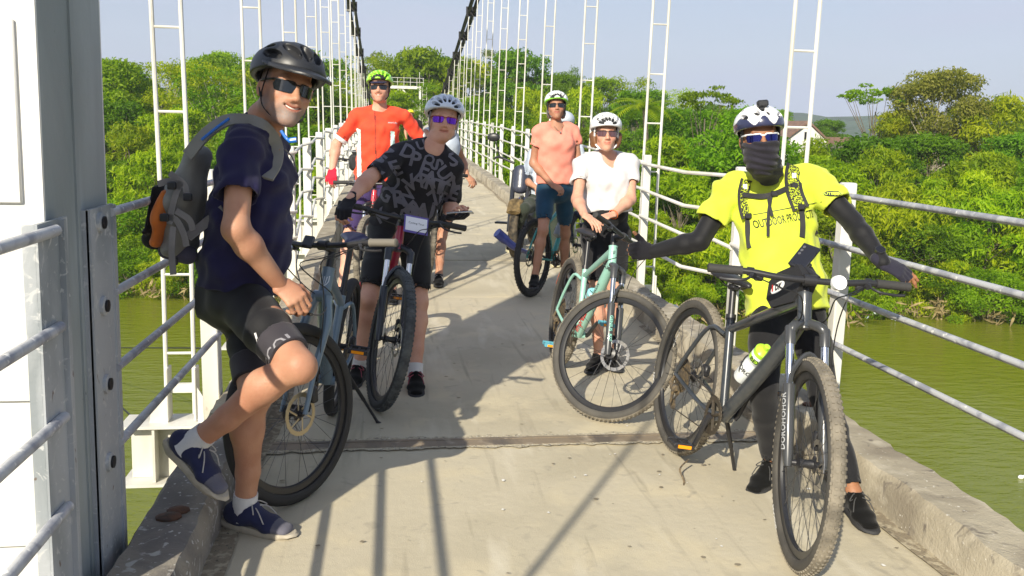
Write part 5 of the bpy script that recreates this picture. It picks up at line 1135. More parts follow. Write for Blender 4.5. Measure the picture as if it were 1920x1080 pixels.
def make_body(person, J, hd, s, fem, skin, h, look):
    P = [J[k] for k in J if not k.startswith('_')]; lo, hi = garment_box(P, .17); f = Field(lo, hi, h); g = look.get('g', (1, 1, 1, 1))
    torso(f, J, s, g, -.004); r = .9 if fem else 1.0; r *= s*look.get('limb', 1)
    f.seg(J['neck']+(J['pelvis']-J['neck'])*.06, J['neck']*.55+hd.w((0, -.022, -.055))*.45, look.get('neckr', .056)*r*1.06, look.get('neckr', .056)*r, k=.03)
    for S in ('L', 'R'):
        a, b, c = J['sh'+S], J['el'+S], J['wr'+S]
        f.seg(a, b, .048*r, .040*r, k=.03); m1 = b+(c-b)*.28; f.seg(b, m1, .0395*r, .042*r, k=.03); f.seg(m1, c, .042*r, .0275*r, k=.03)
        a, b, c = J['hip'+S], J['kn'+S], J['an'+S]; f.seg(a, a+(b-a)*.5, .083*r, .074*r, k=.04); f.seg(a+(b-a)*.5, b, .074*r, .0505*r, k=.03)
        bk = -unit(look.get('kf'+S, J['_fw'])); m1 = b+(c-b)*.30+bk*.016*r; f.seg(b, m1, .047*r, .053*r, k=.03); f.seg(m1, b+(c-b)*.68, .054*r, .040*r, k=.03); f.seg(b+(c-b)*.68, c, .040*r, .036*r, k=.02); f.ell(b-bk*.016*r, .036*r, k=.035)
        f.seg(c, c-unit(b-c)*.035*s, .034*r, .028*r, k=.02)
    parts = [f.mesh()]
    parts.append(head_mesh(hd, J['neck'], look.get('neckr', .056)*r/hd.s, look.get('hh', .004), look.get('smile', 0), fem))
    for S in ('L', 'R'):
        H_s = look.get('hand'+S)
        if H_s: parts.append(hand_mesh(J['wr'+S], H_s['d'], H_s['b'], H_s['side'], H_s.get('curl', .5), H_s.get('thumb', .4), sc=s*(.92 if fem else 1.0)*look.get('hs', 1), h=look.get('handh', .0035)))
    return surf('body', parts, skin, person, person.location, tint=head_tint(hd, **look.get('tint', {})), smooth_it=1)
FOLD = [(30, 12, 18, 9, 6, 11, .55), (-18, 34, 26, 8, 10, 9, .45), (16, -24, 48, 10, 9, 6, .5), (60, 26, -44, 10, 12, 9, .38), (-40, 70, 52, 12, 9, 14, .22)]
def shirt(person, J, hd, s, m, h, inf=.016, sleeve=.75, hem=-.02, neck='round', name='shirt', look={}, fold=.004, sl_r=.062, loose=0, tint=None, bust=0, belly=0, hemw=0):
    P = [J[k] for k in ('pelvis', 'neck', 'shL', 'shR', 'elL', 'elR', 'hipL', 'hipR')]; lo, hi = garment_box(P, .20); f = Field(lo, hi, h); torso(f, J, s, look.get('g', (1, 1, 1, 1)), inf, bust=bust, belly=belly)
    A = unit(J['neck']-J['pelvis']); lat = unit(J['hipL']-J['hipR']); fwd = J['_fw']; p = J['pelvis']
    if loose or hemw: f.seg(p+A*(hem*s-.02), p+A*.30*s, ((.165+hemw)*s+inf+loose, (.120+hemw*.6)*s+inf+loose), (.150*s+inf+loose, .112*s+inf+loose*.8), side=lat, k=.04)
    n = J['neck']
    f.cut(p+A*hem*s, -A)
    if neck == 'round': f.ell(n+A*.045*s+fwd*.045*s, (.075*s, .080*s, .075*s), M=[unit(J['shL']-J['shR']), fwd, A], k=.008, op='-')
    elif neck == 'scoop': f.ell(n+A*.03*s+fwd*.085*s, (.085*s, .075*s, .095*s), M=[unit(J['shL']-J['shR']), fwd, A], k=.008, op='-'); f.ell(n+A*.07*s, (.08*s, .08*s, .07*s), k=.008, op='-')
    elif neck == 'vee': f.seg(n+A*.03*s+fwd*.06*s, n-A*.125*s+fwd*.115*s, .070*s, .012, k=.006, op='-'); f.ell(n+A*.07*s, (.078*s, .078*s, .07*s), k=.008, op='-')
    elif neck == 'high': f.seg(n-A*.02, n+A*.055*s+fwd*.015, .072*s, .064*s, k=.03); f.cut(n+A*.075*s, A*1.0+fwd*.25)
    for S in ('L', 'R'):
        if sleeve > 0:
            a, b = J['sh'+S], J['el'+S]; e = a+(b-a)*sleeve; f.seg(a+(b-a)*.02, e, sl_r*s*.93, sl_r*s, k=.03 if True else .01, flat=False) if False else f.seg(a, e, sl_r*s*.92, sl_r*s, k=.022, flat=True)
    f.waves(fold, FOLD)
    for S in ('L', 'R'):
        if sleeve > 0:
            a, b = J['sh'+S], J['el'+S]; e = a+(b-a)*sleeve; d = unit(b-a); f.seg(e-d*.045*s, e+d*.02, sl_r*s-.016, sl_r*s-.0105, k=.003, op='-', flat=True)
    f.seg(p+A*(hem*s+.05), p+A*(hem*s-.03), (.140*s+inf+loose+hemw*s-.012, .092*s+inf+loose+hemw*.6*s-.012), side=lat, k=.003, op='-', flat=True)
    V, Q = f.mesh(); return surf(name, [(V, Q)], m, person, person.location, tint=tint, smooth_it=1)
def shorts(person, J, s, m, h, to=.85, inf=.008, name='shorts', top=.20, look={}, fold=.002, tint=None, full=False, flare=0):
    P = [J[k] for k in ('pelvis', 'hipL', 'hipR', 'knL', 'knR')+(('anL', 'anR') if full else ())]; lo, hi = garment_box(P+[J['pelvis']+unit(J['neck']-J['pelvis'])*.25], .15); f = Field(lo, hi, h); g = look.get('g', (1, 1, 1, 1))
    A = unit(J['neck']-J['pelvis']); lat = unit(J['hipL']-J['hipR']); p = J['pelvis']; r = s*look.get('limb', 1)*(.95 if look.get('fem') else 1)
    f.seg(p-A*.03*s, p+A*.14*s, (.160*g[0]*s+inf, .114*s+inf), (.152*g[1]*s+inf, .108*s+inf), side=lat, k=.03); f.seg(p+A*.14*s, p+A*.28*s, (.150*g[1]*s+inf, .106*s+inf), (.142*g[1]*s+inf, .104*s+inf), side=lat, k=.03)
    f.ell(p-unit(J['_fw'])*.06*s-A*.03*s, (.12*s, .09*s, .10*s), k=.04); f.cut(p+A*top*s, A)
    for S in ('L', 'R'):
        a, b, c = J['hip'+S], J['kn'+S], J['an'+S]
        if not full:
            e = a+(b-a)*to; m1 = a+(b-a)*.5; f.seg(a, m1, .083*r+inf, .074*r+inf, k=.03); f.seg(m1, e, .074*r+inf, (.060)*r+inf+flare, k=.012, flat=True) if True else 0
        else:
            m1 = a+(b-a)*.5; f.seg(a, m1, .083*r+inf, .074*r+inf, k=.03); f.seg(m1, b, .074*r+inf, .056*r+inf, k=.03); q = b+(c-b)*.35; f.seg(b, q, .056*r+inf, .055*r+inf, k=.02); f.seg(q, b+(c-b)*to, .055*r+inf, (.040)*r+inf+flare, k=.01, flat=True)
    f.waves(fold, FOLD)
    for S in ('L', 'R'):
        a, b = (J['hip'+S], J['kn'+S]) if not full else (J['kn'+S], J['an'+S]); e = a+(b-a)*to; d = unit(b-a); rr = ((.060 if not full else .040)*r+inf+flare)-.006; f.seg(e-d*.04*s, e+d*.02, rr, rr, k=.003, op='-', flat=True)
    V, Q = f.mesh(); return surf(name, [(V, Q)], m, person, person.location, tint=tint, smooth_it=1)
def sleeve_mesh(person, pts, rad, m, h, name='arm_sleeve', fold=.0015):
    lo, hi = garment_box(pts, .09); f = Field(lo, hi, h)
    for i in range(len(pts)-1): f.seg(pts[i], pts[i+1], rad[i], rad[i+1], k=.015)
    f.waves(fold, FOLD); return surf(name, [f.mesh()], m, person, person.location)
def strip(name, pts, w_, m, parent, origin, side=None, t=.002, nrm=None):
    """a flat webbing strap through points; nrm the outward normal at each point or one for all"""
    P = bez(pts, 5); mb = MB(); V = []; Fc = []
    for i, p in enumerate(P):
        d = unit(P[min(i+1, len(P)-1)]-P[max(i-1, 0)]); n_ = vec(nrm); n_ = unit(n_-d*np.dot(n_, d)); b = np.cross(d, n_)
        for (a, c) in ((-1, -1), (1, -1), (1, 1), (-1, 1)): V.append(p+b*a*w_/2+n_*c*t/2)
    k = len(P)
    for i in range(k-1):
        for j in range(4): Fc.append((i*4+j, i*4+(j+1) % 4, i*4+4+(j+1) % 4, i*4+4+j))
    Fc += [(3, 2, 1, 0), tuple((k-1)*4+j for j in range(4))]; mb.add(V, Fc); return mb.build(name, m, parent, origin)
# ================================================================== PEOPLE
def skinm(name, c, c2): return mat(name, c, .52, var=c2, vs=9, bump=.0012, bs=170, attr='tint', sss=.12, spec=.4)
SKB = 0
sk1 = skinm('tanned skin', (.50, .265, .165), (.40, .185, .11)); sk2 = skinm('brown skin', (.36, .17, .085), (.30, .135, .07)); sk3 = skinm('fair skin', (.66, .37, .26), (.56, .28, .19)); sk4 = skinm('olive tanned skin', (.43, .22, .14), (.36, .17, .10))
def cloth(name, c, c2=None, b=.0008, bs=700, rough=.85, attr=None): return mat(name, c, rough, var=c2 or tuple(q*.82 for q in c), vs=12, bump=b, bs=bs, sheen=.12, attr=attr, spec=.25)
navy = cloth('navy cotton', (.016, .014, .060)); lyc = cloth('black lycra', (.010, .010, .012), rough=.6); lycb = cloth('charcoal lycra', (.045, .04, .048), rough=.6); red = cloth('red jersey', (.78, .045, .022)); jers = cloth('black patterned jersey', (.016, .015, .020)); jgrey = cloth('slate jersey lettering', (.15, .145, .18))
peach = cloth('peach cotton', (.88, .30, .22)); whit = cloth('white cotton', (.74, .71, .71)); lime_ = cloth('lime polyester', (.66, .76, .06)); tealn = cloth('dark teal lycra', (.006, .05, .10), rough=.6); purp = cloth('dark purple shorts', (.055, .035, .12)); buffm = cloth('charcoal neck tube', (.022, .020, .030)); blackc = cloth('black cloth', (.012, .012, .014)); dgreen = cloth('dark olive trousers', (.035, .045, .032)); paleb = cloth('pale blue shirt', (.55, .62, .72)); glov = cloth('black glove', (.014, .013, .018)); glovr = cloth('crimson glove', (.62, .02, .05)); whitet = cloth('white trim', (.8, .78, .78)); sockw = cloth('white sock', (.7, .69, .68)); gpur = cloth('charcoal navy glove', (.022, .021, .036))
lensb = mat('black mirror lens', (.015, .018, .022), .04, spec=1, metal=.35); lensp = mat('violet mirror lens', (.12, .025, .36), .08, metal=.85); lensbl = mat('blue mirror lens', (.025, .03, .17), .07, metal=.8); frb = mat('black frame', (.01, .01, .012), .3); frr = mat('red frame', (.25, .01, .02), .3); frw = mat('white frame', (.75, .76, .8), .3)
hblack = mat('matte black shell', (.022, .023, .027), .42); hwhite = mat('white shell', (.80, .81, .83), .25, coat=.4); hpale = mat('pale blue white shell', (.62, .68, .78), .25, coat=.4); hlime = mat('lime ribs', (.38, .85, .06), .3, coat=.3); htw = mat('two tone shell', (.82, .82, .83), .25, attr='tint', coat=.4); liner = mat('helmet foam', (.018, .018, .02), .8)
shn = cloth('navy shoe mesh', (.022, .026, .075), attr='tint', bs=400); solb = mat('beige midsole', (.46, .41, .32), .7, var=(.34, .30, .23), vs=20); solk = mat('black rubber sole', (.03, .03, .032), .75); shk = cloth('black trainer', (.03, .028, .03), attr='tint'); shg = cloth('grey trainer', (.13, .135, .13), attr='tint'); laceg = mat('grey laces', (.42, .40, .38), .8); lacek = mat('dark laces', (.05, .05, .05), .8); teeth = mat('teeth', (.8, .76, .68), .3)
def start(sp, s, label, look, name='person', group='cyclists on the bridge'):
    look.setdefault('tint', {})['sm'] = look.get('smile', 0)
    J = joints_of(sp, s); base = (J['anL']+J['anR'])/2; base = np.array([base[0], base[1], min(J['anL'][2], J['anR'][2])-.085]); p = empty(name, base, label, 'person', group)
    lat = J['shL']-J['shR']; A = J['neck']-J['pelvis']; J['_fw'] = unit(np.cross(lat, A)) if True else 0
    hd = Head(J['head'], sp['hf'], sp['hu'], s*look.get('headsc', 1.0)); J['toeL'] = unit(sp['toeL']); J['toeR'] = unit(sp['toeR']); return J, p, hd
def teeth_(hd, p, smile=1):
    mb = MB(); mb.tube([hd.w((x, .0915-16*x*x, -.0655+14*smile*x*x)) for x in np.linspace(-.022, .022, 9)], [.0035, .0044, .0052, .0055, .0055, .0055, .0052, .0044, .0035], 8); mb.build('teeth', teeth, p, p.location)
def hair_(hd, p, m, lst, h=.005):
    f = Field((-.13, -.16, -.16), (.13, .10, .10), h)
    for (c, r) in lst: f.ell(c, r, k=.02)
    f.waves(.0035, [(160, 40, 60, 30, 20, 25, .6), (-60, 150, 90, 25, 33, 20, .5), (240, -60, 120, 20, 20, 40, .4)]); V, Q = f.mesh(); return surf('hair', [(hd.w(V), Q)], m, p, p.location)
hairm = mat('auburn hair', (.20, .085, .03), .55, var=(.10, .045, .02), vs=60, stretch=(1, 1, .15), bump=.002, bs=150); hairg = mat('grey brown hair', (.11, .085, .07), .6, var=(.2, .17, .15), vs=60, bump=.002, bs=150)
toward, right_, up_ = -CW, CR, vec((0, 0, 1))
# ---------------------------------------------------------------- 1. man with backpack
sp = dict(pelvis=(447, 548, 3.32), neck=(486, 242, 1), head=(535, 169, 3.19), shR=(452, 280, -1), shL=(508, 268, 1), hipR=(446, 556, -1), hipL=(462, 552, 1, 1.2), elR=(442, 430, -1), wrR=(524, 532, 1), elL=(480, 420, 1), wrL=(475, 520, 1), knR=(560, 686, -1), anR=(366, 828, 3.04), knL=(478, 742, -1), anL=('g', 459, 948),
          hf=cf(.60, -.10, .80), hu=cf(.26, .95, .05), toeL=cf(1, -.12, .25), toeR=cf(.72, -.60, .2))
s = 1.03; look = dict(smile=1, hh=.003, handh=.0028, headsc=1.06, tint=dict(beard=(.48, .88, 1.42), brow=(.4, .42, .45), hair=(.35, .5, .7)), g=(1, 1.06, 1.02, 1), neckr=.062, kfR=cf(.8, -.5, .4), kfL=cf(1, 0, 0), hs=1.0, limb=1.03,
    handR=dict(d=cf(.72, -.66, .12), b=cf(.45, .35, .8), side=-1, curl=(.55, .6, .65, .7), thumb=.5)); look['tint']['bw'] = .9
J, p1, hd = start(sp, s, 'man in a navy t-shirt, black helmet and hydration backpack standing at the left kerb', look)
make_body(p1, J, hd, s, False, sk1, .0065, look); teeth_(hd, p1)
tee = shirt(p1, J, hd, s, navy, .0065, inf=.017, sleeve=.60, hem=.02, neck='round', look=look, fold=.0080, sl_r=.074, loose=.010, belly=.010)
sh1 = shorts(p1, J, s, lyc, .0065, to=.74, look=look); 
ft_ = MB
J1 = J
def band(person, J, S, t0, t1, r0, r1, m, name='cuff', h=.006, limb=('hip', 'kn')):
    a, b = J[limb[0]+S], J[limb[1]+S]; f = Field(*garment_box([a, b], .12), h); f.seg(a+(b-a)*t0, a+(b-a)*t1, r0, r1, k=.002, flat=True); return surf(name, [f.mesh()], m, person, person.location)
cu = [band(p1, J, 'R', .66, .86, .079*s, .071*s, lycb), band(p1, J, 'L', .66, .86, .079*s, .071*s, lycb)]
tr_ = bvh_of(cu[:1]); a, b = J['hipR'], J['knR']; d = unit(b-a); n_ = unit(toward-d*(toward@d)); lx = np.cross(n_, d)*-1; lx = unit(np.cross(d, n_)*1); V, Fc = project(text_geo('ECOL', .060, .01, 2), hit(541, 664, tr_), -lx if (lx@CR) < 0 else lx, n_*0+np.cross(n_, (-lx if (lx@CR) < 0 else lx)), tr_, .002, .3)
newobj('lettering', V, Fc, mat('grey print', (.26, .25, .27), .6), cu[0], smooth=False).data.transform(Matrix.Translation(-p1.location))
tr_ = bvh_of([sh1]); V, Fc = project(([(-.004, -.025), (.004, -.025), (.004, .03), (-.004, .03)], [(0, 1, 2, 3)]), hit(483, 640, tr_), cf(1, .4, 0), cf(-.4, 1, 0), tr_, .002, .4); newobj('piping', V, Fc, whitet, sh1, smooth=False).data.transform(Matrix.Translation(-p1.location))
helmet(hd, p1, hblack, liner, vents=VM, visor=hblack, sc=1.10, tilt=.12, rim=.004); glasses(hd, p1, lensb, frb, h_=.0205)
for S, up in (('L', (0, 0, 1)), ('R', cf(.5, .8, .15))):
    mb = MB(); a, b = J['an'+S], J['kn'+S]; mb.tube([a-unit(b-a)*.05, a, a+unit(b-a)*.03, a+unit(b-a)*.050], [.046, .045, .0445, .0440], 18); mb.build('sock', sockw, p1, p1.location)
    shoe(p1, J['an'+S]-(b-a)*.0, J['toe'+S], up, shn, solb, sc=1.06, h=.0045, laces=laceg, toecap=(6, 5, 2.2))
# backpack
bp = empty('backpack', at(330, 400, 3.25), 'grey and orange hydration backpack on the back of the man in navy', 'backpack'); O = bp.location
grym = cloth('grey ripstop', (.27, .265, .24), bs=300); orgm = cloth('orange ripstop', (.58, .16, .03), bs=300); webm = cloth('grey webbing', (.24, .225, .22), bs=500); blum = mat('blue drinking tube', (.02, .16, .6), .35)
ty = unit(J['neck']-J['pelvis']); bk_ = -J['_fw']; lt = unit(J['shL']-J['shR']); R3 = [lt, bk_, ty]
c0 = at(372, 292, 3.27); c1 = at(346, 372, 3.25); c2 = at(338, 455, 3.25)
f = Field(*garment_box([c0, c1, c2], .17), .006); f.seg(c0, c1, (.105, .040), (.13, .062), side=lt, k=.03); f.seg(c1, c2, (.13, .062), (.125, .055), side=lt, k=.03); f.waves(.004, FOLD); surf('main_bag', [f.mesh()], grym, bp, O)
f = Field(*garment_box([at(318, 372, 3.2), at(305, 440, 3.2)], .15), .006); f.seg(at(322, 362, 3.2), at(312, 405, 3.2), (.10, .022), (.11, .032), side=lt, k=.03); f.seg(at(312, 405, 3.2), at(305, 448, 3.2), (.11, .032), (.10, .026), side=lt, k=.03); f.waves(.003, FOLD); surf('front_pocket', [f.mesh()], orgm, bp, O)
f = Field(*garment_box([at(290, 385, 3.2), at(290, 445, 3.2)], .12), .006); f.seg(at(297, 352, 3.18), at(285, 430, 3.18), (.075, .012), (.085, .015), side=lt, k=.02); f.ell(at(292, 448, 3.2), (.05, .03, .04), k=.03); surf('pocket_rim', [f.mesh()], blackc, bp, O)
f = Field(*garment_box([at(330, 470, 3.2)], .15), .006); f.seg(at(312, 470, 3.2), at(352, 478, 3.2), (.03, .03), (.035, .035), k=.03); surf('base_panel', [f.mesh()], cloth('violet grey fabric', (.07, .065, .10)), bp, O)
nC = toward; tr1 = bvh_of([tee])
def on1(x, y, off=.010, d0=3.12):
    h = tr1.ray_cast(Vector(CAM), Vector(unit(ray(x, y)))); return (np.array(h[0])-unit(ray(x, y))*off) if h[0] is not None else at(x, y, d0)
strip('shoulder_strap', [at(352, 292, 3.13), at(385, 252, 3.12), at(425, 226, 3.12)]+[on1(x, y) for x, y in ((468, 226), (497, 240), (518, 272), (517, 305), (500, 335))], .046, grym, bp, O, nrm=cf(.1, .45, 1), t=.010)
strip('strap_piping', [on1(x, y, .014) for x, y in ((508, 246), (525, 272), (524, 300))], .008, cloth('tan piping', (.35, .2, .12)), bp, O, nrm=cf(.2, .2, 1), t=.014)
strip('webbing', [on1(418, 393, .004), on1(390, 415, .006), at(352, 445, 3.14)], .034, webm, bp, O, nrm=nC, t=.004)
for k, pts in enumerate(([(340, 340), (330, 365), (322, 395), (318, 420)], [(318, 325), (345, 345), (352, 375)], [(305, 405), (330, 412), (345, 440), (350, 462)], [(325, 425), (322, 470), (325, 515)], [(330, 395), (355, 412), (362, 432)], [(296, 345), (320, 340), (340, 352)])):
    strip('webbing', [at(x, y, 3.10-(.02 if k == 3 else 0)) for x, y in pts], .022, webm, bp, O, nrm=nC, t=.004)
for (x, y) in ((322, 348), (352, 370), (308, 408), (325, 490)):
    mb = MB(); mb.box(at(x, y, 3.09), (.032, .028, .012), M=[CR, CU, CW], bev=.004); mb.build('buckle', blk, bp, O)
mb = MB(); mb.tube(bez([at(378, 262, 3.1), at(405, 240, 3.10), at(430, 222, 3.10)], 5), .005, 8); mb.build('drinking_tube', blum, bp, O)
mb = MB(); mb.tube(bez([at(527, 245, 3.12), at(540, 262, 3.12), at(556, 262, 3.12)], 5), [.006]*6+[.010]*5, 8); mb.build('bite_valve', blum, bp, O)
mb = MB(); mb.tube(bez([at(534, 280, 3.1), at(548, 295, 3.1), at(556, 322, 3.1)], 5), .003, 5); mb.build('cord', blk, bp, O)
# the grip under his hand, on the end of a bar of the slate blue bike
mb = MB(); mb.tube([at(548, 570, 3.2), at(574, 566, 3.14)], [.017, .018], 12); mb.tube([at(560, 585, 3.2), at(585, 590, 3.16)], .006, 6); o_ = mb.build('grip', gripm); o_.parent = A; o_.matrix_parent_inverse = inv(A).inverted()
mb = MB(); mb.tube(bez([at(575, 588, 3.16), at(600, 590, 3.3), at(612, 575, 3.6), at(606, 545, 3.8)], 5), .0026, 5); mb.tube(bez([at(560, 470, 3.8), at(556, 500, 3.6), at(566, 540, 3.3), at(578, 580, 3.18)], 5), .0026, 5); o_ = mb.build('cable', cablem); o_.parent = A; o_.matrix_parent_inverse = inv(A).inverted()
# ---------------------------------------------------------------- 2. guide
sp = dict(pelvis=(1474, 556, 3.86), neck=(1442, 330, 1), head=(1424, 260, 3.72), shR=(1368, 356, -1), shL=(1524, 338, 1), hipR=(1446, 566, -1), hipL=(1508, 564, 1), elR=(1312, 452, -1), wrR=(1222, 472, 1), elL=(1600, 418, -1), wrL=(1655, 492, -1), knR=(1430, 725, -1), anR=('g', 1447, 866), knL=(1545, 745, -1), anL=('g', 1600, 924),
          hf=cf(-.10, -.06, 1), hu=cf(-.06, 1, .05), toeL=cf(.1, -.25, 1), toeR=cf(-.75, -.3, .7))
s = .93; look = dict(hh=.0035, handh=.003, tint=dict(hair=(.05, .04, .04)), g=(.95, .95, .98, 1.0), limb=.92,
    handR=dict(d=cf(-1, .1, .15), b=cf(.1, .2, -.0)+cf(-.1, .55, .8)*1.2, side=-1, curl=(.95, 1.0, 1.0, 1.0), thumb=-.25), handL=dict(d=cf(.80, -.52, .35), b=cf(.35, .8, .45), side=-1, curl=(.42, .48, .5, .5), thumb=.3))
look['handR'] = dict(d=cf(-.9, .05, .45), b=cf(.35, .15, .9), side=1, curl=(.95, 1, 1, 1), thumb=-.6); look['handL'].update(d=cf(.84, -.48, .15), b=cf(.35, .55, .80), curl=(.12, .2, .28, .32), thumb=.6)
J, p2, hd = start(sp, s, 'guide in a lime t-shirt, charcoal face tube and white helmet spreading both arms', look)
make_body(p2, J, hd, s, False, sk2, .0075, look); J2 = J
tee2 = shirt(p2, J, hd, s, lime_, .007, inf=.020, sleeve=.62, hem=-.07, neck='round', look=look, fold=.0065, sl_r=.080, loose=.016, hemw=.0)
shorts(p2, J, s, blackc, .0075, to=.93, look=look, full=True, name='tights', inf=.010)
for S in 'LR':
    a, b, c = J['sh'+S], J['el'+S], J['wr'+S]; sleeve_mesh(p2, [a+(b-a)*.4, b, b+(c-b)*.3, c], [.056*s, .045*s, .048*s, .034*s], lyc, .006)
    H_s = look['hand'+S]; V, Q = hand_mesh(c, H_s['d'], H_s['b'], H_s['side'], H_s['curl'], H_s['thumb'], sc=s, h=.003, glove=True, inflate=.0042); surf('glove', [(V, Q)], gpur if S == 'L' else glov, p2, p2.location)
helmet(hd, p2, htw, liner, h=.003, vents=VG, sc=1.04, tilt=.10, tint=lambda L: np.where(((L[:, 2] < .075+.35*np.maximum(0, .045-np.abs(L[:, 0]))*0+.02*np.cos(L[:, 0]*75)))[:, None], np.array([[.035, .04, .10]]), 1.0))
glasses(hd, p2, lensbl, frw, h_=.020)
f = Field((-.12, -.12, -.26), (.12, .16, .02), .004); f.seg((0, .022, -.040), (0, .020, -.085), (.080, .098), (.074, .090), side=(1, 0, 0), k=.02); f.seg((0, .012, -.085), tuple(hd.loc(J['neck'])*1.0+vec((0, .02, 0))), (.068, .070), (.082, .078), side=(1, 0, 0), k=.02); f.ell((0, .112, -.035), (.014, .014, .012), k=.02); f.ell((0, .100, -.020), (.026, .026, .026), k=.02); f.cut((0, 0, -.010), (0, .10, 1)); f.seg((0, -.01, -.02), (0, -.01, 0), .060, k=.004, op='-')
f.waves(.0028, [(15, 10, 190, 22, 18, 14, 1), (30, -20, 120, 15, 22, 10, .8)]); V, Q = f.mesh(); surf('neck_tube', [(hd.w(V), Q)], buffm, p2, p2.location)
for S in 'LR': shoe(p2, J['an'+S], J['toe'+S], (0, 0, 1), shk, solk, sc=.95, h=.005, laces=lacek)
# action camera mount on the helmet
mb = MB(); q = hd.w((.005, .085, .150)); mb.box(q, (.045, .035, .028), M=hd.M, bev=.006); mb.box(hd.w((.005, .075, .130)), (.03, .03, .02), M=hd.M, bev=.004); mb.lathe([(0, .020), (.010, .020), (.010, 0)], q, hd.f, 12); mb.build('camera_mount', blk, p2, p2.location)
# watch
wv = unit(J['wrL']-J['elL']); wc = J['wrL']-wv*.035; mb = MB(); mb.tube([wc-wv*.010, wc+wv*.010], .033*s, 18, cap=False); wn = unit(toward*1.0+CU*.5-wv*((toward+CU*.5)@wv)); mb.lathe([(0, .042), (.018, .042), (.021, .036), (.021, .028)], wc, wn, 20); wt = mb.build('watch', blk, p2, p2.location)
mb = MB(); mb.lathe([(0, .0432), (.0165, .0430), (.0165, .041)], wc, wn, 20); mb.build('watch_face', glassm, wt, p2.location); mb = MB(); mb.lathe([(.018, .043), (.0205, .0425), (.0205, .038), (.018, .040)], wc, wn, 20, cap='loop'); mb.build('bezel', spk, wt, p2.location)
tr_ = bvh_of([tee2]); prt = mat('black print', (.012, .012, .014), .6)
bx = unit(at(1505, 405, 3.7)-at(1405, 424, 3.7)); by = unit(CU-bx*(CU@bx)); lt_par = tee2
tg = text_geo('OUTDOOR PRODUCTS', .050, .012, 2); tw_ = tg[0][:, 0].max()-tg[0][:, 0].min(); tg = (tg[0]*np.array([.262/tw_, 1]), tg[1]); V, Fc = project(tg, hit(1474, 411, tr_), bx, by, tr_, .002, .3); newobj('lettering', V, Fc, prt, tee2, smooth=False).data.transform(Matrix.Translation(-p2.location))
g_ = ([(x, y) for x in np.linspace(-.15, .16, 20) for y in (-.0017, .0017)], [(2*i, 2*i+2, 2*i+3, 2*i+1) for i in range(19)]); V, Fc = project(g_, hit(1470, 392, tr_), bx, by, tr_, .002, .3); newobj('printed_line', V, Fc, prt, tee2, smooth=False).data.transform(Matrix.Translation(-p2.location))
oc = hit(1561, 363, tr_); g_ = ([(.034*math.cos(t), .013*math.sin(t)) for t in np.linspace(0, 6.283, 20, endpoint=False)], [tuple(range(20))]); 
V, Fc = project(g_, oc, CR, CU, tr_, .003, .3); newobj('sleeve_patch', V, Fc, prt, tee2, smooth=False).data.transform(Matrix.Translation(-p2.location)); V, Fc = project(text_geo('OUTDOOR', .0165, .02, 1), oc, CR, CU, tr_, .0055, .3); newobj('lettering', V, Fc, mat('lime print', (.6, .75, .1), .6), tee2, smooth=False).data.transform(Matrix.Translation(-p2.location))
gp = empty('backpack', J['neck']*.6+J['pelvis']*.4-J['_fw']*.16, 'black backpack worn by the guide, lime mesh shoulder straps with a chest clip', 'backpack'); O = gp.location
f = Field(*garment_box([J['neck'], J['pelvis']], .3), .012); q = J['_fw']; f.seg(J['neck']*.85+J['pelvis']*.15-q*.19, J['neck']*.25+J['pelvis']*.75-q*.20, (.12, .06), (.13, .07), side=unit(J['shL']-J['shR']), k=.02); surf('main_bag', [f.mesh()], nyl, gp, O)
meshm = mat('lime and black mesh', (.40, .48, .02), .8, var=(.015, .015, .015), vs=170, detail=0, vmin=.49, vmax=.51)
def on_cloth(px, py, tree, off=.006, d0=3.2):
    h = tree.ray_cast(Vector(CAM), Vector(unit(ray(px, py)))); return (np.array(h[0])-unit(ray(px, py))*off) if h[0] is not None else at(px, py, d0)
def strap_on(name, pix, w_, m, parent, O, tree, t=.006, off=.006, d0=3.8): return strip(name, [on_cloth(x, y, tree, off, d0) for x, y in pix if tree.ray_cast(Vector(CAM), Vector(unit(ray(x, y))))[0] is not None], w_, m, parent, O, nrm=toward, t=t)
trT = bvh_of([tee2, *[c for c in p2.children if c.name.startswith('neck_tube')]])
for pix in ([(1490, 312), (1488, 322), (1487, 340), (1491, 365), (1502, 392)], [(1401, 337), (1398, 348), (1395, 365), (1397, 390), (1403, 408)]):
    strap_on('shoulder_strap', pix, .074 if pix[0][0] > 1450 else .056, nyl, gp, O, tree=trT, t=.008, off=.007); strap_on('strap_mesh', pix, .046 if pix[0][0] > 1450 else .034, meshm, gp, O, tree=trT, t=.004, off=.0155)
strap_on('webbing', [(1503, 392), (1505, 420), (1504, 445)], .022, nyl, gp, O, tree=trT); strap_on('webbing', [(1402, 405), (1402, 435), (1405, 465)], .022, nyl, gp, O, tree=trT); strap_on('webbing', [(1500, 380), (1530, 440), (1555, 490), (1560, 520)], .024, nyl, gp, O, tree=trT)
strap_on('chest_strap', [(1398, 366), (1430, 368), (1455, 362), (1482, 350), (1492, 346)], .022, nyl, gp, O, tree=trT, off=.018)
for pix in ([(1446, 368), (1441, 400), (1440, 443)], [(1440, 366), (1444, 390), (1448, 405)]): strap_on('webbing', pix, .013, nyl, gp, O, tree=trT, off=.016, t=.003)
for (x, y, a) in ((1398, 366, .9), (1490, 348, .9), (1403, 405, .8), (1503, 388, .8), (1452, 363, 1)):
    mb = MB(); mb.box(on_cloth(x, y, trT, .024), (.030, .024, .012), M=[CR, CU, CW], bev=.004); mb.build('buckle', blk, gp, O)
for (x, y) in ((1397, 350), (1489, 329)):
    mb = MB(); mb.box(on_cloth(x, y, trT, .0215), (.018, .022, .003), M=[CR, CU, CW]); mb.build('label', whitet, gp, O)
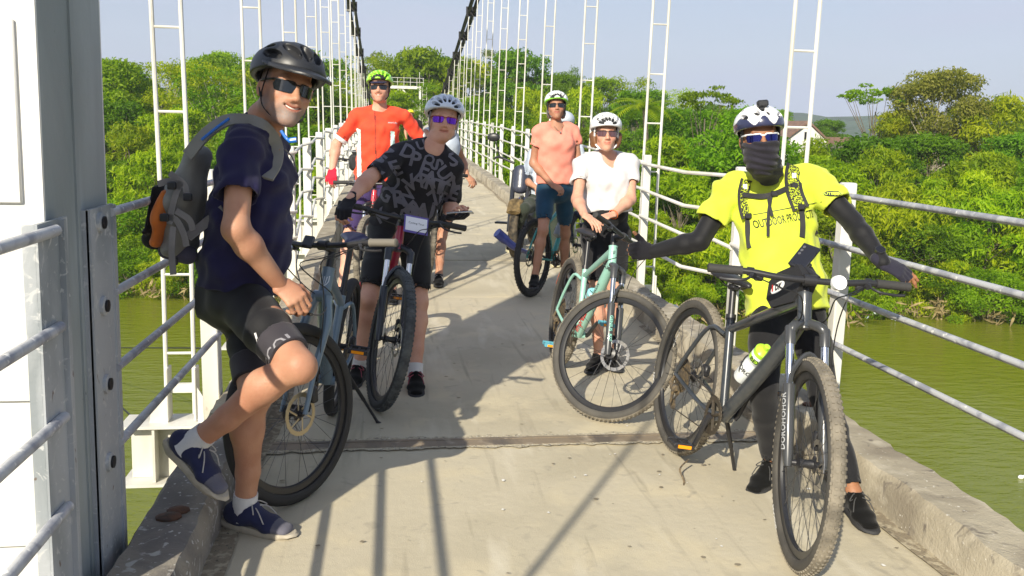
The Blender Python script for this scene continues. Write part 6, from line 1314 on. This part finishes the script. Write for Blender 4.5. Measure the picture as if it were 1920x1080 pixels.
# ---------------------------------------------------------------- 3. woman in white
sp = dict(pelvis=(1136, 436, 5.66), neck=(1138, 290, -1, .93), head=(1136, 252, 5.52), shR=(1092, 306, -1), shL=(1184, 306, 1), hipR=(1112, 440, -1), hipL=(1160, 440, 1), elR=(1082, 374, -1, .95), wrR=(1097, 404, -1), elL=(1182, 374, -1, .95), wrL=(1150, 402, -1), knR=(1120, 556, -1), anR=('g', 1122, 666), knL=(1150, 556, -1), anL=('g', 1146, 662),
          hf=cf(.02, -.05, 1), hu=cf(.02, 1, .04), toeL=cf(.2, -.2, 1), toeR=cf(-.5, -.2, 1))
s = .91; look = dict(hh=.0045, handh=.004, smile=.29, fem=True, tint=dict(lips=(.8, .4, .4), brow=(.45, .3, .2)), g=(1.0, .86, .90, .9), neckr=.05, headsc=.97,
    handR=dict(d=cf(.55, -.45, .7), b=cf(.0, .9, .4), side=-1, curl=.28, thumb=.2), handL=dict(d=cf(-.75, -.25, .6), b=cf(0, .9, .4), side=1, curl=.28, thumb=.2))
J, p3, hd = start(sp, s, 'woman in a white v-neck t-shirt and white helmet resting her hands on a saddle', look)
make_body(p3, J, hd, s, True, sk3, .009, look)
tee3 = shirt(p3, J, hd, s, whit, .0085, inf=.012, sleeve=.55, hem=.155, neck='vee', look=look, fold=.0055, sl_r=.064, loose=.004, bust=.004)
shorts(p3, J, s, blackc, .010, to=.80, look=look)
mb = MB(); A_ = unit(J['neck']-J['pelvis']); q = J['pelvis']+A_*.12; lt = unit(J['hipL']-J['hipR']); fw = J['_fw']
f = Field(*garment_box([q], .22), .008); f.seg(q-A_*.022, q+A_*.022, (.158*s, .125*s), side=lt, k=.01); f.ell(q+fw*.11*s, (.10, .035, .045), M=[lt, fw, A_], k=.02); surf('waist_bag', [f.mesh()], blackc, p3, p3.location)
mb = MB(); mb.box(q+fw*.155*s, (.05, .012, .035), M=[lt, fw, A_], bev=.004); mb.build('buckle', spk, p3, p3.location)
mb = MB(); mb.lathe([(.030, -.004), (.032, 0), (.030, .004), (.027, 0)], J['wrL'], J['wrL']-J['elL'], 18, cap='loop'); mb.build('bracelet', mat('orange band', (.85, .17, .03), .5), p3, p3.location)
hair_(hd, p3, hairm, [((x*.074, -.012, -.050), (.026, .035, .052)) for x in (-1, 1)]+[((x*.094, -.02, -.015), (.022, .03, .034)) for x in (-1, 1)]+[((x*.090, -.01, -.060), (.018, .026, .026)) for x in (-1, 1)]+[((0, -.07, -.03), (.075, .035, .06))])
helmet(hd, p3, hwhite, liner, h=.0035, vents=VW, sc=1.06, tilt=.12, strap_m=whitet); glasses(hd, p3, mat('brown lens', (.10, .045, .05), .06, spec=.9), frb, h_=.021)
for S in 'LR': shoe(p3, J['an'+S], J['toe'+S], (0, 0, 1), shk, solk, sc=.92, h=.008)
# ---------------------------------------------------------------- 4. woman in peach
sp = dict(pelvis=(1042, 350, 7.75), neck=(1043, 233, -1, .95), head=(1043, 201, 7.66), shR=(1009, 246, -1), shL=(1076, 246, 1), hipR=(1024, 354, -1), hipL=(1058, 354, 1), elR=(1000, 306, 7.70), wrR=(1036, 347, 7.53), elL=(1084, 306, 1), wrL=(1056, 356, -1), knR=(1018, 432, -1), anR=('g', 1003, 516, .24), knL=(1060, 438, 1), anL=('g', 1058, 522),
          hf=cf(.02, .05, 1), hu=cf(.0, 1, .0), toeL=cf(.2, -.2, 1), toeR=cf(-.12, -.3, 1))
s = .93; look = dict(hh=.006, handh=.006, smile=.29, fem=True, tint=dict(lips=(.75, .35, .4)), g=(1.02, .9, .92, .9), neckr=.05, handR=dict(d=cf(.8, -.5, .3), b=cf(0, .7, .7), side=-1, curl=.6), handL=dict(d=cf(-.5, -.7, .5), b=cf(0, .3, 1), side=1, curl=.7))
J, p4, hd = start(sp, s, 'woman in a peach t-shirt and teal shorts astride the teal bike', look)
make_body(p4, J, hd, s, True, sk4, .011, look); shirt(p4, J, hd, s, peach, .011, inf=.014, sleeve=.45, hem=.03, neck='scoop', look=look, fold=.0055, sl_r=.062, bust=.004, loose=.006)
shorts(p4, J, s, tealn, .012, to=.78, look=look, inf=.012); hair_(hd, p4, hairg, [((x*.066, -.03, -.05), (.026, .035, .055)) for x in (-1, 1)]+[((0, -.07, -.04), (.07, .035, .06))], .007)
helmet(hd, p4, htw, liner, h=.005, vents=VW, sc=1.04, tint=lambda L: np.where(L[:, 2:3] < .052+.1*L[:, 1:2], np.array([[.30, .9, .05]]), 1.0)); glasses(hd, p4, lensb, frb, h_=.02)
mb = MB(); q = J['neck']+J['_fw']*.105-unit(J['neck']-J['pelvis'])*.07; mb.ball(q, .009, 8); mb.tube(bez([J['neck']+unit(J['shL']-J['shR'])*.06+(0, 0, .02), q+(0, 0, .005), J['neck']-unit(J['shL']-J['shR'])*.06+(0, 0, .02)], 4), .0015, 5); mb.build('necklace', spk, p4, p4.location)
for S in 'LR': shoe(p4, J['an'+S], J['toe'+S], (0, 0, 1), shk, solk, sc=.9, h=.009, name='sandal')
# ---------------------------------------------------------------- 5. man in red
sp = dict(pelvis=(706, 336, 7.95), neck=(712, 204, -1), head=(712, 166, 7.80), shR=(669, 218, -1), shL=(758, 218, 1), hipR=(690, 346, -1), hipL=(724, 346, 1), elR=(630, 272, -1), wrR=(623, 318, -1, 1), elL=(792, 268, 1), wrL=(784, 318, -1), knR=(655, 440, -1), anR=('g', 642, 540), knL=(738, 440, -1), anL=('g', 735, 545),
          hf=cf(.03, -.05, 1), hu=cf(.0, 1, .0), toeL=cf(.2, -.2, 1), toeR=cf(-.2, -.2, 1))
s = 1.03; look = dict(hh=.006, handh=.006, smile=1, tint=dict(lips=(.8, .5, .5), beard=(.95, .92, .95)), handR=dict(d=cf(.1, -.9, .4), b=cf(-.2, .3, 1), side=1, curl=.45, thumb=.3), handL=dict(d=cf(0, -.9, .4), b=cf(0, .2, 1), side=1, curl=.5))
J, p5, hd = start(sp, s, 'smiling man in a red cycling jersey and lime green helmet astride a red bike', look)
make_body(p5, J, hd, s, False, sk3, .011, look); teeth_(hd, p5)
lt = unit(J['shL']-J['shR']); A_ = unit(J['neck']-J['pelvis']); pel = J['pelvis'].copy(); fwv = J['_fw'].copy()
redt = cloth('red and white jersey', (.90, .085, .035), (.82, .065, .03), attr='tint')
def jt(V):
    x = (V-pel)@lt; z = (V-pel)@A_; f_ = (V-pel)@fwv; c = np.ones((len(V), 3)); side_ = (np.abs(np.abs(x)-.150) < .018+.0*z) & (z < .44) & (f_ > -.05); c[side_] = (.85, 14, 30); zip_ = (np.abs(x) < .005) & (f_ > 0); c[zip_] = (.2, .5, .8); return c
shr = shirt(p5, J, hd, s, redt, .0085, inf=.014, sleeve=.80, hem=-.02, neck='round', look=look, fold=.006, sl_r=.062, tint=jt, hemw=.01)
for S in 'LR': a, b = J['sh'+S], J['el'+S]; f = Field(*garment_box([a, b], .1), .009); f.seg(a+(b-a)*.74, a+(b-a)*.86, .066*s, k=.002, flat=True); surf('cuff', [f.mesh()], whitet, p5, p5.location)
shorts(p5, J, s, purp, .012, to=.95, look=look, inf=.016); H_s = look['handR']; surf('glove', [hand_mesh(J['wrR'], H_s['d'], H_s['b'], H_s['side'], .45, .3, sc=s, h=.005, glove=True, inflate=.003)], glovr, p5, p5.location)
helmet(hd, p5, hlime, liner, h=.0045, vents=[(a, b, L, W*1.25) for a, b, L, W in VW], sc=1.07, rim=.012); glasses(hd, p5, lensb, frb, h_=.02)
f = Field((-.1, .02, .0), (.1, .17, .08), .005)
f.put((-.1, .02, 0), (.1, .17, .08), lambda x, y, z: np.maximum(np.maximum(np.abs(z-(.048-.35*(y-.09)-2.2*x*x))-.004, (np.sqrt((x/.078)**2+((y-.03)/.115)**2)-1)*.07), .06-y), k=.002); f.seg((-.07, .065, .045), (.07, .065, .045), (.0, .0) if False else .02, k=.02) if False else None; V, Q = f.mesh(); surf('cap_peak', [(hd.w(V), Q)], navy, p5, p5.location)
for S in 'LR': shoe(p5, J['an'+S], J['toe'+S], (0, 0, 1), shk, solk, sc=1, h=.010)
tr_ = bvh_of([shr]); V, Fc = project(text_geo('merida', .026, .01, 1), hit(736, 230, tr_), cf(1, .08, 0), CU, tr_, .003, .4); newobj('lettering', V, Fc, whitet, shr, smooth=False).data.transform(Matrix.Translation(-p5.location))
# ---------------------------------------------------------------- 6. man in the patterned jersey
sp = dict(pelvis=(748, 424, 5.32), neck=(812, 274, -1, .97), head=(832, 228, 5.12), shR=(750, 288, -1), shL=(850, 312, 1, .9), hipR=(722, 436, -1), hipL=(776, 436, 1), elR=(692, 334, -1), wrR=(657, 374, -1), elL=(846, 386, 1), wrL=(842, 408, -1), knR=(692, 560, -1), anR=('g', 674, 686), knL=(786, 566, -1), anL=('g', 779, 698),
          hf=cf(.16, -.02, 1), hu=cf(.10, 1, .0), toeL=cf(.15, -.25, 1), toeR=cf(-.15, -.2, 1))
s = 1.0; look = dict(hh=.004, handh=.0038, smile=.35, tint=dict(lips=(.75, .5, .5), brow=(.6, .55, .5)), neckr=.052, handR=dict(d=cf(-.25, -.75, .65), b=cf(-.2, .6, .8), side=1, curl=.62, thumb=.5), handL=dict(d=cf(.75, .02, .6), b=cf(.1, -1, .1), side=1, curl=(.75, .8, .85, .9), thumb=.6))
J, p6, hd = start(sp, s, 'man in a black jersey patterned with grey letters leaning over the crimson bike', look)
make_body(p6, J, hd, s, False, sk3, .009, look); shj = shirt(p6, J, hd, s, jers, .0085, inf=.012, sleeve=.86, hem=-.02, neck='round', look=look, fold=.005, sl_r=.060, belly=.012, hemw=.008)
shorts(p6, J, s, lyc, .010, to=.86, look=look, inf=.014)
tr_ = bvh_of([shj]); prr = random.Random(4)
for (t_, x, y, sz, a) in (('REPEAT', 800, 332, .17, -.35), ('D', 765, 285, .14, -.4), ('ARTE', 815, 348, .14, -.35), ('R', 748, 374, .17, .1), ('G', 722, 365, .15, -.5), ('W', 762, 372, .14, .9), ('P', 778, 300, .15, -.3), ('E', 796, 318, .15, -.35), ('A', 806, 336, .15, -.35), ('T', 824, 352, .14, -.3), ('B', 770, 392, .15, -.8), ('SUN', 835, 330, .13, -.9), ('N', 705, 300, .13, .5), ('IN', 722, 288, .12, .9), ('MA', 800, 398, .16, .1), ('XO', 765, 405, .14, .3), ('S', 850, 300, .14, .2), ('C', 736, 345, .16, 1.2), ('R', 835, 375, .14, -.2), ('U', 790, 272, .1, .4), ('7', 815, 372, .14, .6), ('E', 745, 318, .13, .4), ('L', 855, 340, .14, .2), ('K', 715, 405, .14, .5), ('O', 805, 300, .10, 0), ('V', 770, 345, .15, .5)):
    ax_ = CR*math.cos(a)+CU*math.sin(a); ay_ = -CR*math.sin(a)+CU*math.cos(a); 
    if t_ in ('REPEAT', 'ARTE', 'CRU'): pass
    if len(t_) > 3 and t_ != 'ARTE': continue
    V, Fc = project(text_geo(t_, sz*.80, .028, 3), hit(x, y, tr_, 5.1), ax_, ay_, tr_, .0028+prr.random()*.001, .35)
    if Fc: newobj('lettering', V, Fc, jgrey, shj, smooth=False).data.transform(Matrix.Translation(-p6.location))
for S in 'R': H_s = look['hand'+S]; surf('glove', [hand_mesh(J['wr'+S], H_s['d'], H_s['b'], H_s['side'], H_s['curl'], .5, sc=s, h=.0035, glove=True, inflate=.0025)], glov, p6, p6.location)
H_s = look['handL']; surf('glove', [hand_mesh(J['wrL'], H_s['d'], H_s['b'], H_s['side'], .35, .3, sc=s, h=.0035, glove=True, inflate=.0025)], glov, p6, p6.location)
mb = MB(); q = J['wrL']+unit(H_s['d'])*.085+vec((0, 0, .022)); ph2 = empty('phone', q, 'silver phone in the left hand of the man in the patterned jersey', 'phone'); mb.box(q, (.15, .075, .009), M=[cf(1, .06, .1), cf(-.1, .1, 1), cf(0, 1, -.1)], bev=.003); mb.build('body', mat('silver phone back', (.5, .52, .55), .25, metal=.5), ph2, q); mb = MB(); mb.box(q+vec((0, 0, .0055)), (.14, .068, .002), M=[cf(1, .06, .1), cf(-.1, .1, 1), cf(0, 1, -.1)]); mb.build('screen', glassm, ph2, q)
helmet(hd, p6, hpale, liner, h=.0035, vents=V3, sc=1.10, rim=.006, strap_m=mat('grey strap', (.3, .3, .32), .7)); glasses(hd, p6, lensp, frr, h_=.020)
for S in 'LR':
    mb = MB(); a, b = J['an'+S], J['kn'+S]; mb.tube([a-unit(b-a)*.05, a+unit(b-a)*.02, a+unit(b-a)*.05], [.044, .043, .043], 14); mb.build('sock', sockw, p6, p6.location); shoe(p6, J['an'+S], J['toe'+S], (0, 0, 1), shk, solk, sc=1.02, h=.007, laces=mat('pink laces', (.3, .05, .08), .7))
# ---------------------------------------------------------------- 7. rider hidden behind him
sp = dict(pelvis=(832, 352, 8.75), neck=(838, 240, -1), head=(846, 212, 8.65), shR=(800, 250, -1), shL=(852, 262, 1), hipR=(818, 356, -1), hipL=(848, 356, 1), elR=(785, 262, -1), wrR=(765, 320, -1), elL=(866, 300, 1), wrL=(876, 330, -1), knR=(790, 445, -1), anR=('g', 785, 520), knL=(828, 442, -1), anL=('g', 823, 515),
          hf=cf(.0, -.05, 1), hu=cf(.0, 1, .0), toeL=cf(.05, -.2, 1), toeR=cf(-.2, -.2, 1))
s = .98; look = dict(g=(.8, .8, .78, .7), hh=.007, handh=.006, handL=dict(d=cf(.5, -.6, .5), b=cf(.3, .6, .7), side=-1, curl=.6), handR=dict(d=cf(-.3, -.7, .5), b=cf(0, .6, .7), side=1, curl=.6))
J, p7, hd = start(sp, s, 'rider mostly hidden behind the man in the patterned jersey, one bare leg showing', look)
make_body(p7, J, hd, s, False, sk1, .012, look); shirt(p7, J, hd, s, paleb, .012, inf=.012, sleeve=0, hem=-.02, neck='round', look=look); shorts(p7, J, s, blackc, .013, to=.9, look=look); helmet(hd, p7, htw, liner, h=.006, vents=V3, sc=1.1, tint=lambda L: np.where(np.sin(L[:, 0:1]*90+L[:, 1:2]*40) > .2, np.array([[.03, .03, .08]]), 1.0))
for S in 'LR': shoe(p7, J['an'+S], J['toe'+S], (0, 0, 1), shg, solk, sc=1.0, h=.009, laces=laceg)
# ---------------------------------------------------------------- 8. motorbike and its rider behind the woman in peach
mx_, my_ = ony(960, 486, 9.6)[0], 9.6; mo = empty('motorbike', (1.54, 10.0, zd(10.0)), 'muddy motorbike with a blue silencer behind the woman in peach', 'motorbike')
mo.rotation_euler = (0, 0, math.radians(-108)); mud = mat('muddy brown mudguard', (.22, .15, .06), .7, var=(.10, .07, .03), vs=30); blm = mat('blue silencer', (.02, .03, .15), .35, metal=.3); mt = mat('motorbike tyre', (.03, .028, .025), .85, var=(.14, .11, .07), vs=20)
for cx in (.62, -.62):
    mb = MB(); mb.lathe([(.24+.05*math.cos(t), .05*math.sin(t)) for t in np.linspace(0, 6.283, 14, endpoint=False)], (cx, 0, .29), (0, 1, 0), 36, cap='loop'); w0 = mb.build('wheel', mt, mo); mb = MB(); mb.tube([(cx, -.05, .29), (cx, .05, .29)], .05, 14)
    for i in range(5): a = i*1.2566; mb.tube([(cx, 0, .29), (cx+.2*math.cos(a), 0, .29+.2*math.sin(a))], .015, 6)
    mb.build('rim', spk, w0)
mb = MB(); mb.tube(bez([(.86, 0, .52), (.70, 0, .63), (.50, 0, .58), (.38, 0, .42)], 5), .075, 10, flat=.35, side=(0, 1, 0)); mb.build('mudguard', mud, mo); mb = MB(); mb.tube(bez([(-.35, 0, .62), (-.62, 0, .68), (-.9, 0, .55), (-1.0, 0, .40)], 5), .085, 10, flat=.3, side=(0, 1, 0)); mb.build('mudguard', mud, mo)
for s_ in (-1, 1):
    mb = MB(); mb.tube([(.62, s_*.085, .29), (.46, s_*.085, .72), (.38, s_*.085, .95)], [.028, .026, .02], 8); mb.build('fork', spk, mo)
    mb = MB(); n_ = 11; mb.tube([(-.60+.018*i, s_*.13, .34+.028*i) for i in range(n_)], [.03 if i % 2 else .02 for i in range(n_)], 10); mb.build('shock_absorber', mat('shock spring', (.45, .43, .4), .4, metal=.6), mo)
    mb = MB(); mb.tube(bez([(.30, s_*.10, 1.02), (.24, s_*.28, 1.08), (.14, s_*.36, 1.06)], 4), .014, 8); mb.tube([(.2, s_*.28, 1.07), (.24, s_*.33, 1.25)], .007, 6); mb.ball((.25, s_*.35, 1.30), (.02, .075, .05), 12); mb.build('handlebar', blk, mo)
f = Field((-.8, -.2, .3), (.6, .2, 1.1), .02); f.seg((-.55, 0, .74), (.0, 0, .74), (.12, .06), side=(0, 1, 0), k=.03); f.ell((.15, 0, .80), (.22, .13, .12), k=.03); f.seg((.1, 0, .45), (-.2, 0, .42), (.13, .14), side=(0, 1, 0), k=.04); f.seg((.38, 0, .95), (.45, 0, .75), (.09, .06), side=(0, 1, 0), k=.04); surf('fairing', [f.mesh()], mat('dark blue grey bodywork', (.05, .055, .08), .3, coat=.4), mo, (0, 0, 0))
mb = MB(); mb.tube(bez([(.0, -.15, .28), (-.4, -.19, .30), (-.75, -.20, .42), (-.95, -.21, .52)], 4), [.02]*4+[.035]*4+[.05]*5, 12); mb.build('exhaust', blm, mo); mb = MB(); mb.box((.30, -.05, .35), (.1, .5, .02), bev=.005); mb.build('footrest', blk, mo)
mb = MB(); mb.tube(bez([at(932, 436, 9.1), at(947, 449, 9.15), at(965, 463, 9.25), at(990, 474, 9.5)], 4), [.052]*5+[.042]*4+[.025]*4, 14); o_ = mb.build('silencer', blm); o_.parent = mo; o_.matrix_parent_inverse = inv(mo).inverted()
sp = dict(pelvis=(1018, 372, 9.75), neck=(1040, 268, -1), head=(1058, 234, 9.6), shR=(1000, 288, -1), shL=(1084, 280, 1), hipR=(1002, 378, -1), hipL=(1034, 378, 1), elR=(984, 338, -1), wrR=(1006, 352, -1), elL=(1096, 330, 1), wrL=(1080, 352, -1), knR=(984, 392, -1), anR=(962, 438, 1), knL=(1040, 430, -1), anL=('g', 1040, 480),
          hf=cf(.1, -.05, 1), hu=cf(.0, 1, .0), toeL=cf(.05, -.2, 1), toeR=cf(-.35, -.75, .6))
s = .92; look = dict(hh=.007, handh=.007, handL=dict(d=cf(0, -.3, 1), b=cf(0, .8, .5), side=1, curl=.6), handR=dict(d=cf(.6, -.5, .5), b=cf(0, .7, .7), side=1, curl=.5))
J, p8, hd = start(sp, s, 'motorbike rider in a pale shirt and dark trousers hidden behind the woman in peach', look)
make_body(p8, J, hd, s, False, sk1, .013, look); shirt(p8, J, hd, s, paleb, .013, inf=.016, sleeve=.8, hem=-.04, look=look, sl_r=.07); shorts(p8, J, s, dgreen, .013, to=.92, look=look, full=True, name='trousers', inf=.012)
helmet(hd, p8, mat('silver grey shell', (.5, .55, .62), .3), liner, h=.007, vents=[], sc=1.15, rim=-.03)
for S in 'LR': shoe(p8, J['an'+S], J['toe'+S], up_ if S == 'L' else cf(-.3, .5, .8), cloth('purple trainer', (.09, .06, .2), attr='tint'), mat('yellow white sole', (.6, .55, .35), .6), sc=1.05, h=.009, laces=laceg)
# ---------------------------------------------------------------- 9. far rider on the bridge
d9 = 27; sp = dict(pelvis=(775, 262, d9), neck=(774, 226, -1), head=(770, 215, d9-.1), shR=(763, 229, -1), shL=(787, 229, 1), hipR=(770, 263, -1), hipL=(781, 263, 1), elR=(760, 246, -1), wrR=(762, 260, -1), elL=(790, 246, 1), wrL=(788, 260, -1), knR=(768, 288, -1), anR=(768, 314, 1), knL=(782, 288, -1), anL=(782, 314, 1), hf=cf(0, 0, 1), hu=cf(0, 1, 0), toeL=cf(0, -.1, 1), toeR=cf(0, -.1, 1))
look = dict(hh=.012); J, p9, hd = start(sp, 1.0, 'distant rider in black with a yellow helmet far down the bridge', look)
make_body(p9, J, hd, 1.0, False, sk1, .02, look); shirt(p9, J, hd, 1.0, blackc, .02, look=look, sl_r=.075, neck=''); shorts(p9, J, 1.0, blackc, .02, look=look, full=True, to=.95, name='trousers'); helmet(hd, p9, mat('yellow shell', (.85, .75, .02), .3), liner, h=.01, vents=[], sc=1.1)
